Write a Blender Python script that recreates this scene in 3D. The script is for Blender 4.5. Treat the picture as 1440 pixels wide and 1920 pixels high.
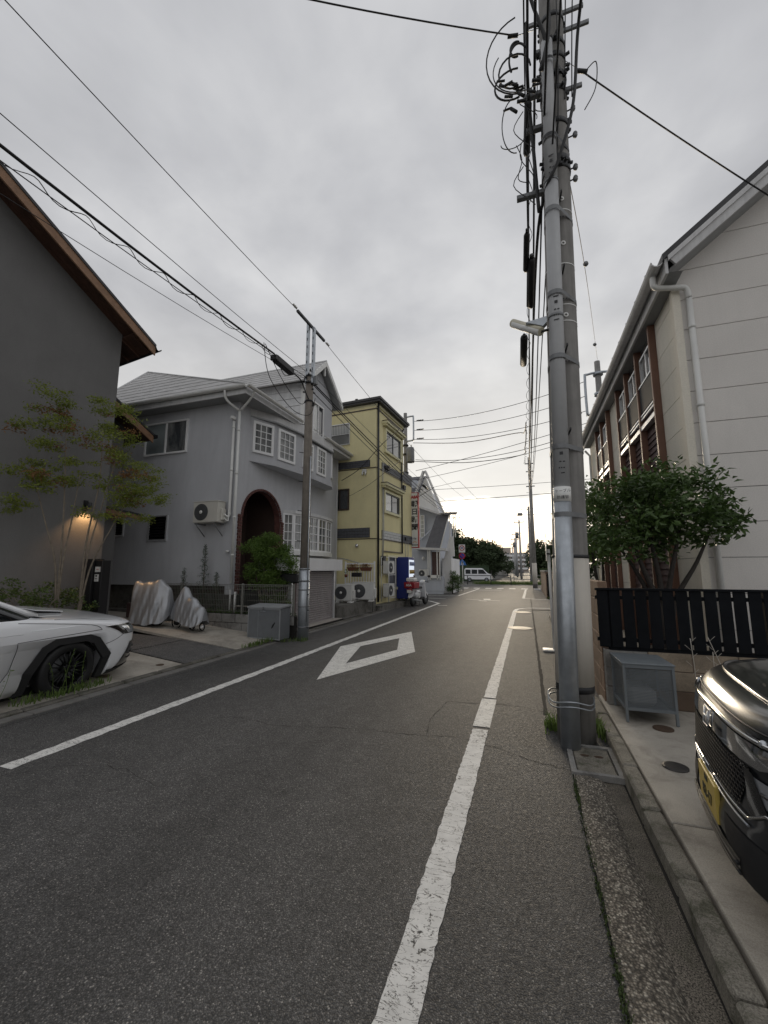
import bpy, bmesh, math, random
from mathutils import Vector, Matrix, Euler
R = math.radians
PI = math.pi
scene = bpy.context.scene
COL = scene.collection
for o in list(bpy.data.objects):
    bpy.data.objects.remove(o)

# ---------------------------------------------------------------- camera
cam_data = bpy.data.cameras.new('camera')
cam = bpy.data.objects.new('camera', cam_data)
COL.objects.link(cam)
cam_data.sensor_fit = 'HORIZONTAL'
cam_data.sensor_width = 36
cam_data.lens = 19.25
cam_data.clip_start = 0.05
cam_data.clip_end = 3000
cam.location = (0, 0, 1.55)
cam.rotation_euler = (R(90 + 7.984), 0, R(19.018))
scene.camera = cam

# ---------------------------------------------------------------- exposure
scene.view_settings.view_transform = 'Standard'
scene.view_settings.look = 'None'
scene.view_settings.exposure = 0.42
scene.view_settings.gamma = 1.0
scene.view_settings.use_curve_mapping = False
scene.render.resolution_x = 768
scene.render.resolution_y = 1024
scene.cycles.max_bounces = 6
scene.cycles.diffuse_bounces = 3
scene.cycles.transparent_max_bounces = 8

# ---------------------------------------------------------------- sky
SUN_EL, SUN_AZ = R(8.0), R(-5.0)          # az measured from +Y, positive to +X
world = bpy.data.worlds.new('World')
scene.world = world
world.use_nodes = True
wt = world.node_tree
for n in list(wt.nodes):
    wt.nodes.remove(n)
W = wt.nodes.new
def wl(a, b):
    wt.links.new(a, b)
def wmath(op, a, b=None, c=None, clamp=False):
    n = W('ShaderNodeMath'); n.operation = op; n.use_clamp = clamp
    for i, v in enumerate((a, b, c)):
        if v is None: continue
        if isinstance(v, (int, float)): n.inputs[i].default_value = v
        else: wl(v, n.inputs[i])
    return n.outputs[0]
def wmix(fac, a, b):
    n = W('ShaderNodeMix'); n.data_type = 'RGBA'
    if isinstance(fac, (int, float)): n.inputs['Factor'].default_value = fac
    else: wl(fac, n.inputs['Factor'])
    for k, v in ((6, a), (7, b)):
        if isinstance(v, tuple): n.inputs[k].default_value = (*v, 1)
        else: wl(v, n.inputs[k])
    return n.outputs[2]
def wramp(fac, stops):
    n = W('ShaderNodeValToRGB')
    cr = n.color_ramp
    while len(cr.elements) < len(stops): cr.elements.new(0.5)
    for e, (p, c) in zip(cr.elements, stops):
        e.position = p; e.color = (c, c, c, 1) if isinstance(c, (int, float)) else (*c, 1)
    wl(fac, n.inputs[0])
    return n.outputs[0]
tc = W('ShaderNodeTexCoord')
sep = W('ShaderNodeSeparateXYZ'); wl(tc.outputs['Generated'], sep.inputs[0])
gx, gy, gz = sep.outputs
zc = wmath('MAXIMUM', gz, 0.0)
# clouds lie on a flat layer overhead: project the view direction on it
den = wmath('ADD', zc, 0.10)
cx = wmath('DIVIDE', gx, den); cy = wmath('DIVIDE', gy, den)
comb = W('ShaderNodeCombineXYZ'); wl(cx, comb.inputs[0]); wl(cy, comb.inputs[1])
def wnoise(scale, detail, rough, dist=0.0, off=(0, 0, 0), sc=(1, 1, 1)):
    m = W('ShaderNodeMapping'); wl(comb.outputs[0], m.inputs[0])
    m.inputs['Location'].default_value = off; m.inputs['Scale'].default_value = sc
    n = W('ShaderNodeTexNoise'); wl(m.outputs[0], n.inputs['Vector'])
    n.inputs['Scale'].default_value = scale; n.inputs['Detail'].default_value = detail
    n.inputs['Roughness'].default_value = rough; n.inputs['Distortion'].default_value = dist
    return n.outputs['Fac']
n1 = wnoise(0.85, 5, 0.5, 0.3, (3.1, 7.3, 0), (1, 0.75, 1))
n2 = wnoise(3.0, 5, 0.55, 0.2, (1.7, 2.2, 4))
mixn = wmath('ADD', wmath('MULTIPLY', n1, 0.75), wmath('MULTIPLY', n2, 0.25))
cl = wramp(mixn, [(0.37, (0.295, 0.30, 0.32)), (0.50, (0.405, 0.41, 0.428)), (0.63, (0.55, 0.552, 0.56))])
# the sheet thins towards the horizon
cl = wmix(wmath('MULTIPLY', wmath('POWER', wmath('SUBTRACT', 1.0, zc), 2.5), 0.55), cl, (0.66, 0.65, 0.625))
# warm, brighter cloud towards the low sun
nsd = W('ShaderNodeVectorMath'); nsd.operation = 'DOT_PRODUCT'
wl(tc.outputs['Generated'], nsd.inputs[0])
nsd.inputs[1].default_value = (math.sin(SUN_AZ) * math.cos(SUN_EL), math.cos(SUN_AZ) * math.cos(SUN_EL), math.sin(SUN_EL))
sund = wmath('MAXIMUM', nsd.outputs['Value'], 0.0)
glow = wmath('POWER', sund, 2.5)
low = wmath('SUBTRACT', 1.0, wmath('MULTIPLY', zc, 1.9), clamp=True)
glow2 = wmath('MULTIPLY', glow, low)
cl = wmix(wmath('MULTIPLY', glow2, 0.9), cl, (0.88, 0.84, 0.76))
# clear strip under the cloud sheet
edge_n = wnoise(2.2, 4, 0.55, 0.2, (9, 1, 2))
azn = W('ShaderNodeTexNoise'); wl(tc.outputs['Generated'], azn.inputs['Vector'])
azn.inputs['Scale'].default_value = 9; azn.inputs['Detail'].default_value = 5; azn.inputs['Roughness'].default_value = 0.55
cutoff = wmath('ADD', wmath('MULTIPLY', azn.outputs['Fac'], 0.07), 0.128)
gap = wmath('DIVIDE', wmath('SUBTRACT', cutoff, gz), 0.022, clamp=True)
sky = W('ShaderNodeTexSky'); sky.sky_type = 'NISHITA'; sky.sun_disc = False
sky.sun_elevation = SUN_EL; sky.sun_rotation = SUN_AZ
sky.air_density = 1.0; sky.dust_density = 2.0; sky.ozone_density = 1.0
skys = W('ShaderNodeVectorMath'); skys.operation = 'SCALE'
wl(sky.outputs[0], skys.inputs[0]); skys.inputs['Scale'].default_value = 0.10
near = wmath('POWER', sund, 40.0)
hi = wmath('DIVIDE', wmath('SUBTRACT', gz, 0.055), 0.055, clamp=True)
hz = W('ShaderNodeTexNoise'); wl(tc.outputs['Generated'], hz.inputs['Vector']); hz.inputs['Scale'].default_value = 22; hz.inputs['Detail'].default_value = 5
lowc = wmix(hz.outputs['Fac'], (0.34, 0.40, 0.50), (0.74, 0.75, 0.76))
upc = wmix(wmath('MULTIPLY', near, 0.9), (0.80, 0.82, 0.85), (2.2, 2.05, 1.75))
gcol = wmix(wmath('ADD', wmath('MULTIPLY', hi, 0.85), wmath('MULTIPLY', near, 0.05), clamp=True), lowc, upc)
thin = wmath('POWER', wmath('MULTIPLY', azn.outputs['Fac'], 1.0), 1.0)
gcol = wmix(0.10, gcol, skys.outputs[0])
gap_far = wmath('MULTIPLY', gap, wmath('ADD', wmath('MULTIPLY', wmath('POWER', sund, 6.0), 0.85), 0.15))
final = wmix(gap_far, cl, gcol)
bg = W('ShaderNodeBackground'); wl(final, bg.inputs[0]); bg.inputs[1].default_value = 1.0
outw = W('ShaderNodeOutputWorld'); wl(bg.outputs[0], outw.inputs[0])

# ---------------------------------------------------------------- sun (low, behind cloud)
sl = bpy.data.lights.new('sun', 'SUN'); sl.energy = 1.5; sl.angle = R(14); sl.color = (1.0, 0.84, 0.62)
sun = bpy.data.objects.new('sun', sl); COL.objects.link(sun)
sd = Vector((math.sin(SUN_AZ) * math.cos(SUN_EL), math.cos(SUN_AZ) * math.cos(SUN_EL), math.sin(SUN_EL)))
sun.rotation_euler = sd.to_track_quat('Z', 'Y').to_euler()
sun.location = (0, 20, 30)

# ================================================================ helpers
rnd = random.Random(7)
class MB:
    """collects geometry in world (or local) space"""
    def __init__(s): s.v = []; s.f = []; s.sm = []
    def add(s, vs, fs, smooth=False):
        b = len(s.v); s.v += [tuple(v) for v in vs]
        s.f += [tuple(b + i for i in f) for f in fs]; s.sm += [smooth] * len(fs); return s
    def box(s, x0, x1, y0, y1, z0, z1, bev=0.0):
        if x0 > x1: x0, x1 = x1, x0
        if y0 > y1: y0, y1 = y1, y0
        if z0 > z1: z0, z1 = z1, z0
        return s.obox(Matrix.Translation(((x0 + x1) / 2, (y0 + y1) / 2, (z0 + z1) / 2)), (x1 - x0) / 2, (y1 - y0) / 2, (z1 - z0) / 2, bev)
    def obox(s, M, a, b, c, bev=0.0):
        if bev <= 0:
            vs = [M @ Vector((i * a, j * b, k * c)) for i in (-1, 1) for j in (-1, 1) for k in (-1, 1)]
            return s.add(vs, [(0, 1, 3, 2), (4, 6, 7, 5), (0, 4, 5, 1), (2, 3, 7, 6), (0, 2, 6, 4), (1, 5, 7, 3)])
        bev = min(bev, a * .45, b * .45, c * .45)
        vs = []; idx = {}
        for i in (-1, 1):
            for j in (-1, 1):
                for k in (-1, 1):
                    for ax in range(3):
                        p = [i * a, j * b, k * c]
                        for q in range(3):
                            if q != ax: p[q] -= (i, j, k)[q] * bev
                        idx[(i, j, k, ax)] = len(vs); vs.append(M @ Vector(p))
        fs = []
        for ax in range(3):
            o = [q for q in range(3) if q != ax]
            for sgn in (-1, 1):
                f = []
                for (p, q) in ((-1, -1), (1, -1), (1, 1), (-1, 1)):
                    c3 = [0, 0, 0]; c3[ax] = sgn; c3[o[0]] = p; c3[o[1]] = q
                    f.append(idx[(*c3, ax)])
                fl = (sgn > 0) == (ax != 1)
                fs.append(tuple(f if fl else f[::-1]))
        for ax in range(3):                       # edge chamfers along ax
            o = [q for q in range(3) if q != ax]
            for p in (-1, 1):
                for q in (-1, 1):
                    c0 = [0, 0, 0]; c1 = [0, 0, 0]
                    c0[ax] = -1; c1[ax] = 1
                    for c in (c0, c1): c[o[0]] = p; c[o[1]] = q
                    fs.append((idx[(*c0, o[0])], idx[(*c1, o[0])], idx[(*c1, o[1])], idx[(*c0, o[1])]))
        for i in (-1, 1):
            for j in (-1, 1):
                for k in (-1, 1):
                    fs.append((idx[(i, j, k, 0)], idx[(i, j, k, 1)], idx[(i, j, k, 2)]))
        return s.add(vs, fs)
    def tube(s, pts, r, n=8, cap=True, smooth=True, flat=1.0):
        pts = [Vector(p) for p in pts]
        rs = r if isinstance(r, (list, tuple)) else [r] * len(pts)
        vs = []; up = None
        for i, p in enumerate(pts):
            d = (pts[min(i + 1, len(pts) - 1)] - pts[max(i - 1, 0)])
            if d.length < 1e-9: d = Vector((0, 0, 1))
            d.normalize()
            if up is None:
                up = Vector((0, 0, 1)) if abs(d.z) < .9 else Vector((1, 0, 0))
            a = d.cross(up)
            if a.length < 1e-4: a = d.cross(Vector((1, .3, 0)))
            a.normalize(); b = a.cross(d).normalized(); up = b
            for k in range(n):
                t = 2 * PI * k / n
                vs.append(p + a * math.cos(t) * rs[i] + b * math.sin(t) * rs[i] * flat)
        fs = [(i * n + k, i * n + (k + 1) % n, (i + 1) * n + (k + 1) % n, (i + 1) * n + k) for i in range(len(pts) - 1) for k in range(n)]
        s.add(vs, fs, smooth)
        if cap:
            b = len(s.v) - len(vs)
            s.f.append(tuple(b + k for k in range(n))[::-1]); s.sm.append(False)
            s.f.append(tuple(b + (len(pts) - 1) * n + k for k in range(n))); s.sm.append(False)
        return s
    def prism(s, poly, d, smooth=False):
        """poly: list of 3d points (planar), extruded by vector d"""
        n = len(poly); d = Vector(d); p = [Vector(q) for q in poly]
        vs = p + [q + d for q in p]
        fs = [tuple(range(n))[::-1], tuple(range(n, 2 * n))] + [(i, (i + 1) % n, n + (i + 1) % n, n + i) for i in range(n)]
        return s.add(vs, fs, smooth)
    def quad(s, *p): return s.add(p, [tuple(range(len(p)))])
    def lathe(s, prof, M=None, n=16, smooth=True):
        M = M or Matrix()
        vs = [M @ Vector((r * math.cos(2 * PI * k / n), r * math.sin(2 * PI * k / n), z)) for r, z in prof for k in range(n)]
        fs = [(i * n + k, i * n + (k + 1) % n, (i + 1) * n + (k + 1) % n, (i + 1) * n + k) for i in range(len(prof) - 1) for k in range(n)]
        return s.add(vs, fs, smooth)
    def disc(s, M, r, n=20, rx=None):
        return s.add([M @ Vector((r * math.cos(2 * PI * k / n), (rx or r) * math.sin(2 * PI * k / n), 0)) for k in range(n)], [tuple(range(n))])
    def sphere(s, c, r, n=10, m=7, sc=(1, 1, 1)):
        c = Vector(c)
        prof = [(max(1e-4, math.sin(PI * i / m)) * r, -math.cos(PI * i / m) * r) for i in range(m + 1)]
        return s.lathe(prof, Matrix.Translation(c) @ Matrix.Diagonal((*sc, 1)), n)

def mesh_of(name, mb, m):
    me = bpy.data.meshes.new(name)
    me.from_pydata([tuple(v) for v in mb.v], [], mb.f)
    me.polygons.foreach_set('use_smooth', mb.sm)
    if m is not None: me.materials.append(m)
    bm = bmesh.new(); bm.from_mesh(me); bmesh.ops.recalc_face_normals(bm, faces=bm.faces); bm.to_mesh(me); bm.free()
    me.update()
    return me
def obj(name, mb, m, parent=None, kind=None, label=None, fix=True):
    me = mb if isinstance(mb, bpy.types.Mesh) else (mesh_of(name, mb, m) if fix else raw_mesh(name, mb, m))
    o = bpy.data.objects.new(name, me); COL.objects.link(o)
    if parent is not None:
        o.parent = parent
        o.matrix_parent_inverse = wmat(parent).inverted()
    if kind: o['kind'] = kind
    if label: o['label'] = label
    return o
def raw_mesh(name, mb, m):
    me = bpy.data.meshes.new(name)
    me.from_pydata(mb.v, [], mb.f)
    me.polygons.foreach_set('use_smooth', mb.sm)
    if m is not None: me.materials.append(m)
    me.update(); return me
def wmat(o):
    M = Matrix.LocRotScale(o.location, o.rotation_euler, o.scale)
    if o.parent: M = wmat(o.parent) @ o.matrix_parent_inverse @ M
    return M
def thing(name, label, cat, loc=(0, 0, 0), rz=0.0, group=None):
    o = bpy.data.objects.new(name, None); COL.objects.link(o)
    o.location = loc; o.rotation_euler = (0, 0, rz); o.empty_display_size = 0.2
    o['label'] = label; o['category'] = cat
    if group: o['group'] = group
    return o
def tag(o, label, cat, group=None):
    o['label'] = label; o['category'] = cat
    if group: o['group'] = group
    return o
def copy_thing(src, loc, rz=0.0, label=None, group=None, scale=None):
    def cp(o, parent):
        c = o.copy(); COL.objects.link(c)
        if parent is not None: c.parent = parent; c.matrix_parent_inverse = o.matrix_parent_inverse.copy()
        for ch in o.children: cp(ch, c)
        return c
    r = cp(src, None); r.location = loc; r.rotation_euler = (0, 0, rz)
    if scale: r.scale = scale
    if label: r['label'] = label
    if group: r['group'] = group
    return r
def local_child(o):
    """child whose mesh is already in the parent's local space"""
    o.matrix_parent_inverse = Matrix(); return o
def lobj(name, mb, m, parent, kind=None, label=None):
    return local_child(obj(name, mb, m, parent, kind, label))
def bevel(o, w=0.01, seg=2, ang=30):
    m = o.modifiers.new('bevel', 'BEVEL'); m.width = w; m.segments = seg; m.limit_method = 'ANGLE'; m.angle_limit = R(ang)
    m.harden_normals = False
    return o
def subsurf(o, n=2):
    m = o.modifiers.new('sub', 'SUBSURF'); m.levels = n; m.render_levels = n; return o
class WallF:
    """frame on a wall: u along the wall, n outward, z up"""
    def __init__(s, o, u): s.o = Vector((o[0], o[1], 0)); s.u = Vector((u[0], u[1], 0)).normalized(); s.n = Vector((s.u.y, -s.u.x, 0))
    def p(s, u, z, n=0): q = s.o + s.u * u + s.n * n; return Vector((q.x, q.y, z))
    def box(s, mb, u0, u1, z0, z1, n0, n1, bev=0):
        M = Matrix((( s.u.x, s.n.x, 0, 0), (s.u.y, s.n.y, 0, 0), (0, 0, 1, 0), (0, 0, 0, 1)))
        c = s.p((u0 + u1) / 2, (z0 + z1) / 2, (n0 + n1) / 2)
        return mb.obox(Matrix.Translation(c) @ M, abs(u1 - u0) / 2, abs(n1 - n0) / 2, abs(z1 - z0) / 2, bev)
def frame_window(F, parent, u0, u1, z0, z1, fm, gm, cols=1, rows=1, fw=.05, mw=.02, n0=-.02, n1=.04, gn=0.0, name='window', label=None, sashes=0):
    """a window part with its panes as sub-parts"""
    mb = MB()
    F.box(mb, u0, u1, z0, z0 + fw, n0, n1); F.box(mb, u0, u1, z1 - fw, z1, n0, n1)
    F.box(mb, u0, u0 + fw, z0 + fw, z1 - fw, n0, n1); F.box(mb, u1 - fw, u1, z0 + fw, z1 - fw, n0, n1)
    a0, a1, b0, b1 = u0 + fw, u1 - fw, z0 + fw, z1 - fw
    for i in range(1, cols):
        x = a0 + (a1 - a0) * i / cols; F.box(mb, x - mw / 2, x + mw / 2, b0, b1, n0 + .003, n1 - .008)
    for j in range(1, rows):
        z = b0 + (b1 - b0) * j / rows
        for i in range(cols):
            xa = a0 + (a1 - a0) * i / cols + (mw / 2 if i else 0); xb = a0 + (a1 - a0) * (i + 1) / cols - (mw / 2 if i < cols - 1 else 0)
            F.box(mb, xa, xb, z - mw / 2, z + mw / 2, n0 + .003, n1 - .010)
    w = obj(name, mb, fm, parent, label=label)
    for i in range(cols):
        for j in range(rows):
            xa = a0 + (a1 - a0) * i / cols; xb = a0 + (a1 - a0) * (i + 1) / cols
            za = b0 + (b1 - b0) * j / rows; zb = b0 + (b1 - b0) * (j + 1) / rows
            pm = MB(); F.box(pm, xa - .004, xb + .004, za - .004, zb + .004, gn - .006, gn)
            obj('pane', pm, gm[(i + j) % len(gm)] if isinstance(gm, list) else gm, w)
    return w
def curve_pts(a, b, sag, n=14):
    a = Vector(a); b = Vector(b)
    return [a.lerp(b, i / n) - Vector((0, 0, sag * 4 * (i / n) * (1 - i / n))) for i in range(n + 1)]
def smooth_path(pts, n=6):
    P = [Vector(p) for p in pts]; out = []
    for i in range(len(P) - 1):
        p0 = P[max(i - 1, 0)]; p1 = P[i]; p2 = P[i + 1]; p3 = P[min(i + 2, len(P) - 1)]
        for k in range(n):
            t = k / n
            out.append(0.5 * ((2 * p1) + (-p0 + p2) * t + (2 * p0 - 5 * p1 + 4 * p2 - p3) * t * t + (-p0 + 3 * p1 - 3 * p2 + p3) * t ** 3))
    out.append(P[-1]); return out
def text_mesh(name, s, size, m, parent, M, ext=.002, align='CENTER', bold=0.0):
    cu = bpy.data.curves.new(name, 'FONT'); cu.body = s; cu.size = size; cu.extrude = ext; cu.align_x = align; cu.align_y = 'CENTER'
    cu.offset = bold; cu.resolution_u = 3
    t = bpy.data.objects.new(name, cu); COL.objects.link(t)
    dg = bpy.context.evaluated_depsgraph_get()
    me = bpy.data.meshes.new_from_object(t.evaluated_get(dg))
    bpy.data.objects.remove(t); bpy.data.curves.remove(cu)
    me.name = name; me.transform(M); me.materials.clear(); me.materials.append(m)
    return obj(name, me, None, parent)
def facing(c, n, up=(0, 0, 1)):
    """matrix: local x right, local y up, local z = outward normal n"""
    z = Vector(n).normalized(); y = Vector(up); x = y.cross(z).normalized(); y = z.cross(x)
    return Matrix.Translation(Vector(c)) @ Matrix((x, y, z)).transposed().to_4x4()

def loose(o):
    """splits a part whose mesh holds several unconnected solids into one object per solid"""
    me = o.data; n = len(me.vertices); par = list(range(n))
    def fd(a):
        while par[a] != a: par[a] = par[par[a]]; a = par[a]
        return a
    for p in me.polygons:
        vs = list(p.vertices); r0 = fd(vs[0])
        for v in vs[1:]: par[fd(v)] = r0
    gr = {}
    for p in me.polygons: gr.setdefault(fd(p.vertices[0]), []).append(p)
    if len(gr) < 2: return [o]
    out = []; base = o.name.split('.')[0]; m = me.materials[0]
    for ps in gr.values():
        ids = sorted({v for p in ps for v in p.vertices}); ix = {v: i for i, v in enumerate(ids)}
        k = bpy.data.meshes.new(base); k.from_pydata([me.vertices[v].co.copy() for v in ids], [], [[ix[v] for v in p.vertices] for p in ps])
        k.polygons.foreach_set('use_smooth', [p.use_smooth for p in ps]); k.materials.append(m); k.update()
        if not out: o.data = k; out.append(o)
        else:
            c = o.copy(); c.data = k; c.name = base; COL.objects.link(c); out.append(c)
    return out
# ================================================================ materials
class NT:
    def __init__(s, name):
        s.m = bpy.data.materials.new(name); s.m.use_nodes = True; s.t = s.m.node_tree
        s.b = s.t.nodes['Principled BSDF']; s.tc = s.t.nodes.new('ShaderNodeTexCoord')
    def n(s, t, **k):
        n = s.t.nodes.new(t)
        for a, v in k.items(): setattr(n, a, v)
        return n
    def l(s, a, b): s.t.links.new(a, b)
    def co(s, sc=(1, 1, 1), loc=(0, 0, 0), rot=(0, 0, 0)):
        m = s.n('ShaderNodeMapping'); s.l(s.tc.outputs['Object'], m.inputs[0])
        m.inputs['Scale'].default_value = sc; m.inputs['Location'].default_value = loc; m.inputs['Rotation'].default_value = rot
        return m.outputs[0]
    def noise(s, scale, detail=4, rough=.55, dist=0, sc=(1, 1, 1), loc=(0, 0, 0), out='Fac'):
        n = s.n('ShaderNodeTexNoise'); s.l(s.co(sc, loc), n.inputs['Vector'])
        n.inputs['Scale'].default_value = scale; n.inputs['Detail'].default_value = detail
        n.inputs['Roughness'].default_value = rough; n.inputs['Distortion'].default_value = dist
        return n.outputs[out]
    def voro(s, scale, feature='F1', sc=(1, 1, 1), out='Distance', rnd=1.0, vec=None):
        n = s.n('ShaderNodeTexVoronoi'); n.feature = feature
        s.l(vec if vec is not None else s.co(sc), n.inputs['Vector']); n.inputs['Scale'].default_value = scale
        if 'Randomness' in n.inputs: n.inputs['Randomness'].default_value = rnd
        return n.outputs[out]
    def math(s, op, a, b=None, c=None, clamp=False):
        n = s.n('ShaderNodeMath', operation=op, use_clamp=clamp)
        for i, v in enumerate((a, b, c)):
            if v is None: continue
            if isinstance(v, (int, float)): n.inputs[i].default_value = v
            else: s.l(v, n.inputs[i])
        return n.outputs[0]
    def ramp(s, fac, stops, interp='LINEAR'):
        n = s.n('ShaderNodeValToRGB'); cr = n.color_ramp; cr.interpolation = interp
        while len(cr.elements) < len(stops): cr.elements.new(.5)
        for e, (p, c) in zip(cr.elements, stops):
            e.position = p; e.color = (c, c, c, 1) if isinstance(c, (int, float)) else (*c, 1)
        s.l(fac, n.inputs[0]); return n.outputs[0]
    def mix(s, fac, a, b, blend='MIX'):
        n = s.n('ShaderNodeMix', data_type='RGBA', blend_type=blend)
        if isinstance(fac, (int, float)): n.inputs['Factor'].default_value = fac
        else: s.l(fac, n.inputs['Factor'])
        for k, v in ((6, a), (7, b)):
            if isinstance(v, tuple): n.inputs[k].default_value = (*v, 1)
            elif isinstance(v, (int, float)): n.inputs[k].default_value = (v, v, v, 1)
            else: s.l(v, n.inputs[k])
        return n.outputs[2]
    def set(s, **k):
        for a, v in k.items():
            i = s.b.inputs[a.replace('_', ' ')]
            if isinstance(v, tuple): i.default_value = (*v, 1) if len(v) == 3 and i.type == 'RGBA' else v
            elif isinstance(v, (int, float)): i.default_value = v
            else: s.l(v, i)
        return s
    def bump(s, h, strength=.3, dist=.01, prev=None):
        n = s.n('ShaderNodeBump'); n.inputs['Strength'].default_value = strength; n.inputs['Distance'].default_value = dist
        s.l(h, n.inputs['Height'])
        if prev is not None: s.l(prev, n.inputs['Normal'])
        s.l(n.outputs[0], s.b.inputs['Normal']); return n.outputs[0]
def sc3(c, k): return tuple(min(1, x * k) for x in c)
def mat(name, c, rough=.6, metal=0, var=.12, vs=2.5, bump=0, bs=60, bd=.004, dirt=0, streak=0, spec=.5, **kw):
    t = NT(name); c = tuple(min(.8, x * 1.18) for x in c)
    col = t.ramp(t.noise(vs, 5, .6), [(.3, sc3(c, 1 - var)), (.7, sc3(c, 1 + var))])
    if streak:
        st = t.ramp(t.noise(3.0, 4, .6, .2, (5, 5, .35)), [(.45, 0), (.75, streak)])
        col = t.mix(st, col, sc3(c, .45))
    if dirt:
        dd = t.ramp(t.noise(1.1, 6, .65, .3, loc=(4, 2, 1)), [(.45, 0), (.72, dirt)])
        col = t.mix(dd, col, sc3((.10, .09, .075), 1))
    t.set(Base_Color=col, Roughness=rough, Metallic=metal, Specular_IOR_Level=spec, **kw)
    if rough < .9:
        rr = t.ramp(t.noise(vs * 3, 4, .6, loc=(7, 7, 7)), [(.3, max(0, rough - .08)), (.7, min(1, rough + .1))]); t.set(Roughness=rr)
    if bump: t.bump(t.noise(bs, 4, .6), bump, bd)
    return t.m
def flat(name, c, rough=.5, metal=0, **kw):
    t = NT(name); t.set(Base_Color=c, Roughness=rough, Metallic=metal, **kw); return t.m
def emit(name, c, st, base=(0, 0, 0)):
    t = NT(name); t.set(Base_Color=base, Emission_Color=c, Emission_Strength=st); return t.m

# asphalt: dark binder, exposed pale grains, wheel-worn bands, old patches
def asphalt(name, k=2.15, grain=1.15, tone=(.046, .045, .044)):
    t = NT(name)
    cell = t.n('ShaderNodeTexVoronoi'); t.l(t.co((1, 1, 1)), cell.inputs['Vector']); cell.inputs['Scale'].default_value = 165
    cd = cell.outputs['Distance']; cc = cell.outputs['Color']
    sp = t.n('ShaderNodeSeparateColor'); t.l(cc, sp.inputs[0])
    g = t.ramp(sp.outputs[0], [(.0, sc3(tone, .62 * k)), (.55, sc3(tone, 1.0 * k)), (.86, sc3(tone, 1.45 * k)), (.95, sc3((.17, .16, .15), grain)), (1.0, sc3((.30, .285, .265), grain))])
    edge = t.ramp(cd, [(.25, 1), (.62, .5)])
    col = t.mix(1.0, g, edge, 'MULTIPLY')
    col = t.mix(1.0, col, t.ramp(t.noise(.55, 5, .6, .4, (1, .35, 1)), [(.3, .72), (.7, 1.28)]), 'MULTIPLY')
    col = t.mix(1.0, col, t.ramp(t.noise(6, 4, .6), [(.3, .85), (.7, 1.15)]), 'MULTIPLY')
    col = t.mix(1.0, col, t.ramp(t.noise(1.0, 3, .5, .0, (.9, .03, 1)), [(.35, .86), (.65, 1.12)]), 'MULTIPLY')
    col = t.mix(t.ramp(t.noise(2.1, 6, .7, .8, loc=(5, 5, 0)), [(.60, 0), (.72, .45)]), col, (.028, .026, .024))
    t.set(Base_Color=t.mix(.0, col, col), Roughness=t.ramp(t.noise(40, 3, .6), [(.3, .62), (.7, .85)]), Specular_IOR_Level=.35)
    h = t.math('SUBTRACT', 1.0, cd)
    t.bump(h, .55, .004)
    return t.m
M = {}
M['asphalt'] = asphalt('asphalt')
M['asphalt_old'] = asphalt('asphalt_old', 1.9, .9, (.052, .050, .047))
M['asphalt_patch'] = asphalt('asphalt_patch', 3.0, 1.6)
def aggregate():
    t = NT('washed_aggregate')
    v = t.n('ShaderNodeTexVoronoi'); t.l(t.co(), v.inputs['Vector']); v.inputs['Scale'].default_value = 95
    sp = t.n('ShaderNodeSeparateColor'); t.l(v.outputs['Color'], sp.inputs[0])
    col = t.ramp(sp.outputs[1], [(0, (.10, .088, .072)), (.4, (.24, .21, .17)), (.75, (.36, .32, .26)), (1, (.60, .55, .46))])
    col = t.mix(1, col, t.ramp(v.outputs['Distance'], [(.2, 1), (.65, .3)]), 'MULTIPLY')
    col = t.mix(t.ramp(t.noise(2.2, 6, .65, .5, (1, .5, 1)), [(.45, 0), (.70, .75)]), col, (.040, .036, .030))
    t.set(Base_Color=col, Roughness=.9)
    t.bump(t.math('SUBTRACT', 1, v.outputs['Distance']), .8, .006); return t.m
M['aggregate'] = aggregate()
def concrete(name, c, dirt=.5, moss=0, bs=90, grain=.12, jp=None):
    t = NT(name); c = sc3(c, 1.35)
    col = t.ramp(t.noise(1.3, 6, .65, .3), [(.28, sc3(c, .72)), (.72, sc3(c, 1.18))])
    col = t.mix(1, col, t.ramp(t.noise(170, 2, .5), [(.3, 1 - grain * 1.6), (.7, 1 + grain)]), 'MULTIPLY')
    d = t.ramp(t.noise(2.7, 7, .7, .6, loc=(3, 1, 8)), [(.47, 0), (.70, dirt)])
    col = t.mix(d, col, (.045, .040, .033))
    if moss:
        col = t.mix(t.ramp(t.noise(8, 6, .7, .3, loc=(1, 9, 4)), [(.5, 0), (.68, moss)]), col, (.035, .042, .018))
    t.set(Base_Color=col, Roughness=.88, Specular_IOR_Level=.3)
    t.bump(t.noise(bs, 5, .7), .35, .004); return t.m
M['slab'] = concrete('slab_concrete', (.30, .275, .24), .35)
M['slab_pale'] = concrete('apron_concrete', (.33, .305, .265), .45)
M['kerb'] = concrete('kerb_stone', (.20, .185, .155), .75, .75, 45, .3)
M['kerb_dark'] = concrete('kerb_dark', (.115, .108, .095), .8, .5, 45, .25)
M['block'] = concrete('grey_block', (.21, .205, .195), .75, .2)
M['block_tan'] = concrete('tan_block', (.25, .205, .155), .55, .15)
M['block_brown'] = concrete('brown_block', (.20, .135, .095), .5, .1, 60)
M['wall_dirty'] = concrete('stained_concrete', (.13, .125, .115), .9, .3)
M['joint'] = flat('joint_dark', (.018, .016, .014), .95)
M['gunk'] = concrete('channel_silt', (.13, .115, .095), .55, .4, 60, .6)
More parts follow.
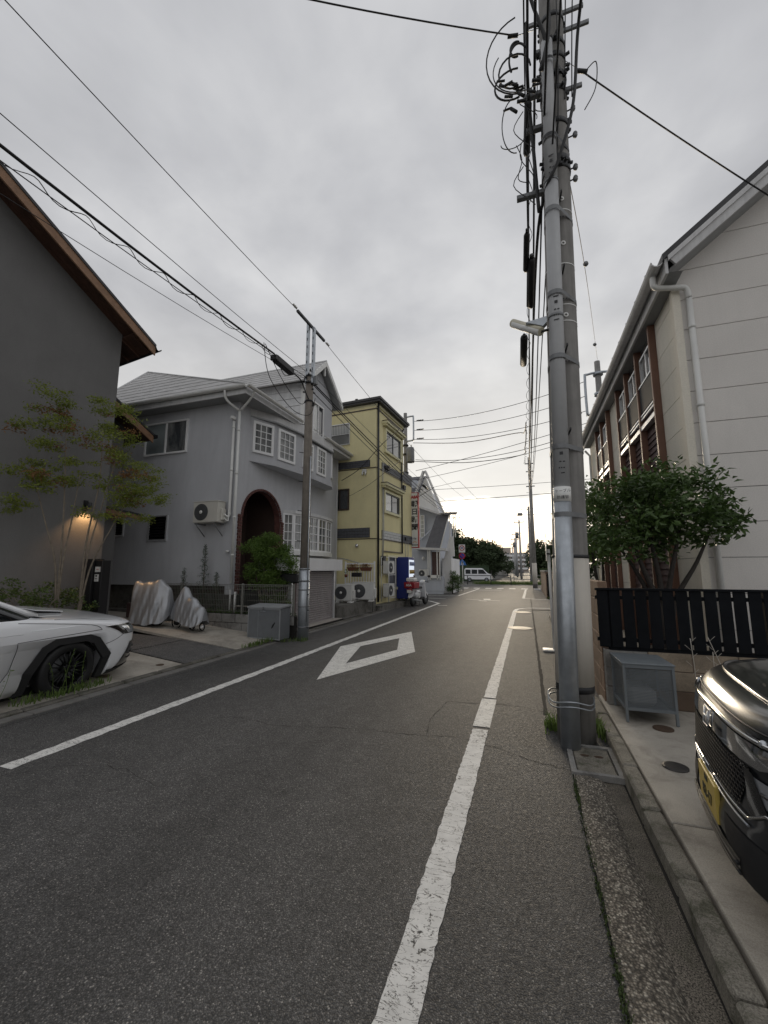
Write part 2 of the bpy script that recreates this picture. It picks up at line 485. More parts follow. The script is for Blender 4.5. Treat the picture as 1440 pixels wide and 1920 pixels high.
def paint_worn(name, c=(.74, .73, .70), th=.47, sc=26):
    t = NT(name)
    a = t.noise(sc, 6, .75, .4); b = t.noise(3.2, 3, .5, 0, (1, .6, 1))
    cr = t.math('ABSOLUTE', t.math('SUBTRACT', t.noise(7, 5, .6, 1.2, (1, 2.6, 1)), .5))
    w = t.math('ADD', t.math('MULTIPLY', a, .72), t.math('MULTIPLY', b, .28))
    mask = t.ramp(w, [(th - .015 - .03, 1), (th + .13, 1), (th + .145, 0)])
    crk = t.ramp(cr, [(.004, 0), (.012, 1)])
    mask = t.math('MULTIPLY', mask, crk)
    pc = t.ramp(t.noise(9, 5, .6), [(.3, sc3(c, .80)), (.7, sc3(c, 1.04))])
    col = t.mix(mask, (.050, .049, .047), pc)
    t.set(Base_Color=col, Roughness=.7)
    t.bump(t.math('MULTIPLY', mask, t.noise(120, 3, .6)), .4, .003); return t.m
M['paint'] = paint_worn('road_paint_worn', th=.46)
M['paint_new'] = paint_worn('road_paint', (.76, .75, .71), .60)
M['manhole_paint'] = mat('painted_lid', (.55, .47, .37), .6, var=.15)
M['iron'] = mat('cast_iron', (.055, .052, .05), .5, .6, bump=.5, bs=150)
M['rust'] = mat('rusty_iron', (.07, .045, .03), .8, .2, bump=.5, bs=120)

def stucco(name, c, st=.25, bs=130, var=.07, bump=.35):
    t = NT(name); c = tuple(min(.78, x * 1.35) for x in c)
    col = t.ramp(t.noise(.8, 5, .6, .3), [(.3, sc3(c, 1 - var)), (.7, sc3(c, 1 + var))])
    col = t.mix(t.ramp(t.noise(.9, 6, .7, 1.2, (2.2, 2.2, .35)), [(.45, 0), (.8, st)]), col, sc3(c, .62))
    col = t.mix(1, col, t.ramp(t.noise(70, 3, .6), [(.3, .93), (.7, 1.07)]), 'MULTIPLY')
    t.set(Base_Color=col, Roughness=.9, Specular_IOR_Level=.2)
    t.bump(t.noise(bs, 4, .65), bump, .006); return t.m
M['stucco_grey'] = stucco('stucco_grey', (.375, .38, .396), .34)
M['stucco_yellow'] = stucco('stucco_yellow', (.61, .525, .31), .25)
M['stucco_yellow_trim'] = stucco('stucco_yellow_trim', (.60, .55, .37), .15)
M['stucco_taupe'] = stucco('stucco_taupe', (.128, .126, .124), .22, 95, .08, .7)
M['stucco_beige'] = stucco('siding_beige', (.52, .50, .475), .16, 110, .05)
M['stucco_warm'] = stucco('siding_beige_lit', (.56, .53, .46), .22, 110, .08)  # same beige siding, with the warm evening light put into its colour
M['stucco_blue'] = stucco('stucco_bluegrey', (.35, .37, .41), .3)
M['stucco_white'] = stucco('stucco_white', (.60, .60, .59), .3)
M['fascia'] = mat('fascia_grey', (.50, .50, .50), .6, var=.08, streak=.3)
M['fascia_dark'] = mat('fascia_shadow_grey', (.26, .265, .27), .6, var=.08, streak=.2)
M['shingle'] = mat('roof_slate_grey', (.40, .395, .39), .8, var=.14, vs=4, bump=.3, bs=40, dirt=.2)
M['shingle_dark'] = mat('roof_slate_dark', (.10, .10, .11), .8, var=.15, vs=5, bump=.3)
M['roof_black'] = mat('roof_metal_black', (.03, .03, .032), .5, var=.2)
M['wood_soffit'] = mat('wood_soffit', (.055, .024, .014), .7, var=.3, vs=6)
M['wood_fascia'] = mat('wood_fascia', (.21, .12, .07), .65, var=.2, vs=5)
M['brown_post'] = mat('brown_paint', (.15, .078, .052), .55, var=.12, vs=4, streak=.2)
M['brown_siding'] = mat('brown_siding', (.075, .045, .042), .7, var=.2, vs=8)
M['white_pvc'] = mat('white_plastic', (.60, .60, .58), .4, var=.06, streak=.15)
M['white_frame'] = mat('white_frame', (.72, .73, .74), .4, var=.04)
M['alu'] = mat('aluminium', (.62, .63, .64), .38, .7, var=.06)
M['black_frame'] = flat('black_frame', (.014, .014, .016), .65, 0, Specular_IOR_Level=.2)
M['brown_frame'] = flat('brown_frame', (.05, .032, .024), .4)
M['brick'] = mat('red_brick', (.092, .036, .030), .8, var=.35, vs=9, bump=.4)
M['mortar'] = mat('mortar', (.16, .12, .10), .9)
M['tile_band'] = mat('dark_tile', (.075, .078, .088), .55, var=.2, vs=10)
M['tile_pale'] = mat('pale_tile', (.42, .43, .42), .45, var=.25, vs=10)
M['dark_void'] = flat('dark_interior', (.012, .010, .009), .95)
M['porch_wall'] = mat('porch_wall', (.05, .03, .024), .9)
def glass(name, c, rough=.04, spec=1.0):
    t = NT(name)
    col = t.ramp(t.noise(1.2, 3, .5), [(.3, sc3(c, .7)), (.7, sc3(c, 1.3))])
    t.set(Base_Color=col, Roughness=rough, Specular_IOR_Level=spec, IOR=1.55)
    t.bump(t.noise(1.6, 2, .4), .06, .02)
    return t.m
M['glass_dark'] = glass('glass_dark', (.030, .034, .038))
M['glass_curtain'] = glass('glass_curtain', (.20, .205, .20), .08)
def curtain():
    t = NT('glass_white_curtain')
    w = t.n('ShaderNodeTexWave', wave_type='BANDS', bands_direction='DIAGONAL'); t.l(t.co((1, 1, .05)), w.inputs[0])
    w.inputs['Scale'].default_value = 5; w.inputs['Distortion'].default_value = 3
    t.set(Base_Color=t.ramp(w.outputs['Fac'], [(0, (.32, .33, .325)), (1, (.46, .47, .46))]), Roughness=.08, Coat_Weight=.8, Coat_Roughness=.03)
    return t.m
M['curtain'] = curtain()
def lace():
    t = NT('glass_lace_curtain')
    a = t.ramp(t.noise(2.5, 4, .6, .5, (1, 1, .3)), [(.38, (.05, .055, .06)), (.62, (.24, .245, .24))])
    a = t.mix(1, a, t.ramp(t.noise(40, 3, .6), [(.3, .8), (.7, 1.15)]), 'MULTIPLY')
    t.set(Base_Color=a, Roughness=.06, Coat_Weight=.7, Coat_Roughness=.03); return t.m
M['glass_lace'] = lace()
M['glass_frost'] = glass('glass_frosted', (.20, .23, .235), .35)
M['galv'] = mat('galvanised_steel', (.36, .385, .41), .42, .75, var=.13, vs=9, bump=.15, bs=40, streak=.2)
M['galv_dull'] = mat('galvanised_dull', (.17, .175, .18), .55, .5, var=.15, vs=7)
M['pole_concrete'] = mat('pole_concrete', (.205, .198, .188), .85, var=.14, vs=5, bump=.3, bs=90, streak=.55)
M['pole_sleeve'] = mat('pole_sleeve', (.47, .44, .39), .7, var=.05, vs=5, streak=.2)
M['pvc_grey'] = mat('pvc_grey', (.34, .345, .35), .5, var=.06, vs=5, streak=.2)
M['rubber'] = flat('black_rubber', (.012, .012, .013), .55)
M['steel_dark'] = mat('dark_fittings', (.035, .036, .038), .5, .5, var=.3)
M['wire'] = flat('wire_black', (.010, .010, .011), .6)
M['porcelain'] = flat('porcelain', (.55, .54, .50), .25)
M['lamp_case'] = mat('lamp_case', (.46, .43, .33), .45, var=.1)
M['ac_body'] = mat('ac_beige', (.50, .485, .44), .5, var=.05)
M['ac_white'] = mat('ac_white', (.58, .58, .56), .5, var=.05, dirt=.2)
M['ac_dark'] = mat('ac_grille', (.085, .088, .092), .5, var=.1)
M['shutter'] = mat('shutter_slats', (.30, .275, .275), .5, .2, var=.07, streak=.25)
M['box_grey'] = mat('bin_grey', (.135, .145, .155), .55, var=.1, vs=6, dirt=.25)
M['box_trim'] = mat('bin_trim', (.27, .28, .29), .5, .2, var=.1)
M['cage'] = mat('cage_grey', (.17, .19, .205), .5, .2, var=.1)
M['fence_wire'] = mat('fence_wire', (.20, .20, .18), .55, .3, var=.1)
M['slat_black'] = mat('fence_black', (.007, .008, .010), .75, var=.25, vs=5, spec=.12)
M['cover'] = mat('silver_cover', (.30, .31, .325), .36, .5, var=.10, vs=4, bump=.15, bs=14, bd=.02)
M['blue'] = flat('vending_blue', (.018, .035, .21), .35)
M['red'] = flat('sign_red', (.42, .018, .022), .4)
M['red_dark'] = mat('box_red', (.26, .012, .02), .35, var=.1)
M['white_panel'] = mat('sign_white', (.62, .62, .60), .4, var=.04)
M['black'] = flat('black_plastic', (.012, .012, .013), .4)
M['ink'] = flat('black_ink', (.02, .02, .022), .5)
M['white_gloss'] = flat('white_gloss', (.72, .73, .74), .2, Coat_Weight=.5)
M['car_white'] = flat('car_white', (.80, .81, .83), .28, Coat_Weight=1.0, Coat_Roughness=.04)
M['car_dark'] = flat('car_dark_metallic', (.017, .019, .022), .30, .15, Coat_Weight=.8, Coat_Roughness=.06)
M['car_glass'] = flat('car_glass', (.010, .012, .013), .03, 0, Specular_IOR_Level=.9)
M['chrome'] = flat('chrome', (.70, .70, .70), .08, 1.0)
M['gloss_black'] = flat('gloss_black', (.010, .010, .011), .12, Coat_Weight=1)
M['cladding'] = mat('matt_cladding', (.014, .014, .015), .6, var=.1)
M['wheel_black'] = flat('wheel_black', (.014, .014, .016), .28, .5)
M['headlight'] = flat('headlight_clear', (.50, .52, .55), .08, .6, Coat_Weight=1)
M['plate_yellow'] = flat('plate_yellow', (.55, .41, .10), .45)
M['plate_ink'] = flat('plate_ink', (.02, .025, .02), .5)
M['pot'] = mat('terracotta', (.13, .05, .03), .85, var=.2)
M['tile_floor'] = mat('tile_floor', (.34, .31, .28), .6, var=.1)
M['water_blue'] = flat('blue_jug', (.02, .04, .25), .3)
M['asph_hill'] = concrete('pavement', (.13, .125, .118), .5)
# foliage
def leafmat(name, a, b, rough=.45, tr=.25):
    t = NT(name); a = sc3(a, 1.2); b = sc3(b, 1.25)
    oi = t.n('ShaderNodeObjectInfo')
    geo = t.n('ShaderNodeNewGeometry')
    col = t.ramp(t.noise(3.5, 3, .6), [(.3, a), (.7, b)])
    col = t.mix(t.ramp(geo.outputs['Random Per Island'], [(0, 0), (1, .55)]), col, sc3(b, 1.35))
    t.set(Base_Color=col, Roughness=rough, Specular_IOR_Level=.4)
    tl = t.n('ShaderNodeBsdfTranslucent'); t.l(col, tl.inputs[0])
    ms = t.n('ShaderNodeMixShader'); ms.inputs[0].default_value = tr
    out = t.t.nodes['Material Output']
    t.l(t.b.outputs[0], ms.inputs[1]); t.l(tl.outputs[0], ms.inputs[2]); t.l(ms.outputs[0], out.inputs[0])
    return t.m
M['leaf_dark'] = leafmat('leaf_glossy_dark', (.026, .050, .014), (.058, .098, .026), .34, .2)
M['leaf_mid'] = leafmat('leaf_mid', (.045, .085, .014), (.095, .155, .03), .5, .35)
M['leaf_maple'] = leafmat('leaf_maple', (.10, .13, .022), (.18, .21, .04), .55, .4)
M['leaf_red'] = leafmat('leaf_maple_red', (.15, .075, .03), (.21, .11, .045), .55, .4)
M['leaf_conifer'] = leafmat('leaf_conifer', (.018, .035, .018), (.035, .06, .028), .6, .1)
M['leaf_hedge'] = leafmat('leaf_hedge', (.035, .06, .015), (.07, .10, .025), .6, .2)
M['leaf_far'] = leafmat('leaf_far', (.020, .034, .016), (.045, .065, .028), .7, .1)
M['grass'] = leafmat('grass_blade', (.05, .085, .018), (.10, .15, .035), .6, .3)
M['moss'] = leafmat('moss_blade', (.022, .035, .012), (.05, .07, .022), .8, .1)
M['bark'] = mat('bark', (.085, .065, .05), .9, var=.25, vs=12, bump=.5, bs=60)
M['bark_pale'] = mat('bark_pale', (.16, .135, .105), .9, var=.25, vs=12, bump=.4, bs=60)
M['bark_dark'] = mat('bark_dark', (.035, .030, .026), .9, var=.25, vs=12, bump=.5, bs=60)

# ================================================================ the ground
def S(name, mb, m, parent=None, **k):
    o = obj(name, mb, m, parent, **k)
    if parent is None: o['kind'] = 'structure'
    return o
def sheet(x0, x1, y0, y1, z):
    return MB().quad((x0, y0, z), (x1, y0, z), (x1, y1, z), (x0, y1, z))
S('ground', sheet(-600, 600, -300, 1500, -.03), M['asph_hill'])
road = S('road', MB().add([(-5.12, -12, 0), (.26, -12, 0), (.26, 5.0, 0), (.12, 5.0, 0), (.12, 17.4, 0), (40, 17.4, 0), (40, 23.9, 0), (.35, 23.9, 0), (.35, 36, 0), (60, 36, 0), (60, 43.5, 0), (-60, 43.5, 0), (-60, 36, 0), (-5.6, 33.5, 0), (-5.12, 26.5, 0), (-40, 26.5, 0), (-40, 21.2, 0), (-5.12, 21.2, 0)], [tuple(range(18))]), M['asphalt'])
far_road = S('road', MB().add([(-60, 48.5, 0), (60, 48.5, 0), (60, 57, 0), (1.5, 57, 0), (2, 500, .2), (-4.5, 500, .2), (-4.2, 57, 0), (-60, 57, 0)], [tuple(range(8))]), M['asphalt_old'])
# cracks and patch joints in the near asphalt
ck = MB()
def crack(pts, w=.006, jit=.03):
    P = smooth_path([(x, y, .002) for x, y in pts], 9)
    P = [p + Vector((rnd.uniform(-jit, jit), rnd.uniform(-jit, jit), 0)) for p in P]
    for a, b in zip(P, P[1:]):
        d = (b - a); 
        if d.length < 1e-4: continue
        q = Vector((-d.y, d.x, 0)).normalized() * w * rnd.uniform(.15, .8)
        ck.quad(a - q, b - q, b + q, a + q)
crack([(-3.21, 3.77), (-2.9, 3.85), (-2.44, 3.8), (-1.9, 3.92), (-1.48, 3.98), (-.97, 4.02), (-.67, 4.08), (0.0, 3.82), (.2, 3.75)], .005, .02)
crack([(-.96, 5.11), (-.7, 5.13), (-.24, 5.2), (.2, 5.06)], .008, .006)
crack([(-.97, 4.05), (-1.02, 4.5), (-.96, 5.11)], .006, .006)
crack([(-3.9, 2.2), (-3.3, 2.6), (-2.6, 2.5)], .004, .03)
crack([(-5.02, -2), (-5.0, 3), (-4.98, 7), (-5.03, 12), (-5.0, 20)], .008, .006)
crack([(-4.6, 14), (-3, 13.6), (-1.2, 13.8), (-.2, 13.5)], .006, .03)
crack([(-3.8, 19.8), (-2.0, 20.1), (-.4, 19.7)], .008, .03)
obj('crack', ck, M['joint'], road)
# seam where the old gutter cover meets the road on the right
sm = MB()
for i in range(60):
    y = 5.0 + i * .31
    if y > 35: break
    sm.quad((.105 + rnd.uniform(-.012, .006), y, .003), (.14 + rnd.uniform(-.006, .012), y, .003), (.14 + rnd.uniform(-.006, .014), y + .31, .003), (.105 + rnd.uniform(-.012, .006), y + .31, .003))
obj('seam', sm, M['joint'], road)

# painted markings: ragged strips 4 mm above the asphalt
def strip(pts, w, m, step=.12, rag=.006, z=.004, name='marking'):
    mb = MB(); L = []
    for a, b in zip(pts, pts[1:]):
        a = Vector((*a, z)); b = Vector((*b, z)); n = max(1, int((b - a).length / step))
        for i in range(n): L.append(a.lerp(b, i / n))
    L.append(Vector((*pts[-1], z)))
    prev = None
    for i, p in enumerate(L):
        d = (L[min(i + 1, len(L) - 1)] - L[max(i - 1, 0)]).normalized(); q = Vector((-d.y, d.x, 0))
        a = p + q * (w / 2 + rnd.uniform(-rag, rag)); b = p - q * (w / 2 + rnd.uniform(-rag, rag))
        if prev: mb.quad(prev[0], a, b, prev[1])
        prev = (a, b)
    return obj(name, mb, m, road)
strip([(-.5, -3), (-.5, 4.35)], .145, M['paint'], .035, .0045)
strip([(-.5, 4.42), (-.5, 5.35)], .17, M['paint_new'], .3, .002)
strip([(-.5, 5.4), (-.5, 16.6), (-.44, 17.4), (-.2, 17.9), (.2, 18.1), (2.6, 18.2)], .14, M['paint'], .09, .007)
strip([(-3.96, 2.32), (-3.93, 5), (-3.93, 19.2), (-4.6, 20.4), (-5.4, 20.9), (-12, 21.4)], .14, M['paint'], .08, .010)
strip([(-12, 25.8), (-4.9, 24.9), (-3.95, 25.1)], .14, M['paint_new'])
strip([(-3.95, 25.1), (-3.75, 34.6)], .15, M['paint_new'])
strip([(1.2, 23.0), (-.25, 23.9), (-.15, 34.6)], .15, M['paint_new'])
strip([(1.2, 23.0), (2.8, 22.6)], .13, M['paint_new'])
strip([(-3.6, 32.6), (-1.9, 33.0)], .3, M['paint_new'])
for i in range(7):
    x = -5.0 + i * .95
    strip([(x, 35.1), (x, 36.3)], .5, M['paint_new'], .6)
for i in range(4): strip([(-3.0 + i * 1.25, 48.8), (-3.0 + i * 1.25, 50.6)], .6, M['paint_new'], .6)
strip([(-5.4, 22.6), (-4.2, 22.3)], .13, M['paint_new']); strip([(-3.75, 18.05), (-3.35, 18.15)], .12, M['paint_new'])
strip([(-3.1, 22.4), (-2.3, 21.9)], .14, M['paint_new']); strip([(-2.1, 22.9), (-2.0, 22.1)], .35, M['paint_new'])
strip([(-1.95, 21.9), (-1.35, 21.7)], .14, M['paint_new']); strip([(-2.35, 21.5), (-1.95, 21.4)], .22, M['paint_new'])
# hollow diamond
Aq = [(-2.89, 5.45), (-3.66, 7.9), (-2.82, 10.3), (-2.08, 7.85)]
Bq = [(-2.92, 6.52), (-3.28, 8.05), (-2.82, 9.25), (-2.46, 7.93)]
dm = MB()
for i in range(4):
    j = (i + 1) % 4
    dm.quad((*Aq[i], .004), (*Aq[j], .004), (*Bq[j], .004), (*Bq[i], .004))
obj('diamond_marking', dm, M['paint_new'], road)
for c, r in (((-.25, 11.85), .32), ((-.22, 16.2), .30)):
    o = obj('manhole_lid', MB().lathe([(0.001, .010), (r - .03, .010), (r, .008), (r, .0)], Matrix.Translation((*c, 0)), 28), M['manhole_paint'], road)

# right hand edge: aggregate gutter, silt channel, kerb stones, driveway slab
g = MB()
ys = [-6 + i * .3 for i in range(int((3.66 + 6) / .3) + 1)] + [3.66]
prev = None
for y in ys:
    a = .265 + rnd.uniform(-.012, .012)
    row = [(a, y, .006), (.36, y, .012), (.44, y, 0.0), (.49, y, -.03)]
    if prev: 
        for k in range(3): g.quad(prev[k], prev[k + 1], row[k + 1], row[k])
    prev = row
S('gutter', g, M['aggregate'])
S('channel', MB().quad((.47, -6, -.026), (.60, -6, -.022), (.62, 5.6, -.022), (.47, 5.6, -.026)), M['gunk'])
pave = S('pavement', MB().add([(.12, 4.27, -.004), (.74, 4.27, -.004), (.76, 17.2, -.004), (.12, 17.2, -.004)], [(0, 1, 2, 3)]), M['asphalt_old'])
kerb = S('kerb', sheet(.60, .70, -6, 5.45, -.02), M['joint'])
y = -5.6
while y < 5.4:
    L = .6 if rnd.random() < .85 else .35
    mb = MB(); mb.obox(Matrix.Translation((.665 + rnd.uniform(-.008, .008), y + L / 2, .03)) @ Matrix.Rotation(rnd.uniform(-.015, .015), 4, 'Z') @ Matrix.Rotation(rnd.uniform(-.03, .03), 4, 'Y'), .052, L / 2 - .008, .062 + rnd.uniform(-.004, .004), .014)
    obj('kerb_stone', mb, M['kerb'], kerb); y += L
drive = S('driveway', sheet(.72, 12, -6, 5.70, .02), M['joint'])
for a, b in ((-6, -2.9), (-2.89, .0), (.01, 3.03), (3.045, 5.68)):
    mb = MB().box(.735, 11.9, a, b, .0, .085 + rnd.uniform(-.003, .003)); o = obj('slab', mb, M['slab_pale'], drive); bevel(o, .012, 2)
for c, r, m in (((1.13, 4.68), .085, 'rust'), ((.985, 3.84), .085, 'iron')):
    obj('drain_lid', MB().lathe([(.001, .094), (r * .8, .094), (r, .092), (r, .08)], Matrix.Translation((*c, 0)), 24), M[m], drive)
# junction box set in the gutter
jb = thing('drain_cover', 'square concrete drain cover with two oval holes at the foot of the near utility pole', 'drain cover', (.43, 3.95, 0))
fr = MB()
for a in ((.255, .625, 3.67, 3.71), (.255, .625, 4.20, 4.24), (.255, .295, 3.71, 4.20), (.585, .625, 3.71, 4.20)): fr.box(a[0], a[1], a[2], a[3], -.02, .022)
obj('rim', fr, M['block'], jb)
obj('lid', MB().box(.303, .577, 3.718, 4.192, -.02, .014, .008), M['kerb'], jb)
for cx_ in (.385, .49):
    obj('hole', MB().disc(Matrix.Translation((cx_, 4.02, .0165)), .036, 16, .022), M['rust'], jb)

# left hand edge: low kerb, and lots that slope up from the road
def zl(x): return .012 + .10 * min(max(0, -5.32 - x), 4.0)
lk = S('kerb', sheet(-5.40, -5.10, -6, 21, .003), M['joint'])
y = -5.8
while y < 20.4:
    L = .6
    mb = MB().obox(Matrix.Translation((-5.30 + rnd.uniform(-.006, .006), y + L / 2, -.016)), .055, L / 2 - .006, .052 + rnd.uniform(-.004, .004), .014)
    obj('kerb_stone', mb, M['kerb_dark'], lk)
    mb = MB().obox(Matrix.Translation((-5.165 + rnd.uniform(-.004, .004), y + L / 2, .004)), .074, L / 2 - .005, .010, .004)
    obj('gutter_stone', mb, M['asph_hill'], lk); y += L
lot = S('parking_lot', MB().quad((-14, -6, zl(-14) - .02), (-5.37, -6, zl(-5.37) - .02), (-5.37, 8.3, zl(-5.37) - .02), (-14, 8.3, zl(-14) - .02)), M['joint'])
def slabpoly(x0, x1, y0, y1, m, d=0):
    mb = MB(); v = []
    for x, yy in ((x0, y0), (x1, y0), (x1, y1), (x0, y1)): v.append((x, yy, zl(x) + d))
    mb.prism(v, (0, 0, -.05)); return obj('slab', mb, M[m], lot)
for a in ((-8.3, -5.37, -6, -1.3, 'slab'), (-8.3, -5.37, -1.28, 2.2, 'slab'), (-8.3, -5.37, 2.23, 5.55, 'slab_pale'),
          (-14, -8.33, -6, 2.2, 'slab'), (-14, -8.33, 2.23, 5.55, 'slab'),
          (-6.62, -5.37, 5.6, 6.83, 'asphalt_patch'), (-14, -6.66, 5.6, 6.83, 'asphalt_patch'),
          (-8.3, -5.37, 6.88, 8.32, 'slab_pale'), (-14, -8.34, 6.88, 8.9, 'slab')): slabpoly(*a)
for cx_, cy_, r in ((-6.9, 7.55, .10), (-7.5, 7.9, .08)):
    obj('drain_lid', MB().lathe([(.001, zl(cx_) + .006), (r, zl(cx_) + .005), (r, zl(cx_) - .01)], Matrix.Translation((cx_, cy_, 0)), 20), M['slab'], lot)
for cx_, cy_, r in ((-5.75, 4.45, .09), (-6.0, 4.0, .13), (-5.62, 5.3, .06)):
    obj('drain_lid', MB().lathe([(.001, zl(cx_) + .006), (r, zl(cx_) + .005), (r, zl(cx_) - .01)], Matrix.Translation((cx_, cy_, 0)), 20), M['rust'], lot)
# yard levels behind the kerb beyond the lot
S('garden_soil', MB().quad((-13, 8.3, .35), (-5.45, 8.45, .30), (-5.45, 9.4, .30), (-13, 9.4, .35)), M['gunk'])
S('pavement', MB().quad((-5.36, 11.9, .05), (-5.36, 14.4, .05), (-9, 14.4, .05), (-9, 11.9, .05)), M['wall_dirty'])
# ================================================================ grey stucco house
gh = thing('house', 'grey stucco house with an arched brick porch, curved bay windows and a pale slate roof', 'house', (-10, 12, 0))
GX, GY0, GY1 = -7.35, 9.0, 15.3
F = WallF((GX, 0), (0, 1))           # front wall: u = world Y, n = +X
# front wall outline with arched opening (u, z)
def arch_pts(c, hw, zs, zt, n=14):
    return [(c + hw * math.cos(PI - PI * i / n), zs + (zt - zs) * math.sin(PI * i / n)) for i in range(n + 1)]
AC_, AHW, AZS, AZT = 10.26, .93, 3.0, 3.86
ap = arch_pts(AC_, AHW, AZS, AZT)
outl = [(GY0, .9), (AC_ - AHW, .9)] + ap + [(AC_ + AHW, .9), (GY1, .9), (GY1, 6.3), (GY0, 6.3)]
wm = MB().prism([F.p(u, z) for u, z in outl], (-.18, 0, 0))
wm.box(-13.1, GX - .18, GY0, GY0 + .18, 1.12, 6.32)                       # side wall
wm.box(-13.1, GX - .18, GY1 - .18, GY1, 0, 6.3); wm.box(-13.1, -12.92, GY0 + .18, GY1 - .18, 0, 6.3)
obj('wall', wm, M['stucco_grey'], gh)
obj('foundation', MB().box(-13.0, GX - .2, GY0 + .35, GY0 + .5, 0, 1.12).box(-12.9, GX, GY0 + .02, GY0 + .3, 0, .42), M['wall_dirty'], gh)
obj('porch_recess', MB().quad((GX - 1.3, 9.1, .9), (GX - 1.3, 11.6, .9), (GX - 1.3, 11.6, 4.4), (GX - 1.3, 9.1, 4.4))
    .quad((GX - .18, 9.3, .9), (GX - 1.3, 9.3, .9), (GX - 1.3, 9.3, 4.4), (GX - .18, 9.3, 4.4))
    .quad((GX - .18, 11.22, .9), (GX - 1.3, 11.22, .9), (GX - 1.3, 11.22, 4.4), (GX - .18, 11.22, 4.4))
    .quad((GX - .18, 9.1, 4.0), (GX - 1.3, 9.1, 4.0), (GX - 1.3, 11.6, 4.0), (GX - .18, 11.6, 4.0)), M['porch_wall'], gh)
dr = obj('door', MB().box(GX - 1.29, GX - 1.23, 9.75, 10.75, 1.0, 3.2, .01), M['brown_siding'], gh)
obj('handle', MB().box(GX - 1.23, GX - 1.18, 10.6, 10.63, 1.9, 2.2), M['galv'], dr)
tr = MB()
for k in range(28):
    a = 2 * PI * k / 28; b = 2 * PI * (k + 1) / 28
    tr.tube([(GX - 1.15, 10.45 + .17 * math.cos(a), 3.05 + .17 * math.sin(a)), (GX - 1.15, 10.45 + .17 * math.cos(b), 3.05 + .17 * math.sin(b))], .018, 5)
for k in range(5):
    a = PI * k / 5; tr.tube([(GX - 1.15, 10.45 + .16 * math.cos(a), 3.05 + .16 * math.sin(a)), (GX - 1.15, 10.45 - .16 * math.cos(a), 3.05 - .16 * math.sin(a))], .008, 4)
obj('door_ornament', tr, M['white_pvc'], gh)
# bricks: jambs (coursed) and the arch ring (radial)
bk = []
def brick_at(u, z, w, h, ang=0, n=.03):
    Mx = Matrix.Translation(F.p(u, z, n - .04)) @ Matrix.Rotation(ang, 4, 'X')
    return MB().obox(Mx, .05, w / 2, h / 2, .006)
jm = MB()
for i in range(26):
    z = .95 + i * .082
    for s_, w in ((-1, .17), (1, .15)):
        off = .0 if i % 2 else .055
        u0 = AC_ + s_ * (AHW + .02)
        for a, b in (((0, w),) if i % 2 else ((0, w * .5), (w * .5 + .008, w - .01))):
            bb = brick_at(u0 + s_ * (a + b) / 2, z, b - a - .012, .068); jm.add(bb.v, bb.f)
N = 40
for i in range(N):
    t = PI * (i + .5) / N
    u = AC_ - math.cos(t) * (AHW + .03); z = AZS + math.sin(t) * (AZT - AZS + .03)
    bb = brick_at(u, z, .062, .065, -(t - PI / 2)); jm.add(bb.v, bb.f)
obj('arch_bricks', jm, M['brick'], gh, kind='stuff')
ln_ = MB()
for i in range(14):
    (ua, za), (ub, zb) = [(AC_ + (u - AC_) * .992, z - .006) for u, z in (ap[i], ap[i + 1])]
    ln_.quad(F.p(ua, za, .0), F.p(ub, zb, .0), F.p(ub, zb, -.20), F.p(ua, za, -.20))
for s_ in (-1, 1): ln_.quad(F.p(AC_ + s_ * (AHW - .007), .9, 0), F.p(AC_ + s_ * (AHW - .007), 3.0, 0), F.p(AC_ + s_ * (AHW - .007), 3.0, -.2), F.p(AC_ + s_ * (AHW - .007), .9, -.2))
obj('arch_lining', ln_, M['brick'], gh)
mo = MB()
for s_ in (-1, 1):
    u0 = AC_ + s_ * AHW; F.box(mo, u0, u0 + s_ * .17, .9, 3.06, -.03, .006)
loose(obj('mortar_bed', mo, M['mortar'], gh))
# side wall openings
FS = WallF((0, GY0), (1, 0)); FS.n = Vector((0, -1, 0))
w = frame_window(FS, gh, -10.72, -9.10, 4.90, 5.90, M['white_frame'], [M['glass_frost'], M['glass_lace']], 2, 1, .05, .05, -.03, .05, .012)
for a, b, c, d in ((-10.33, -9.62, 2.36, 3.10), (-11.85, -11.28, 2.53, 3.08)):
    w = frame_window(FS, gh, a, b, c, d, M['alu'], M['glass_dark'], 1, 1, .04, .02, -.03, .04, .0)
    lv = MB()
    for k in range(9):
        z = c + .06 + k * (d - c - .12) / 8; FS.box(lv, a + .045, b - .045, z - .012, z + .012, .005, .022)
    obj('louvre', lv, M['black_frame'], w)
# upper bow bay
bp = [(-7.35, 9.50), (-7.03, 10.27), (-6.83, 11.51), (-6.83, 13.66), (-7.02, 14.1), (-7.35, 14.25)]
def ring(pts, z0, z1, out=0.0, inner=-7.5):
    mb = MB(); q = [(x + out, y) for x, y in pts]
    mb.prism([(inner, q[0][1], z0)] + [(x, y, z0) for x, y in q] + [(inner, q[-1][1], z0)], (0, 0, z1 - z0)); return mb
obj('bay_body', ring(bp, 4.78, 5.97), M['stucco_grey'], gh)
obj('bay_sill', ring([(x + .05 if i else x, y) for i, (x, y) in enumerate(bp)], 4.62, 4.78), M['stucco_grey'], gh)
obj('bay_fascia', ring([(x + (.08 if i else 0), y) for i, (x, y) in enumerate(bp)], 5.97, 6.28), M['fascia'], gh)
obj('bay_trim', ring([(x + (.11 if i else 0), y) for i, (x, y) in enumerate(bp)], 5.93, 5.97), M['fascia_dark'], gh)
def facet_window(p, q, a, b, z0, z1, cols, rows):
    L = (Vector(q) - Vector(p)).length; Fv = WallF(p, (q[0] - p[0], q[1] - p[1]))
    return frame_window(Fv, gh, a * L, b * L, z0, z1, M['white_frame'], M['glass_lace'], cols, rows, .075, .022, .0, .045, .014)
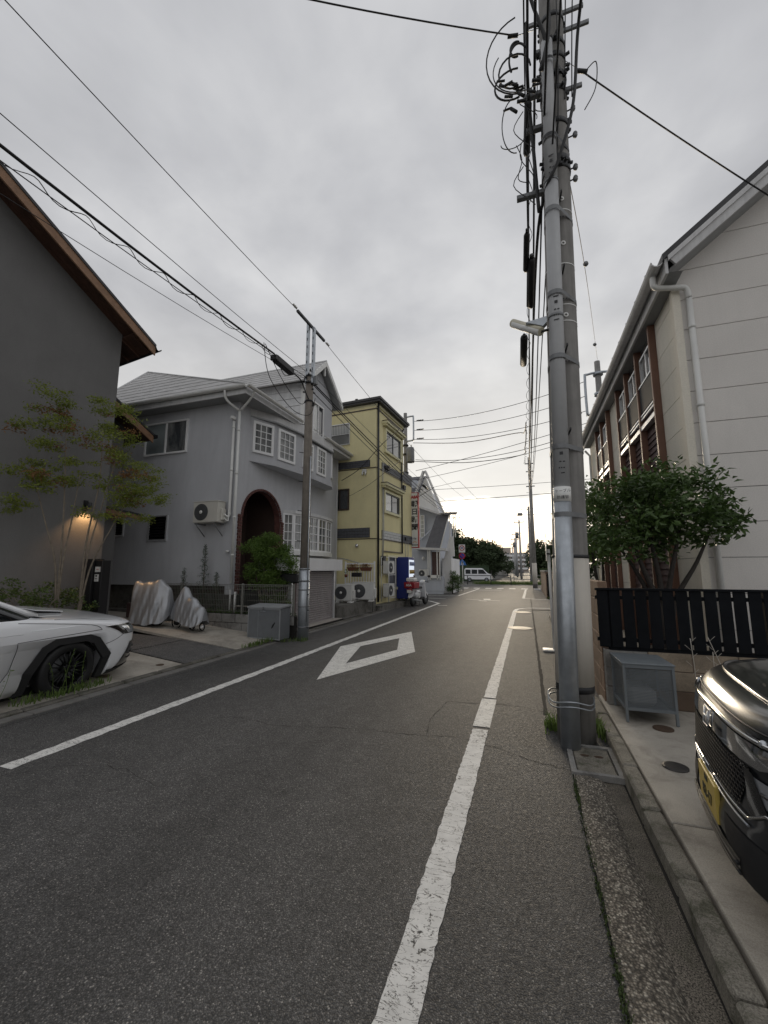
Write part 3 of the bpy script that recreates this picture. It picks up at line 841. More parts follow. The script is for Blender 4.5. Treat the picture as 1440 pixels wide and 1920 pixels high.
facet_window(bp[0], bp[1], .10, .93, 4.90, 5.84, 3, 4)
facet_window(bp[1], bp[2], .10, .72, 4.86, 5.84, 3, 4)
facet_window(bp[2], bp[3], .02, .34, 4.88, 5.80, 3, 4)
facet_window(bp[2], bp[3], .46, .78, 4.88, 5.86, 3, 4)
facet_window(bp[3], bp[4], .05, .95, 4.98, 5.92, 3, 4)
# ground floor bow window
bw = [(-7.35, 11.35), (-7.12, 11.62), (-6.97, 12.25), (-6.90, 12.9), (-6.93, 13.55), (-7.05, 14.2), (-7.35, 14.75)]
obj('bow_sill', ring([(x + (.06 if 0 < i < 6 else 0), y) for i, (x, y) in enumerate(bw)], 2.02, 2.16), M['white_pvc'], gh)
obj('bow_head', ring([(x + (.07 if 0 < i < 6 else 0), y) for i, (x, y) in enumerate(bw)], 3.36, 3.46), M['fascia'], gh)
obj('bow_backing', ring([(x - .09, y) for x, y in bw], 2.16, 3.36), M['dark_void'], gh)
for i in range(6):
    p, q = bw[i], bw[i + 1]; L = (Vector(q) - Vector(p)).length
    frame_window(WallF(p, (q[0] - p[0], q[1] - p[1])), gh, .0, L, 2.16, 3.36, M['white_frame'], M['glass_lace'], 2, 4, .055, .022, -.04, .02, -.015)
# tower and its gable
TY0, TY1, TYA, TX = 11.51, 13.66, 12.57, -6.83
tw = MB().prism([(TX, TY0, 5.9), (TX, TY1, 5.9), (TX, TY1, 7.88), (TX, TYA, 8.86), (TX, TY0, 7.72)], (-.16, 0, 0))
tw.box(-7.5, TX - .16, TY1 - .15, TY1, 5.9, 7.88)
obj('tower_wall', tw, M['stucco_grey'], gh)
for k in range(6):
    z0 = 6.2 + k * .27
    obj('siding_board', MB().prism([(TX - .02, TY0 - .01, z0), (TX - .02, TY0 - .03, z0), (TX - .02, TY0 - .012, z0 + .262), (TX - .02, TY0 + .05, z0 + .262), (TX - .02, TY0 + .05, z0)], (-3.1, 0, 0)), M['fascia'], gh)
obj('corner_board', MB().box(TX - .07, TX + .03, TY0 - .045, TY0 + .05, 5.97, 7.80), M['white_pvc'], gh)
FT = WallF((TX, 0), (0, 1))
frame_window(FT, gh, 12.13, 12.93, 6.12, 7.42, M['white_frame'], [M['curtain'], M['glass_dark']], 2, 1, .055, .04, .0, .05, .012)
# tower roof: two slopes with courses, bargeboards
def slope(name, e0, e1, r0, r1, m, courses=10, th=.03, parent=None, lap=.012):
    """roof slope from eave edge e0-e1 up to ridge edge r0-r1, built course by course; each course is one part"""
    e0, e1, r0, r1 = map(Vector, (e0, e1, r0, r1)); nrm = (e1 - e0).cross(r0 - e0 if (r0 - e0).length > .01 else r1 - e0).normalized()
    if nrm.z < 0: nrm = -nrm
    for k in range(courses):
        a, b = k / courses, (k + 1) / courses + .006
        p0, p1 = e0.lerp(r0, a) + nrm * (lap + th), e1.lerp(r1, a) + nrm * (lap + th)
        q0, q1 = e0.lerp(r0, min(b, 1)) + nrm * th, e1.lerp(r1, min(b, 1)) + nrm * th
        mb = MB(); vs = [p0, p1, q1, q0, p0 - nrm * (lap + th), p1 - nrm * (lap + th), q1 - nrm * th, q0 - nrm * th]
        mb.add(vs, [(0, 1, 2, 3), (4, 7, 6, 5), (0, 4, 5, 1), (3, 2, 6, 7), (0, 3, 7, 4), (1, 5, 6, 2)])
        obj('roof_course', mb, m, parent)
RZ = 8.99
slope('r', (TX + .30, TY0 - .32, 7.70), (-9.8, TY0 - .32, 7.70), (TX + .30, TYA, RZ), (-11.2, TYA, RZ), M['shingle'], 7, parent=gh)
slope('r', (TX + .30, TY1 + .35, 7.85), (-9.8, TY1 + .35, 7.85), (TX + .30, TYA, RZ), (-11.2, TYA, RZ), M['shingle'], 7, parent=gh)
bb = MB()
for a, b in (((TY0 - .32, 7.70), (TYA, RZ)), ((TYA, RZ), (TY1 + .35, 7.85))):
    bb.prism([(TX + .31, a[0], a[1] + .05), (TX + .31, b[0], b[1] + .05), (TX + .31, b[0], b[1] - .14), (TX + .31, a[0], a[1] - .14)], (-.06, 0, 0))
bb.box(TX + .2, TX + .25, TYA - .03, TYA + .03, RZ - .5, RZ - .1)
obj('bargeboard', bb, M['white_pvc'], gh)
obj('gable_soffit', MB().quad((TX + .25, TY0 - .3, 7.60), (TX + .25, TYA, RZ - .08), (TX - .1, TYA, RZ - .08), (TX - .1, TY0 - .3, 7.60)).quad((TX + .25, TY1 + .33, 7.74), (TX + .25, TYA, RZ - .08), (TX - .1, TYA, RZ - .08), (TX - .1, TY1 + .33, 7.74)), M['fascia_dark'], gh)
# main roof: side slope and front slope meeting on a hip
EX, EY, EZ = -6.82, 8.55, 6.38
apx = (-13.24, 11.0, 8.93); apb = (-13.24, 13.4, 8.93)
slope('r', (-13.25, EY, EZ), (EX, EY, EZ), apx, (apx[0] + .01, apx[1], apx[2]), M['shingle'], 11, parent=gh)
slope('r', (EX, EY, EZ), (EX, 15.6, EZ), apx, apb, M['shingle'], 12, parent=gh)
obj('roof_deck', MB().add([(-13.3, EY, EZ), (EX, EY, EZ), (EX, 15.6, EZ), (-13.3, 15.6, EZ), apx, apb], [(0, 1, 4), (1, 2, 5, 4), (2, 3, 5), (0, 4, 5, 3), (0, 3, 2, 1)]), M['shingle'], gh)
hip = MB(); hip.tube([(EX, EY, EZ + .06), (apx[0], apx[1], apx[2] + .05)], .045, 6, flat=.6); hip.tube([(-13.25, EY, EZ + .06), (apx[0] - .02, apx[1], apx[2] + .05)], .04, 6); hip.tube([(TX + .3, TYA, RZ + .05), (-11.2, TYA, RZ + .05)], .045, 6)
loose(obj('hip_cap', hip, M['fascia'], gh))
# eaves: fascia boards, gutters, soffit
ev = MB(); ev.box(-13.25, EX, EY + .02, EY + .06, EZ - .20, EZ - .0); ev.box(EX - .04, EX, EY + .06, 11.45, EZ - .20, EZ)
ev.box(EX - .02, EX + .03, 12.95, 15.5, EZ - .22, EZ - .02)
loose(obj('eave_board', ev, M['fascia'], gh))
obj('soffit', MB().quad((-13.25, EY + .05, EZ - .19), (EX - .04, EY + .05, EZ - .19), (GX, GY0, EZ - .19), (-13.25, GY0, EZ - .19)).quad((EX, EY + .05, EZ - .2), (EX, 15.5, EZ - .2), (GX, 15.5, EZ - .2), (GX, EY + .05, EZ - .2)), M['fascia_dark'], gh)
def gutter_run(parent, pts, r=.055, m=None, name='gutter'):
    mb = MB()
    for a, b in zip(pts, pts[1:]):
        a = Vector(a); b = Vector(b); d = (b - a).normalized(); s_ = d.cross(Vector((0, 0, 1))).normalized()
        prof = [(math.cos(PI + PI * k / 6) * r, math.sin(PI + PI * k / 6) * r) for k in range(7)]
        prof2 = [(x * .82, y * .82) for x, y in prof][::-1]
        full = prof + prof2
        mb.prism([a + s_ * x + Vector((0, 0, z)) for x, z in full], b - a)
    return obj(name, mb, m or M['white_pvc'], parent)
gutter_run(gh, [(-13.3, EY - .05, EZ + .02), (EX + .04, EY - .05, EZ + .0)], .07)
gutter_run(gh, [(EX + .12, EY - .1, EZ), (EX + .12, 11.3, EZ - .02)], .07)
gutter_run(gh, [(EX + .12, 12.95, EZ - .04), (EX + .12, 15.55, EZ - .08)], .07)
# canopy slab over the bay right of the tower
obj('eave_slab', MB().prism([(EX + .05, 12.95, EZ - .26), (EX + .05, 15.5, EZ - .26), (-7.35, 15.5, EZ - .26), (-7.35, 13.7, EZ - .26), (-6.85, 13.5, EZ - .26)], (0, 0, .06)), M['fascia'], gh)
dp = MB()
dp.tube(smooth_path([(EX + .1, EY + .25, EZ - .07), (EX - .1, EY + .3, EZ - .28), (-7.22, GY0 - .10, EZ - .5)], 4), .032, 8)
dp.tube([(-7.28, GY0 - .07, EZ - .45), (-7.28, GY0 - .07, 1.2)], .038, 10); dp.tube([(-7.45, GY0 - .07, 5.6), (-7.45, GY0 - .07, 3.0), (-7.55, GY0 - .10, 2.8)], .038, 10)
dp.tube(smooth_path([(-7.45, EY - .05, EZ - .06), (-7.45, EY + .05, EZ - .3), (-7.28, GY0 - .07, EZ - .5)], 4), .035, 8)
for z in (5.3, 4.1, 2.9, 1.9): dp.tube([(-7.28, GY0 - .07, z), (-7.28, GY0 - .07, z + .05)], .046, 10); dp.tube([(-7.45, GY0 - .07, z + .1), (-7.45, GY0 - .07, z + .15)], .044, 10)
loose(obj('downpipe', dp, M['white_pvc'], gh))
obj('wall_camera', MB().obox(Matrix.Translation((-7.45, GY0 - .12, 5.68)), .05, .07, .05, .02), M['white_pvc'], gh)
obj('corner_trim', MB().box(GX - .005, GX + .03, GY1 - .02, GY1 + .03, .5, 6.1), M['white_pvc'], gh)
# garage box in front of the house, with its shutter
gr = MB()
gr.box(-6.5, -5.50, 9.0, 11.93, 1.52, 1.86)
obj('garage_roof', gr, M['stucco_white'], gh)
obj('garage_side_wall', MB().box(-6.4, -5.62, 9.3, 9.4, 0, 1.52), M['brown_siding'], gh)
obj('garage_side_wall', MB().box(-7.33, -5.68, 11.66, 11.72, 0, 1.52), M['stucco_white'], gh)
sh = obj('shutter', MB().box(-5.72, -5.69, 9.2, 11.62, .05, 1.5), M['shutter'], gh)
sl_ = MB()
for k in range(24):
    z = .06 + k * .06
    sl_.prism([(-5.69, 9.2, z), (-5.668, 9.2, z + .012), (-5.664, 9.2, z + .04), (-5.69, 9.2, z + .056)], (0, 2.42, 0))
obj('shutter_slats', sl_, M['shutter'], sh)
obj('shutter_rail', MB().box(-5.73, -5.62, 11.60, 11.66, .05, 1.52).box(-5.73, -5.62, 9.17, 9.22, .05, 1.52), M['alu'], gh)
ap_ = thing('tiled_apron', 'cream tiled apron in front of the roller shutter garage', 'paving', (-5.5, 10, 0))
obj('base', MB().prism([(-5.36, 8.9, .0), (-5.36, 11.7, .0), (-5.66, 11.7, .0), (-5.66, 8.9, .0)], (0, 0, .06)), M['joint'], ap_)
for i in range(18):
    for j in range(2):
        obj('tile', MB().box(-5.655 + j * .15, -5.515 + j * .15, 8.92 + i * .154, 9.064 + i * .154, .08, .092 + rnd.uniform(-.001, .001)), M['tile_floor'], ap_)

# air conditioner builder (local: width along x, front face -y)
def make_ac(name, label, w, h, d, body, loc, rz, group=None, feet=True, twotone=False):
    t = thing(name, label, 'air conditioner', loc, rz, group)
    lobj('body', MB().box(-w / 2, w / 2, -d / 2, d / 2, .06, .06 + h, .018), M[body], t)
    g_ = MB(); R_ = h * .40; cx = -w * .16; cz = .06 + h * .5
    g_.disc(Matrix.Translation((cx, -d / 2 - .004, cz)) @ Matrix.Rotation(PI / 2, 4, 'X'), R_, 28)
    fan = lobj('fan_opening', g_, M['ac_dark'], t)
    rg = MB()
    for q in range(1, 9):
        r_ = R_ * q / 8.2
        pts = [(cx + r_ * math.cos(2 * PI * k / 24), -d / 2 - .012, cz + r_ * math.sin(2 * PI * k / 24)) for k in range(25)]
        rg.tube(pts, .0035, 4, cap=False)
    for k in range(12):
        a = 2 * PI * k / 12; rg.tube([(cx + R_ * .2 * math.cos(a), -d / 2 - .014, cz + R_ * .2 * math.sin(a)), (cx + R_ * math.cos(a + .5), -d / 2 - .012, cz + R_ * math.sin(a + .5))], .0035, 4)
    lobj('fan_guard', rg, M['ac_dark'] if not twotone else M['galv_dull'], fan)
    lobj('fan_badge', MB().lathe([(.001, .01), (R_ * .2, .008), (R_ * .22, 0)], Matrix.Translation((cx, -d / 2 - .016, cz)) @ Matrix.Rotation(PI / 2, 4, 'X'), 14), M['white_panel'], fan)
    lobj('side_panel', MB().box(w * .30, w / 2 - .004, -d / 2 - .006, -d / 2 - .001, .08, .04 + h, .002), M[body], t)
    lobj('service_cover', MB().box(w / 2, w / 2 + .045, -d * .15, d * .4, .12, .12 + h * .55, .012), M[body], t)
    lobj('top_panel', MB().box(-w / 2 - .006, w / 2 + .006, -d / 2 - .006, d / 2 + .006, .055 + h, .075 + h, .006), M[body], t)
    if feet:
        for s_ in (-1, 1): lobj('foot', MB().prism([(s_ * w * .36 - .07, -d / 2 - .02, 0), (s_ * w * .36 + .07, -d / 2 - .02, 0), (s_ * w * .36 + .04, -d / 2 - .02, .06), (s_ * w * .36 - .04, -d / 2 - .02, .06)], (0, d + .04, 0)), M['white_pvc'], t)
    return t
ac = make_ac('air_conditioner', 'beige air conditioner hung on the side wall beside the downpipes of the grey house', .82, .56, .30, 'ac_body', (-7.98, 8.78, 2.72), 0, feet=False)
br = MB()
for x in (-.3, .3): br.box(x - .02, x + .02, -.17, .24, .02, .05); br.tube([(x, .2, -.28), (x, -.15, .03)], .012, 6)
loose(lobj('bracket', br, M['galv_dull'], ac))
lobj('pipe', MB().tube(smooth_path([(.44, .05, .3), (.55, .1, .22), (.5, .16, .45), (.52, .2, .9)], 5), .022, 7).tube(smooth_path([(.44, .05, .2), (.58, .05, .1), (.5, .15, .32)], 5), .014, 6), M['white_pvc'], ac)

# ================================================================ yellow three-storey building
yh = thing('apartment_building', 'yellow three-storey building with dark tile bands and black downpipes', 'building', (-5.6, 15.3, 0))
A4 = R(4)
ud = (math.sin(A4), math.cos(A4))
FY = WallF((-5.6, 15.3), ud)                      # front, u away from camera
FZ = WallF((-5.6, 15.3), (-math.cos(A4), math.sin(A4))); FZ.n = Vector((-math.sin(A4), -math.cos(A4), 0))   # side facing camera
wy = MB()
FY.box(wy, 0, 3.15, .1, 8.30, -4.2, 0); FY.box(wy, 3.15, 4.3, .1, 5.72, -4.2, 0)
obj('wall', wy, M['stucco_yellow'], yh)
FYb = MB(); FY.box(FYb, .03, 3.1, 8.30, 8.42, -4.25, .05)
obj('roof_trim', FYb, M['stucco_yellow_trim'], yh)
rf = MB(); FY.box(rf, -.18, 3.32, 8.42, 8.56, -4.4, .22); FY.box(rf, -.22, 3.36, 8.50, 8.60, -4.4, .27)
for k in range(3): FZ.box(rf, .8 + k * 1.2, .9 + k * 1.2, 8.6, 8.66, .12, .2)
obj('roof', rf, M['roof_black'], yh)
gl = MB(); FY.box(gl, .0, 3.15, 8.16, 8.20, 0, .03); FZ.box(gl, 0, 4, 8.16, 8.20, 0, .03)
obj('cornice_line', gl, M['brown_frame'], yh)
# tile bands, tile by tile where they show
def tile_band(Fr, u0, u1, z0, z1, mname, nmax=40, rows=3):
    base = MB(); Fr.box(base, u0, u1, z0, z1, 0, .018); b_ = obj('tile_band', base, M['joint'], yh)
    n = max(1, int((u1 - u0) / .12)); tm = MB()
    for j in range(rows):
        for i in range(n):
            a = u0 + (u1 - u0) * i / n; b = u0 + (u1 - u0) * (i + 1) / n; zz = z0 + (z1 - z0) * j / rows; zt = z0 + (z1 - z0) * (j + 1) / rows
            Fr.box(tm, a + .004, b - .004, zz + .006, zt - .006, .018, .03 + rnd.uniform(0, .003))
    obj('tiles', tm, M[mname], b_, kind='stuff')
tile_band(FZ, .28, 4.0, 5.72, 6.02, 'tile_band'); tile_band(FZ, .28, 4.0, 2.82, 3.22, 'tile_band')
tile_band(FY, .55, 4.3, 5.72, 6.02, 'tile_band'); tile_band(FY, .55, 2.9, 2.80, 3.16, 'tile_pale'); tile_band(FY, 2.9, 4.3, 2.80, 3.16, 'tile_band')
tb = MB(); FY.box(tb, 3.15, 4.32, 5.72, 6.2, -1.5, .02); obj('terrace_parapet', tb, M['tile_band'], yh)
ln = MB()
for z in (2.76, 5.66): FY.box(ln, 0, 4.3, z, z + .03, 0, .03); FZ.box(ln, 0, 4.0, z, z + .03, 0, .03)
loose(obj('string_course', ln, M['brown_frame'], yh))
# windows with trims and small canopies
def ywin(u0, u1, z0, z1, canopy=True, gm=None):
    t_ = MB(); w_ = .10
    FY.box(t_, u0 - w_, u1 + w_, z0 - w_, z0, 0, .09); FY.box(t_, u0 - w_, u0, z0, z1 + w_, 0, .09); FY.box(t_, u1, u1 + w_, z0, z1 + w_, 0, .09); FY.box(t_, u0, u1, z1, z1 + w_, 0, .09)
    obj('window_surround', t_, M['stucco_yellow_trim'], yh)
    frame_window(FY, yh, u0, u1, z0, z1, M['galv_dull'], gm or [M['glass_dark'], M['glass_curtain']], 2, 1, .04, .05, -.0, .045, .012)
    if canopy:
        c_ = MB(); FY.box(c_, u0 - .30, u1 + .25, z1 + .24, z1 + .34, 0, .26); FY.box(c_, u0 - .26, u1 + .21, z1 + .16, z1 + .24, 0, .18); co = obj('canopy', c_, M['stucco_yellow_trim'], yh)
        c2 = MB(); FY.box(c2, u0 - .31, u1 + .26, z1 + .34, z1 + .37, 0, .28); obj('flashing', c2, M['brown_frame'], co)
ywin(.90, 2.65, 6.62, 7.50); ywin(.78, 2.45, 4.00, 4.78, gm=[M['curtain'], M['glass_dark']]); ywin(1.13, 2.62, .80, 2.06, False, M['glass_curtain'])
c_ = MB(); FY.box(c_, .6, 2.9, 2.28, 2.32, 0, .06); obj('flashing', c_, M['brown_frame'], yh)
# side windows
w = frame_window(FZ, yh, 1.22, 2.1, 3.98, 4.88, M['brown_frame'], M['glass_dark'], 2, 1, .06, .03, -.0, .05, .012)
w = frame_window(FZ, yh, 1.22, 2.5, 6.78, 7.72, M['alu'], [M['glass_curtain'], M['curtain']], 1, 2, .03, .02, -.0, .05, .012)
# pipes
pp = MB()
def vp(Fr, u, z0, z1, n=.06, r=.035): pp.tube([Fr.p(u, z1, n), Fr.p(u, z0, n)], r, 8)
vp(FY, .04, .3, 8.4, .07, .045); vp(FY, 2.78, 2.3, 7.95); pp.tube([FY.p(2.78, 7.9, .06), FY.p(2.85, 8.2, .14)], .035, 8)
loose(obj('downpipe', pp, M['steel_dark'], yh))
p2 = MB(); p2.tube([FY.p(.55, 6.0, .05), FY.p(.55, 2.9, .05), FY.p(.50, 2.0, .05)], .018, 6); p2.tube([FY.p(.62, 5.2, .05), FY.p(.64, 2.9, .06), FY.p(.58, 2.1, .05)], .015, 6)
p2.tube([FY.p(3.3, 2.8, .05), FY.p(3.25, 2.0, .05)], .014, 6); p2.tube([FY.p(3.6, 2.8, .05), FY.p(3.6, 2.0, .05)], .014, 6)
p2.tube(smooth_path([FZ.p(2.1, 2.02, .05), FZ.p(1.5, 2.0, .05), FZ.p(.45, 1.72, .05), FZ.p(.32, 1.5, .05)], 4), .015, 6)
loose(obj('conduit', p2, M['pvc_grey'], yh))
vb = MB(); FY.box(vb, .42, .68, 1.72, 2.10, .0, .14, .01); obj('meter_box', vb, M['steel_dark'], yh)
obj('vent_hood', MB().sphere(FZ.p(.83, 2.5, .05), .085, 12, 8, (1, .9, 1)), M['chrome'], yh)
cm = MB(); FZ.box(cm, .42, .60, 5.50, 5.62, .02, .12, .01); cm.tube([FZ.p(.45, 5.5, .08), FZ.p(.45, 5.38, .12)], .035, 8); cm.tube([FZ.p(.58, 5.5, .08), FZ.p(.58, 5.38, .12)], .035, 8)
obj('flood_light', cm, M['white_pvc'], yh)
bx = MB(); FY.box(bx, 3.0, 3.25, 5.30, 5.5, 0, .1); FY.box(bx, 3.2, 3.4, 2.9, 3.05, 0, .1); loose(obj('junction_box', bx, M['steel_dark'], yh))
# stained retaining wall under it
rw = thing('retaining_wall', 'low stained concrete wall with a square post below the yellow building', 'wall', (-5.5, 13, 0))
obj('wall_body', MB().prism([(-5.58, 11.75, 0), (-5.40, 14.35, 0), (-5.40, 14.35, .44), (-5.58, 11.75, .44)], (-.14, 0, 0)), M['wall_dirty'], rw)
obj('post', MB().box(-5.62, -5.36, 14.35, 14.65, 0, .95, .015), M['wall_dirty'], rw)
obj('plinth', MB().prism([(-5.22, 14.65, 0), (-4.84, 18.6, 0), (-5.4, 18.6, 0), (-5.64, 14.65, 0)], (0, 0, .22)), M['wall_dirty'], rw)
obj('ledge', MB().box(-6.9, -5.74, 12.3, 14.9, 0, .43), M['wall_dirty'], rw)
def zz(): pass
make_ac('air_conditioner', 'small white air conditioner on the stained wall next to the garage shutter', .60, .54, .28, 'ac_white', (-5.93, 13.1, .44), R(3), 'air conditioners on the stained wall', )
make_ac('air_conditioner', 'larger white air conditioner on the stained wall next to the square concrete post', .80, .60, .30, 'ac_white', (-5.54, 13.85, .44), R(3), 'air conditioners on the stained wall', twotone=True)
for k, (z, lb) in enumerate(((1.32, 'white air conditioner seen end-on, on the upper shelf of the rack by the yellow building'), (.42, 'white air conditioner seen end-on, on the lower shelf of the rack by the yellow building'))):
    make_ac('air_conditioner', lb, .62, .50, .26, 'ac_white', (*FY.p(.66, 0, .26).xy, z), R(86), 'air conditioners on the rack', feet=False)
rk = MB()
for u in (.28, 1.03):
    for n in (.10, .42): rk.tube([FY.p(u, .3, n), FY.p(u, 2.05, n)], .016, 6)
for z in (.44, 1.34, 2.05):
    for n in (.10, .42): rk.tube([FY.p(.28, z, n), FY.p(1.03, z, n)], .014, 6)
tag(obj('equipment_rack', rk, M['white_pvc']), 'white steel rack carrying two air conditioners on the yellow building', 'rack')
# white railing with planters
rl = thing('railing', 'white metal railing with planters above the air conditioners', 'railing', (-6, 14.6, .6))
px0 = Vector((-6.55, 14.5, 0)); px1 = Vector((-5.42, 14.62, 0))
for i in range(12):
    p = px0.lerp(px1, i / 11)
    obj('baluster' if 0 < i < 11 else 'post', MB().box(p.x - (.012 if 0 < i < 11 else .03), p.x + (.012 if 0 < i < 11 else .03), p.y - .012, p.y + .012, .95, 1.78 if 0 < i < 11 else 1.86), M['white_frame'], rl)
obj('rail', MB().prism([(px0.x, px0.y - .015, 1.0), (px1.x, px1.y - .015, 1.0), (px1.x, px1.y + .015, 1.0), (px0.x, px0.y + .015, 1.0)], (0, 0, .05)).prism([(px0.x, px0.y - .015, 1.75), (px1.x, px1.y - .015, 1.75), (px1.x, px1.y + .015, 1.75), (px0.x, px0.y + .015, 1.75)], (0, 0, .05)), M['white_frame'], rl)

# ================================================================ white house with the slanted slate wall, beyond
wh = thing('house', 'pale grey house with a steep slate-clad lean-to wall and a small porch', 'house', (-6.5, 29, 0))
FW = WallF((-7.6, 27), (1, 0)); FW.n = Vector((0, -1, 0))
def xz(px, y, z): return (px, y, z)
# main volume with gable facing camera/right
obj('wall', MB().prism([(-11, 28.0, 0), (-5.72, 28.0, 0), (-5.72, 28.0, 5.3), (-6.3, 28.0, 5.9), (-7.2, 28, 7.9), (-11, 28, 7.9)], (0, 6, 0)), M['stucco_blue'], wh)
obj('gable_wall', MB().prism([(-7.25, 27.6, 5.95), (-5.45, 27.6, 5.2), (-6.45, 27.6, 8.0)], (0, .5, 0)), M['stucco_white'], wh)
slope('r', (-10.5, 26.6, 6.0), (-7.35, 26.6, 6.0), (-10.5, 29.2, 8.4), (-6.52, 29.2, 8.4), M['shingle_dark'], 9, parent=wh)
bb = MB()
for a, b in (((-7.35, 5.95), (-6.47, 8.35)), ((-6.47, 8.35), (-5.20, 5.25)), ((-7.5, 6.0), (-5.2, 5.15)), ((-5.2, 5.25), (-4.3, 5.25))):
    dx, dz = b[0] - a[0], b[1] - a[1]; L = math.hypot(dx, dz); nx, nz = -dz / L * .13, dx / L * .13
    bb.prism([(a[0], 27.3, a[1]), (b[0], 27.3, b[1]), (b[0] + nx, 27.3, b[1] + nz), (a[0] + nx, 27.3, a[1] + nz)], (0, .35, 0))
obj('bargeboard', bb, M['fascia'], wh)
slope('r', (-5.4, 26.9, 5.25), (-4.3, 26.9, 5.25), (-5.4, 29.5, 5.65), (-4.3, 29.5, 5.65), M['shingle'], 4, parent=wh)
obj('gable_vent', MB().box(-6.62, -6.42, 27.55, 27.6, 6.9, 7.3), M['white_frame'], wh)
# slanted slate plane
sp = [(-5.55, 27.3, 5.1), (-4.75, 27.3, 5.1), (-5.35, 26.9, 2.95), (-6.35, 26.9, 2.95)]
slope('r', (-6.32, 26.75, 2.95), (-5.32, 26.75, 2.95), (-5.62, 27.25, 5.2), (-4.78, 27.25, 5.2), M['shingle_dark'], 12, parent=wh)
obj('slate_edge', MB().tube([(-5.30, 26.7, 2.95), (-4.76, 27.2, 5.2)], .04, 5), M['white_pvc'], wh)
obj('stair_wall', MB().prism([(-5.42, 27.4, 0), (-4.72, 27.4, 0), (-4.72, 27.4, 2.42), (-4.50, 27.4, 2.42), (-4.55, 27.4, 3.75), (-4.80, 27.4, 3.75), (-5.25, 27.4, 2.1)], (0, .15, 0)).box(-5.4, -4.72, 27.55, 31, 0, 2.3), M['stucco_white'], wh)
po = MB()
for x in (-4.78, -4.55, -4.42): po.box(x - .025, x + .025, 27.5, 27.55, 3.7, 5.3)
for x in (-6.05, -5.92, -5.45, -5.28): po.box(x - .03, x + .03, 26.3, 26.36, .9, 2.85)
po.box(-5.92, -5.28, 26.3, 26.36, 1.0, 1.2)
loose(obj('porch_post', po, M['white_pvc'], wh))
obj('porch_roof', MB().prism([(-6.95, 26.2, 2.88), (-4.85, 26.2, 2.75), (-4.85, 26.2, 2.90), (-6.95, 26.2, 3.02)], (0, 1.1, 0)), M['fascia'], wh)
obj('porch_steps', MB().box(-5.85, -5.35, 26.6, 26.65, 1.1, 2.7), M['brown_siding'], wh)
obj('wall_lamp', MB().sphere((-6.55, 27.1, 2.3), .13, 10, 6, (.8, .5, 1)), M['white_pvc'], wh)
obj('side_wall', MB().box(-7.6, -5.95, 27.2, 27.3, .9, 2.9), M['stucco_blue'], wh)
frame_window(FW, wh, .72, 1.02, 3.75, 5.3, M['white_frame'], M['curtain'], 1, 5, .04, .03, -.75, -.70, -.72)
cb = MB(); cb.tube([(-7.0, 27.2, 3.3), (-5.9, 27.2, 4.3)], .05, 4); obj('stair_rail', cb, M['stucco_blue'], wh)
tag(obj('garden_wall', MB().box(-7.2, -5.05, 26.4, 26.55, .18, 1.12, .01).box(-7.2, -5.10, 26.42, 26.53, 0, .18), M['stucco_blue']), 'low pale blue-grey rendered wall behind the parked delivery scooter', 'wall')
wc = make_ac('air_conditioner', 'small white air conditioner behind the low wall of the far house', .55, .5, .28, 'ac_white', (-6.5, 26.9, 1.0), 0)

# ================================================================ dark taupe house on the left
dh = thing('house', 'dark taupe rendered house with steep roof and brown eaves, left of the parking lot', 'house', (-9.2, 6.8, 0))
A8 = R(8); dd = Vector((math.sin(A8), math.cos(A8), 0)); dn = Vector((math.cos(A8), -math.sin(A8), 0))
DC = Vector((-9.2, 6.83, 0)); SLP = .617
def dP(t, n, z): q = DC - dd * t + dn * n; return Vector((q.x, q.y, z))     # t: towards the camera from the far corner, n: out of the wall
def dz(t): return 7.07 + (t + .5) * SLP
prof = [(0, .2), (0, dz(0) - .06), (6.5, dz(6.5) - .06), (13.5, dz(0) - .06), (13.5, .2)]
obj('wall', MB().prism([dP(t, 0, z) for t, z in prof], -dn * .2).add([dP(0, -.2, .2), dP(0, -9, .2), dP(0, -9, dz(0) - .18), dP(0, -.2, dz(0) - .18)], [(0, 1, 2, 3)]), M['stucco_taupe'], dh)
def rake(t0, t1, n, th0, th1, w, m, name, zf=dz):
    a0, a1 = dP(t0, n, zf(t0) + th0), dP(t1, n, zf(t1) + th0)
    b0, b1 = dP(t0, n, zf(t0) + th1), dP(t1, n, zf(t1) + th1)
    return obj(name, MB().prism([a0, a1, b1, b0], -dn * w), m, dh)
rake(-.5, 6.5, .60, .0, .07, 9.0, M['roof_black'], 'roof')
rake(-.5, 6.5, .58, -.21, .0, .04, M['wood_fascia'], 'bargeboard')
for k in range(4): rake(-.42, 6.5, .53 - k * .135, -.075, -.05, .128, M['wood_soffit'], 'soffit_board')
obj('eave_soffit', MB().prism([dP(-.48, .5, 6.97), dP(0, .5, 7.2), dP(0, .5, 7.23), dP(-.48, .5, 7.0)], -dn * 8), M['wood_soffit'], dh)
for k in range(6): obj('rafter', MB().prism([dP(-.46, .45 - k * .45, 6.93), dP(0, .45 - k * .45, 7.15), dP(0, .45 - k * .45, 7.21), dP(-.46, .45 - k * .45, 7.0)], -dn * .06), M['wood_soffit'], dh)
gutter_run(dh, [dP(-.56, .62, 7.06), dP(-.56, -8, 7.06)], .075, M['black_frame'])
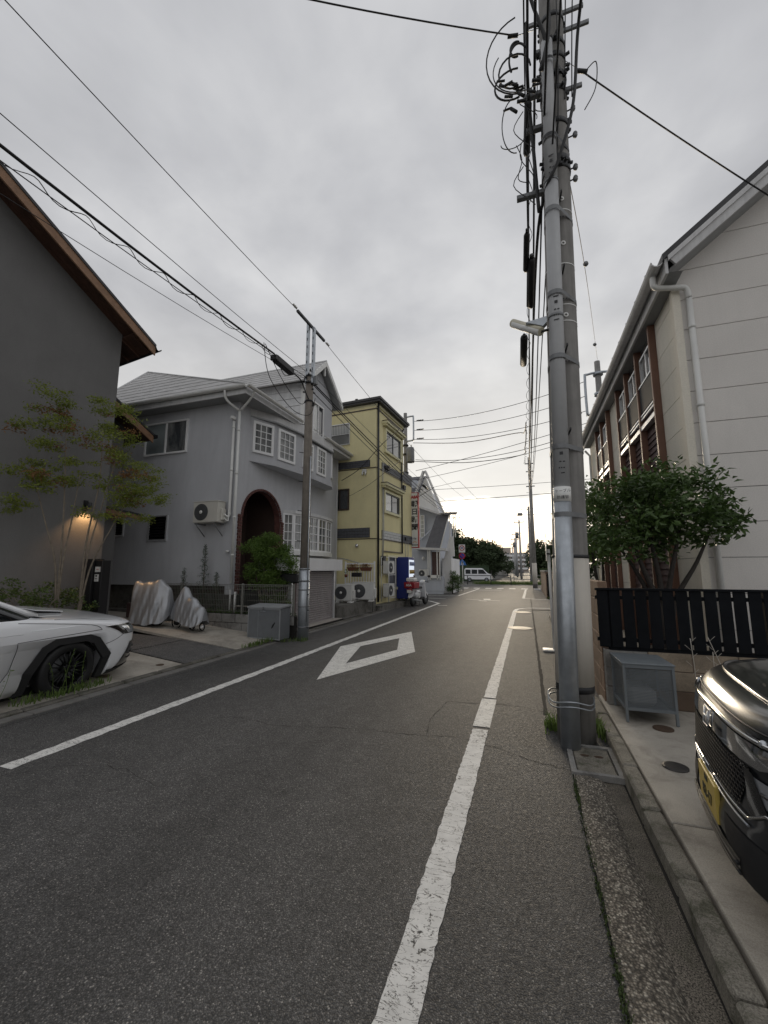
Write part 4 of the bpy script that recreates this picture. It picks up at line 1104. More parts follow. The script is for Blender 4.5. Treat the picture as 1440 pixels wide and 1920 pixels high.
# wing set back behind the corner, with two lower roofs
WC = DC - dn * 1.38 + dd * 1.05
def wP(t, n, z): q = WC - dd * t + dn * n; return Vector((q.x, q.y, z))
obj('wing_wall', MB().prism([wP(0, 0, .2), wP(1.1, 0, .2), wP(1.1, 0, 5.7), wP(0, 0, 5.25)], -dn * 3), M['stucco_taupe'], dh)
def wr(t0, t1, n, z0, sl, th0, th1, w, m, name): return obj(name, MB().prism([wP(t0, n, z0 + th0), wP(t1, n, z0 + sl * (t1 - t0) + th0), wP(t1, n, z0 + sl * (t1 - t0) + th1), wP(t0, n, z0 + th1)], -dn * w), m, dh)
wr(-.5, 1.1, .58, 5.28, .60, 0, .06, 3.5, M['roof_black'], 'lower_roof'); wr(-.48, 1.1, .56, 5.28, .60, -.19, 0, .04, M['wood_fascia'], 'lower_bargeboard')
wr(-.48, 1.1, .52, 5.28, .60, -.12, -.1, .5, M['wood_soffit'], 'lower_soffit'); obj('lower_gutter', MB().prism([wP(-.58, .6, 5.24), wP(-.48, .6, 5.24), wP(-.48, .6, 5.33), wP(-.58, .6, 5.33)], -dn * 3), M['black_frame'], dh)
wr(-.5, 1.1, .35, 3.02, .10, 0, .05, 1.0, M['roof_black'], 'door_canopy'); wr(-.48, 1.1, .33, 3.02, .10, -.11, 0, .04, M['wood_fascia'], 'canopy_board')
# lit wall lamp (a lamp is on in the photograph)
LPt = dP(.43, 0, 2.94)
def lbx(t0, t1, n0, n1, z0, z1): return MB().prism([dP(t0, n0, z0), dP(t1, n0, z0), dP(t1, n0, z1), dP(t0, n0, z1)], dn * (n1 - n0))
wl_ = obj('wall_lamp', lbx(.40, .48, 0, .04, 2.86, 3.08).lathe([(.001, .12), (.052, .12), (.055, .02), (.055, 0)], Matrix.Translation(dP(.43, .14, 2.90)), 14).tube([dP(.44, .03, 2.98), dP(.43, .13, 3.0)], .014, 6), M['black'], dh)
obj('bulb', MB().disc(Matrix.Translation(dP(.43, .14, 2.915)), .042, 12), emit('lamp_glow', (1, .66, .3), 7), wl_)
lg = bpy.data.lights.new('wall_lamp_light', 'SPOT'); lg.energy = 26; lg.color = (1, .55, .22); lg.spot_size = R(110); lg.spot_blend = .6; lg.shadow_soft_size = .03
lo = bpy.data.objects.new('wall_lamp_light', lg); COL.objects.link(lo); lo.location = dP(.43, .14, 2.89)
# black letterbox pillar with two notices
mp = thing('letterbox_pillar', 'black letterbox pillar with two small white notices beside the taupe house', 'letterbox', (-8.8, 6.4, .4))
obj('pillar', MB().box(-9.06, -8.80, 6.36, 6.62, .3, 1.78, .008).box(-8.795, -8.60, 6.42, 6.62, .3, 1.75, .008), M['black'], mp)
obj('notice', MB().box(-8.775, -8.635, 6.405, 6.418, 1.50, 1.61), M['white_panel'], mp)
n2 = obj('notice', MB().box(-8.775, -8.665, 6.405, 6.418, 1.30, 1.45), M['white_panel'], mp)
tt = MB(); tt.box(-8.745, -8.70, 6.400, 6.404, 1.40, 1.435); tt.box(-8.755, -8.69, 6.400, 6.404, 1.355, 1.37); tt.box(-8.755, -8.69, 6.400, 6.404, 1.325, 1.335)
obj('print', tt, M['ink'], n2); obj('print', MB().box(-8.74, -8.67, 6.400, 6.404, 1.55, 1.56), M['red'], mp)

# ================================================================ beige apartment building on the right
rb = thing('apartment_building', 'beige panelled two-storey apartment building with brown posts, right of the street', 'building', (2.38, 7.1, 0))
BX, BY, BE = 2.38, 7.1, 6.1
core = MB(); core.box(BX + .03, 14, BY + .03, 16.2, 0, BE - .1)
core.prism([(BX + .03, BY + .03, BE - .1), (14, BY + .03, BE - .1), (14, BY + .03, BE + 4), (8.5, BY + .03, BE + 4.6)], (0, 9.1, 0))
obj('wall', core, M['fascia_dark'], rb)
# end wall panels, joints recessed (z levels from the photo)
zs = [0, .22] + [.22 + .5 * k for k in range(1, 22)]
for a, b in zip(zs, zs[1:]):
    z0, z1 = a + .008, b - .002
    xs0 = BX if z0 < BE + .12 else BX + (z0 - (BE + .12)) / .80
    xs1 = BX if z1 < BE + .12 else BX + (z1 - (BE + .12)) / .80
    e0 = max(BX + .0, xs0); e1 = max(BX + .0, xs1)
    if e1 > 8.5: break
    obj('panel', MB().prism([(e0 + .0, BY, z0), (13.9, BY, z0), (13.9, BY, z1), (e1 + .0, BY, z1)], (0, .028, 0)), M['stucco_beige'], rb)
obj('corner_trim', MB().box(BX - .035, BX + .07, BY - .035, BY + .07, 0, BE - .2), M['stucco_warm'], rb)
# street side: beige panels, warm low light tinted into them, between the post groups
def street_panels(y0, y1):
    for a, b in zip(zs, zs[1:]):
        if a > BE - .3: break
        obj('panel', MB().box(BX, BX + .028, y0, y1, a + .006, min(b - .002, BE - .15)), M['stucco_warm'], rb)
street_panels(BY + .09, 8.11); street_panels(11.13, 12.39); street_panels(14.37, 16.2)
posts = [8.12, 9.13, 10.09, 11.05, 12.40, 13.37, 14.29]
for y in posts:
    obj('brown_post', MB().box(BX - .11, BX + .015, y, y + .075, 0, BE - .15, .006), M['brown_post'], rb)
for grp in (posts[:4], posts[4:]):
    for a, b in zip(grp, grp[1:]):
        y0, y1 = a + .09, b
        obj('infill_board', MB().box(BX + .02, BX + .05, y0, y1, 0, BE - .2), M['brown_siding'], rb)
        lb = MB()
        for k in range(44):
            z = .3 + k * .115
            if 4.2 < z < 5.75: continue
            lb.prism([(BX + .02, y0, z), (BX - .012, y0, z), (BX + .01, y0, z + .11), (BX + .02, y0, z + .11)], (0, y1 - y0, 0))
        obj('siding', lb, M['brown_siding'], rb, kind='stuff')
        FB = WallF((BX, 0), (0, -1))
        frame_window(FB, rb, -y1 + .06, -y0 - .06, 4.95, 5.72, M['alu'], [M['glass_curtain'], M['glass_dark']], 2, 1, .04, .04, .0, .05, .02)
        obj('balcony_panel', MB().box(BX - .08, BX - .06, y0 + .02, y1 - .02, 4.62, 5.12), M['black_frame'], rb)
        bl = MB()
        for z in (4.48, 4.55, 5.13): bl.box(BX - .09, BX - .06, y0, y1, z, z + .03)
        bl.box(BX - .10, BX, y0, y1, 4.28, 4.36)
        loose(obj('balcony_rail', bl, M['alu'], rb))
# roof with overhang: soffit, verge boards, gutter
GXr = BX - .19
rd = Vector((1, 0, .80)).normalized()
def rp(x, y, dz=0): return (x, y, BE + (x - GXr) * .80 + dz)
obj('roof', MB().prism([rp(GXr - .05, BY - .45, .10), rp(8.5, BY - .45, .10), rp(8.5, BY - .45, .22), rp(GXr - .05, BY - .45, .20)], (0, 9.85, 0)), M['roof_black'], rb)
obj('verge_board', MB().prism([rp(GXr + .02, BY - .43, .10), rp(8.5, BY - .43, .10), rp(8.5, BY - .43, -.16), rp(GXr + .12, BY - .43, -.12)], (0, .04, 0)).prism([rp(GXr + .02, BY - .46, .10), rp(8.5, BY - .46, .10), rp(8.5, BY - .46, .0), rp(GXr + .02, BY - .46, .02)], (0, .03, 0)), M['fascia'], rb)
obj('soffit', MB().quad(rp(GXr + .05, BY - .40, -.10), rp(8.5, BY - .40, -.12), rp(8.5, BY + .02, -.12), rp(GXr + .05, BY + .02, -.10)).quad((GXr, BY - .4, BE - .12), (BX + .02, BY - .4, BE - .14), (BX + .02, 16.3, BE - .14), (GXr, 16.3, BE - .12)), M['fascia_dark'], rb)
obj('eave_board', MB().box(GXr - .02, GXr + .02, BY - .42, 16.45, BE - .15, BE + .10), M['fascia'], rb)
gutter_run(rb, [(GXr - .11, BY - .40, BE + .09), (GXr - .11, 16.5, BE + .05)], .085, M['fascia'])
gb = MB()
for k in range(14): gb.box(GXr - .20, GXr - .0, BY - .1 + k * .68, BY - .07 + k * .68, BE + .09, BE + .105)
loose(obj('gutter_bracket', gb, M['alu'], rb))
dp = MB()
dp.tube(smooth_path([(GXr - .11, BY - .15, BE + .0), (GXr - .10, BY - .16, BE - .17), (GXr + .06, BY - .14, BE - .21), (BX + .0, BY - .12, BE - .22), (BX + .13, BY - .10, BE - .25), (BX + .17, BY - .08, BE - .40)], 5), .042, 10)
dp.tube([(BX + .17, BY - .07, BE - .38), (BX + .17, BY - .07, .2)], .042, 10)
for z in (5.2, 3.95, 2.95, 2.1, 1.2): dp.tube([(BX + .17, BY - .07, z), (BX + .17, BY - .07, z + .05)], .05, 10)
obj('downpipe', dp, M['white_pvc'], rb)
dp = MB(); dp.tube([(BX - .2, 16.0, BE - .3), (BX - .05, 16.0, BE - .5), (BX - .05, 16.0, 0)], .04, 8); obj('downpipe', dp, M['white_pvc'], rb)
# ================================================================ plants
def leaf_geo(mb, p, size, r, asp=.5, up=.3):
    d = Vector((r.gauss(0, 1), r.gauss(0, 1), r.gauss(0, 1) * .6)).normalized()
    n = (Vector((r.gauss(0, 1), r.gauss(0, 1), r.gauss(0, 1))).normalized() + Vector((0, 0, up))).normalized()
    s = d.cross(n)
    if s.length < .05: return
    s.normalize(); L = size * r.uniform(.65, 1.25); w = L * asp * .5; f = n * L * .12
    b = len(mb.v)
    mb.v += [tuple(p), tuple(p + d * L * .45 + s * w + f), tuple(p + d * L * .98 - f * .6), tuple(p + d * L * .45 - s * w + f), tuple(p + d * L * .5)]
    mb.f += [(b, b + 1, b + 4), (b + 1, b + 2, b + 4), (b + 2, b + 3, b + 4), (b + 3, b, b + 4)] if size > .05 else [(b, b + 1, b + 2, b + 3)]
    mb.sm += [False] * (4 if size > .05 else 1)
def cloud(cl, n, size, seed=1, asp=.5, up=.3, shell=.45):
    """leaves scattered in ellipsoid clumps [(centre, radii, weight)], denser towards each clump's outside"""
    r = random.Random(seed); mb = MB(); tot = sum(c[2] for c in cl)
    for c, rad, w in cl:
        for _ in range(int(n * w / tot)):
            v = Vector((r.gauss(0, 1), r.gauss(0, 1), r.gauss(0, 1))).normalized() * (r.random() ** shell)
            leaf_geo(mb, Vector((c[0] + v.x * rad[0], c[1] + v.y * rad[1], c[2] + v.z * rad[2])), size, r, asp, up)
    return mb
def clumps(c, R3, n, rr, seed, flat=.7, zmin=-1):
    """small clumps spread over a crown volume, so the outline is uneven and gaps show"""
    r = random.Random(seed); out = []
    while len(out) < n:
        v = Vector((r.uniform(-1, 1), r.uniform(-1, 1), r.uniform(-1, 1)))
        if v.length > 1 or v.z < zmin: continue
        k = rr * r.uniform(.6, 1.35)
        out.append(((c[0] + v.x * R3[0], c[1] + v.y * R3[1], c[2] + v.z * R3[2]), (k, k, k * flat), k * k))
    return out
def limbs(base, tips, r0, seed=3, n=6, fork=.35):
    r = random.Random(seed); mb = MB(); base = Vector(base); fk = None
    for i, t in enumerate(tips):
        t = Vector(t); mid = base.lerp(t, fork); mid.x = base.x + (t.x - base.x) * fork * .35; mid.y = base.y + (t.y - base.y) * fork * .35
        q = [base, mid, mid.lerp(t, .5) + Vector((r.uniform(-.06, .06), r.uniform(-.06, .06), .04)), t]
        P = smooth_path(q, 5); m = len(P) - 1
        mb.tube(P, [r0 * (1 - .85 * k / m) * (1 if i == 0 else .85) + .003 for k in range(m + 1)], n)
    return mb

# glossy evergreen behind the black slatted fence
tr = thing('tree', 'dark glossy-leaved evergreen tree rising behind the black slatted fence', 'tree', (1.55, 6.3, 0))
cl = clumps((1.60, 6.35, 2.32), (.82, .55, .62), 46, .26, 5) + [((2.35, 6.3, 2.42), (.28, .2, .12), .06), ((2.5, 6.25, 2.20), (.22, .18, .10), .04), ((2.2, 6.3, 1.92), (.28, .2, .08), .05), ((2.45, 6.3, 2.02), (.2, .15, .06), .03), ((1.0, 6.3, 2.0), (.3, .3, .35), .09), ((.95, 6.4, 2.6), (.2, .2, .16), .04), ((1.2, 6.2, 1.85), (.35, .25, .2), .07), ((2.05, 6.3, 2.72), (.25, .2, .18), .05)]
o = obj('foliage', cloud(cl, 5200, .098, 11, .48, .5), M['leaf_dark'], tr, fix=False); o['kind'] = 'stuff'
lm = []
for k in range(4):
    m_ = MB(); leaf_geo(m_, Vector((0, 0, 0)), .105, random.Random(40 + k), .5, .4); lm.append(raw_mesh('leaf', m_, M['leaf_dark']))
r_ = random.Random(77)
for k in range(260):                                   # the nearest leaves, one by one
    c, rad, w_ = cl[r_.randrange(len(cl))]
    v = Vector((r_.gauss(0, 1), -abs(r_.gauss(0, 1)) - .2, r_.gauss(0, 1))).normalized()
    lf = obj('leaf', lm[k % 4], None, tr); lf.location = Vector((c[0] + v.x * rad[0], c[1] + v.y * rad[1], c[2] + v.z * rad[2])); lf.rotation_euler = (r_.uniform(-.5, .5), r_.uniform(-.5, .5), r_.uniform(0, 6.28)); lf.matrix_parent_inverse = wmat(tr).inverted()
obj('trunk', limbs((1.66, 6.35, .1), [(1.3, 6.3, 2.2), (2.0, 6.35, 2.4), (1.62, 6.4, 2.7), (1.05, 6.35, 2.1), (2.3, 6.3, 2.2)], .055, 4, 8, .45), M['bark_dark'], tr)
# a second evergreen behind it along the facade and one by the side street
t2 = thing('tree', 'dark evergreen half hidden behind the near utility pole, beside the beige building', 'tree', (1.3, 8.6, 0))
o = obj('foliage', cloud(clumps((1.25, 8.4, 2.5), (.42, .9, .8), 26, .26, 8), 2600, .085, 5, .48, .4), M['leaf_dark'], t2, fix=False); o['kind'] = 'stuff'
obj('trunk', limbs((1.3, 8.5, .1), [(1.1, 8.2, 2.2), (1.4, 8.8, 2.4)], .05, 4, 7), M['bark_dark'], t2)
t3 = thing('tree', 'sunlit bushy tree beside the white back-to-front signpost beyond the near pole', 'tree', (1.9, 19.5, 0))
o = obj('foliage', cloud(clumps((1.5, 14.4, 3.0), (.55, 1.1, 1.25), 34, .32, 18), 3600, .10, 6, .5, .4), M['leaf_mid'], t3, fix=False); o['kind'] = 'stuff'
obj('trunk', limbs((1.6, 14.4, .1), [(1.3, 14.0, 2.8), (1.8, 14.9, 3.3)], .07, 4, 7), M['bark'], t3)

# two slender maples in front of the taupe wall
def maple(lbl, base, tips, cl, n, seed, mats):
    t = thing('maple_tree', lbl, 'tree', base, 0, 'slender maples before the taupe wall')
    obj('trunk', limbs(base, tips, .021, seed, 7, .42), M['bark_pale'], t)
    h = int(len(cl) * .86)
    o = obj('foliage', cloud(cl[:h], int(n * .86), .062, seed, .42, .9, .6), M['leaf_maple'], t, fix=False); o['kind'] = 'stuff'
    o = obj('autumn_foliage', cloud(cl[h:], int(n * .14), .062, seed + 1, .42, .9, .6), M['leaf_red'], t, fix=False); o['kind'] = 'stuff'
def tiers(spots, seed):
    r = random.Random(seed); out = []
    for (x, y, z, w) in spots:
        for k in range(7):
            rr = r.uniform(.09, .18); out.append(((x + r.uniform(-w, w), y + r.uniform(-.28, .28), z + r.uniform(-.14, .14)), (rr * 1.6, rr * 1.5, rr * .62), rr))
    r.shuffle(out); return out
b1 = (-8.35, 5.43, .35); b2 = (-8.25, 5.77, .35)
sp1 = [(-8.7, 5.0, 3.3, .25), (-8.9, 5.0, 3.45, .2), (-8.6, 4.9, 3.15, .2), (-8.8, 4.8, 2.75, .2), (-8.5, 5.1, 3.95, .2), (-8.4, 5.2, 4.4, .18), (-8.8, 5.2, 4.7, .12), (-8.3, 5.6, 4.2, .2), (-8.35, 5.5, 3.6, .25), (-8.35, 5.4, 3.25, .15), (-8.7, 4.9, 4.25, .15), (-8.6, 5.2, 4.95, .08)]
sp2 = [(-7.9, 5.9, 3.3, .25), (-7.6, 6.1, 3.0, .25), (-7.35, 6.2, 3.15, .2), (-7.9, 5.8, 2.7, .25), (-7.5, 6.1, 2.6, .15), (-8.0, 5.9, 3.9, .2), (-7.8, 6.0, 4.3, .15), (-8.1, 5.7, 4.5, .15), (-7.7, 6.0, 3.7, .2), (-8.2, 5.8, 4.9, .06), (-7.7, 5.9, 4.75, .06), (-7.3, 6.2, 3.5, .1), (-7.45, 6.2, 3.3, .2), (-7.2, 6.3, 3.0, .12), (-7.75, 6.0, 2.95, .15)]
maple('thin maple with bare forked trunk, left of the lit wall lamp', b1, [(-8.7, 5.0, 3.3), (-8.45, 5.3, 4.5), (-8.2, 5.5, 3.4)], tiers(sp1, 3), 5600, 21, None)
maple('thin maple with a forked trunk standing right under the lit wall lamp', b2, [(-8.05, 5.75, 4.4), (-7.5, 6.1, 3.1), (-7.85, 5.95, 3.8)], tiers(sp2, 4), 6400, 23, None)
sb = thing('shrub', 'loose yellow-green shrub between the white sedan and the taupe wall', 'shrub', (-8.4, 5.2, .35))
o = obj('foliage', cloud(clumps((-8.45, 5.0, 1.0), (.55, .85, .45), 28, .17, 9), 2600, .06, 4, .5, .8), M['leaf_hedge'], sb, fix=False); o['kind'] = 'stuff'
obj('stems', limbs((-8.4, 5.1, .3), [(-8.2, 5.4, 1.2), (-8.7, 4.7, 1.2), (-8.5, 5.0, 1.3), (-8.3, 4.6, 1.1)], .012, 5, 5), M['bark_pale'], sb)
sb = thing('shrub', 'small dark leafy plant at the foot of the black letterbox pillar', 'shrub', (-8.7, 6.2, .35))
o = obj('foliage', cloud(clumps((-8.75, 6.15, .75), (.35, .2, .3), 8, .14, 12), 420, .06, 8, .5, .8), M['leaf_dark'], sb, fix=False); o['kind'] = 'stuff'
# garden in front of the grey house
gt = thing('tree', 'bushy green feathery tree before the brick porch of the grey house', 'tree', (-6.3, 8.9, .4))
cl = clumps((-6.15, 8.85, 1.76), (.76, .36, .68), 70, .20, 15)
o = obj('foliage', cloud(cl, 13000, .068, 31, .34, .5, .7), M['leaf_mid'], gt, fix=False); o['kind'] = 'stuff'
obj('trunk', limbs((-6.2, 8.85, .3), [(-6.5, 8.8, 1.7), (-5.9, 8.85, 1.8), (-6.2, 8.9, 2.0), (-6.7, 8.85, 1.5), (-5.7, 8.8, 1.5)], .04, 14, 7, .3), M['bark'], gt)
pl = thing('shrub', 'pale-leaved shrub behind the wire fence above the grey bin', 'shrub', (-5.6, 8.75, .4))
o = obj('foliage', cloud(clumps((-5.75, 8.75, .95), (.45, .2, .32), 16, .14, 16), 1500, .06, 33, .35, .6), M['leaf_hedge'], pl, fix=False); o['kind'] = 'stuff'
obj('stems', limbs((-5.7, 8.75, .3), [(-5.4, 8.7, 1.1), (-5.9, 8.75, 1.1), (-6.1, 8.75, 1.0), (-5.3, 8.75, .9)], .01, 15, 5), M['bark_pale'], pl)
def conifer(lbl, x, y, z0, h, r0, seed):
    t = thing('conifer', lbl, 'tree', (x, y, z0), 0, 'small conifers by the side wall of the grey house')
    obj('trunk', MB().tube([(x, y, z0), (x + .01, y, z0 + h)], [.022, .004], 6), M['bark'], t)
    r = random.Random(seed); mb = MB(); n = int(900 * h)
    for k in range(n):
        f = r.random() ** 1.3; zz_ = z0 + .15 * h + f * h * .88; rad = r0 * (1 - f) ** .8 * (.55 + .45 * math.sin(zz_ * 31 + seed)) * r.uniform(.4, 1.1) + .015
        a = r.uniform(0, 2 * PI); leaf_geo(mb, Vector((x + math.cos(a) * rad, y + math.sin(a) * rad, zz_)), .05, r, .22, 1.2)
    o = obj('foliage', mb, M['leaf_conifer'], t, fix=False); o['kind'] = 'stuff'
conifer('tallest of the small conifers by the side wall, with a thin pointed tip', -7.98, 8.72, .4, 1.75, .25, 2)
conifer('narrow drooping conifer left of the tallest one, behind the wire fence', -8.62, 8.7, .4, 1.15, .22, 3)
conifer('short broad conifer right of the tallest one, behind the wire fence', -7.55, 8.7, .4, 1.05, .24, 4)
gs = thing('ground_plants', 'low green plants along the foot of the wire fence in the garden', 'plants', (-6.5, 8.5, .4))
o = obj('foliage', cloud([((-7.9 + i * .33, 8.52, .50), (.2, .10, .10), 1) for i in range(9)], 1500, .05, 41, .45, .6), M['leaf_dark'], gs, fix=False); o['kind'] = 'stuff'
# bush by the low wall beyond the yellow building, hedges and trees round the crossing
def bush(name, lbl, cat, c, R3, nc, rr, n, size, m, seed, trunk=None, group=None):
    t = thing(name, lbl, cat, (c[0], c[1], 0), 0, group)
    o = obj('foliage', cloud(clumps(c, R3, nc, rr, seed), n, size, seed, .55, .4), M[m], t, fix=False); o['kind'] = 'stuff'
    tk = MB(); tk.tube([(c[0], c[1], 0), (c[0] + .05, c[1], c[2])], [.05 * max(R3[0], .5) + .02, .02], 6)
    obj('trunk', tk, M['bark_dark'], t); return t
bush('shrub', 'dark rounded shrub at the end of the low blue-grey wall', 'shrub', (-4.65, 27.2, .75), (.45, .6, .62), 22, .22, 2200, .08, 'leaf_dark', 51)
bush('shrub', 'second dark shrub behind the first, near the pedestrian sign', 'shrub', (-4.6, 29.2, .7), (.35, .8, .55), 16, .22, 1500, .08, 'leaf_dark', 52)
FT_ = 'trees beyond the crossing'
bush('tree', 'broad dark tree right behind the white van', 'tree', (-8.0, 64, 3.6), (3.6, 3, 2.6), 90, 1.1, 12000, .42, 'leaf_far', 53, group=FT_)
bush('tree', 'leftmost tall tree beyond the crossing, beside the steep-walled house', 'tree', (-12.0, 60, 4.6), (3.2, 3, 3.3), 90, 1.1, 12000, .42, 'leaf_far', 54, group=FT_)
bush('tree', 'layered dark tree left of the far street, beside the distant flats', 'tree', (-5.3, 62, 3.1), (1.9, 3, 2.4), 70, .85, 9000, .36, 'leaf_far', 55, group=FT_)
bush('tree', 'pale green tree behind the leftmost trees, touching the far grey roof', 'tree', (-15.5, 72, 5.2), (4.5, 3, 3.2), 70, 1.3, 7000, .46, 'leaf_hedge', 56, group=FT_)
bush('tree', 'rounded dark tree right of the far street, behind the crossing pole', 'tree', (2.3, 56, 2.8), (2.3, 3, 2.3), 70, .85, 9000, .36, 'leaf_far', 57, group=FT_)
bush('tree', 'dark tree behind the hedge between the far pole and the near pole', 'tree', (5.6, 53, 3.2), (2.4, 3, 2.6), 70, .85, 9000, .36, 'leaf_far', 58, group=FT_)
bush('tree', 'tall dark tree beyond the crossing, showing just behind the near pole', 'tree', (9.5, 52, 3.6), (2.6, 3, 3.0), 70, .95, 8000, .36, 'leaf_far', 59, group=FT_)
for i, (x, y, z, lb) in enumerate(((-3.9, 92, 2.6, 'small tree on the left edge of the far street'), (3.2, 95, 2.8, 'small tree on the right edge of the far street'), (-4.3, 150, 3.0, 'very distant tree left of the far street'), (3.4, 160, 3.2, 'very distant tree right of the far street'), (-9, 130, 4, 'distant tree in front of the far flats'))):
    bush('tree', lb, 'tree', (x, y, z), (1.6, 2.5, 1.7), 24, .7, 1300, .38, 'leaf_far', 60 + i, group='trees along the far street')
def hedge(lbl, x0, x1, y0, y1, h, seed, m='leaf_hedge'):
    t = thing('hedge', lbl, 'hedge', ((x0 + x1) / 2, y0, 0)); r = random.Random(seed); mb = MB()
    for k in range(int(1500 * (x1 - x0 + y1 - y0) / 4)):
        leaf_geo(mb, Vector((r.uniform(x0, x1), r.choice((y0, y1, r.uniform(y0, y1))), h * r.random() ** .6)), .10, r, .55, .4)
    o = obj('foliage', mb, M[m], t, fix=False); o['kind'] = 'stuff'
    obj('core', MB().box(x0 + .06, x1 - .06, y0 + .06, y1 - .06, 0, h - .1), M['leaf_conifer'], t)
hedge('clipped green hedge right of the crossing pole', 1.3, 5.2, 48.6, 49.6, 1.75, 71)
hedge('clipped hedge running along the right side of the far street', 1.6, 2.3, 50, 62, 1.6, 72)
hedge('dark green screen hedge behind the white van', -12.5, -4.9, 58, 58.8, 2.2, 73, 'leaf_far')
def tufts(name, lbl, spots, n, h, seed, m='grass', wide=.05):
    r = random.Random(seed); mb = MB()
    for k in range(n):
        x, y, z = spots[r.randrange(len(spots))]; x += r.gauss(0, wide); y += r.gauss(0, .08)
        a = r.uniform(0, 2 * PI); L = h * r.uniform(.4, 1.2); lean = r.uniform(.1, .8); w = .004 + h * .02
        d = Vector((math.cos(a), math.sin(a), 0)); s = Vector((-d.y, d.x, 0)) * w; p = Vector((x, y, z))
        q = p + d * L * lean * .35 + Vector((0, 0, L * .6)); t = p + d * L * lean + Vector((0, 0, L * .85))
        mb.add([p - s, p + s, q + s * .7, q - s * .7, t], [(0, 1, 2, 3), (3, 2, 4)])
    o = obj(name, mb, M[m], fix=False); o['kind'] = 'stuff'; tag(o, lbl, 'weeds'); return o
r_ = random.Random(5)
tufts('weeds', 'grassy weeds growing along the left kerb beside the white sedan', [(-5.37, 2.55 + .05 * i, .06) for i in range(3)] + [(-5.36, 3.25, .06), (-5.38, 3.42, .06), (-5.36, 3.62, .06), (-5.35, 3.8, .06), (-5.38, 3.9, .06), (-5.35, 4.05, .06)], 320, .11, 1)
tufts('weeds', 'weeds along the kerb at the foot of the left utility pole', [(-5.25, 7.0 + .1 * i, .04) for i in range(13)] + [(-4.85, 8.15, 0), (-4.7, 8.2, 0), (-5.0, 8.0, .0)], 380, .10, 2)
tufts('weeds', 'tuft of grass on the street side of the near utility pole', [(.16, 4.62, 0), (.2, 4.7, 0)], 120, .12, 3, wide=.03)
tufts('weeds', 'tuft of grass between the near utility pole and the kerb', [(.60, 4.55, 0), (.57, 4.75, 0)], 130, .13, 4, wide=.02)
tufts('weeds', 'fine moss and weeds in the crack between the asphalt and the pebbled gutter', [(.262, 1.2 + .05 * i + (.0 if i % 7 else .1), 0) for i in range(48) if r_.random() < .6], 800, .018, 5, 'moss', wide=.008)
tufts('grass_verge', 'green verge of grass and weeds on the far side of the crossing', [(-5 + i * .25, 45.5 + (i % 5) * .35, 0) for i in range(34)], 3800, .40, 6, wide=.3)
ds_ = thing('weed_stalks', 'tall dry stalks sticking up behind the dark car', 'weeds', (1.7, 5.1, .085))
for k, (x, dx, h) in enumerate(((1.53, .0, .78), (1.66, .05, .66), (1.90, -.22, .80), (2.05, .12, .62), (1.98, -.08, .55))):
    p = Vector((x, 5.1, .08)); q = p + Vector((dx, -.03, h))
    mb = MB().tube(smooth_path([p, p.lerp(q, .5) + Vector((.02, 0, 0)), q], 4), .0035, 4)
    for j in range(5):
        a = p.lerp(q, .55 + j * .1); mb.tube([a, a + Vector(((-1) ** j * .05, 0, .05))], .002, 3)
    obj('stalk', mb, M['pole_sleeve'], ds_, fix=False)

st_ = thing('weed_stalks', 'tall flowering weed stalks in front of the black rim of the white sedan', 'weeds', (-5.36, 3.7, .08))
r = random.Random(9)
for k, (y, h) in enumerate(((3.55, .40), (3.66, .52), (3.78, .36), (3.9, .46), (2.95, .42), (3.72, .30))):
    p = Vector((-5.37 + r.uniform(-.02, .02), y, .06)); q = p + Vector((r.uniform(-.05, .08), r.uniform(-.10, .12), h))
    mb = MB().tube(smooth_path([p, p.lerp(q, .5) + Vector((0, r.uniform(-.03, .03), .03)), q], 4), .003, 4)
    for j in range(7): leaf_geo(mb, p.lerp(q, .25 + j * .12), .04, r, .3, .3)
    obj('stalk', mb, M['grass'], st_, fix=False)
# ================================================================ garden wall and wire fence
gw = thing('garden_wall', 'low grey block wall below the wire fence of the grey house', 'wall', (-6.2, 8.3, 0))
for j in range(2):
    for i in range(7):
        x0 = -8.0 + i * .40 + (.2 if j else 0)
        if x0 + .39 > -4.98: continue
        z0 = .10 + j * .205
        obj('block', MB().box(x0, x0 + .388, 8.30 + rnd.uniform(-.004, .004), 8.44, z0, z0 + .195, .008), M['block'], gw)
obj('mortar_core', MB().box(-8.0, -4.99, 8.32, 8.42, .0, .50), M['joint'], gw)
wf = thing('wire_fence', 'pale wire mesh fence on the low block wall of the grey house', 'fence', (-6.2, 8.37, .5))
for x in (-8.35, -6.47, -5.07): obj('post', MB().box(x - .022, x + .022, 8.35, 8.395, .5, 1.22, .005), M['fence_wire'], wf)
ms = MB()
x = -8.9
while x < -5.0: ms.box(x - .0025, x + .0025, 8.34, 8.345, .55, 1.20); x += .05
for z in (.57, .70, .83, .96, 1.08, 1.16, 1.19): ms.box(-8.9, -5.07, 8.334, 8.339, z - .003, z + .003)
obj('mesh', ms, M['fence_wire'], wf, kind='stuff')
for k, z in enumerate((1.195,)): obj('top_fold', MB().tube([(-8.9, 8.33, z), (-5.05, 8.33, z)], .006, 5), M['fence_wire'], wf)
tag(obj('lidded_container', MB().box(-5.80, -5.30, 8.9, 9.15, 1.22, 1.45, .03), M['black']), 'black box standing behind the wire fence left of the utility pole', 'container')
tag(obj('garden_pipe', MB().tube([(-7.1, 8.7, .5), (-7.1, 8.7, 1.05)], .02, 8), M['white_pvc']), 'left of two pale pipes standing behind the wire fence', 'pipe')
tag(obj('garden_pipe', MB().tube([(-6.95, 8.7, .5), (-6.95, 8.7, 1.0)], .03, 8), M['white_pvc']), 'right, thicker one of two pale pipes standing behind the wire fence', 'pipe')

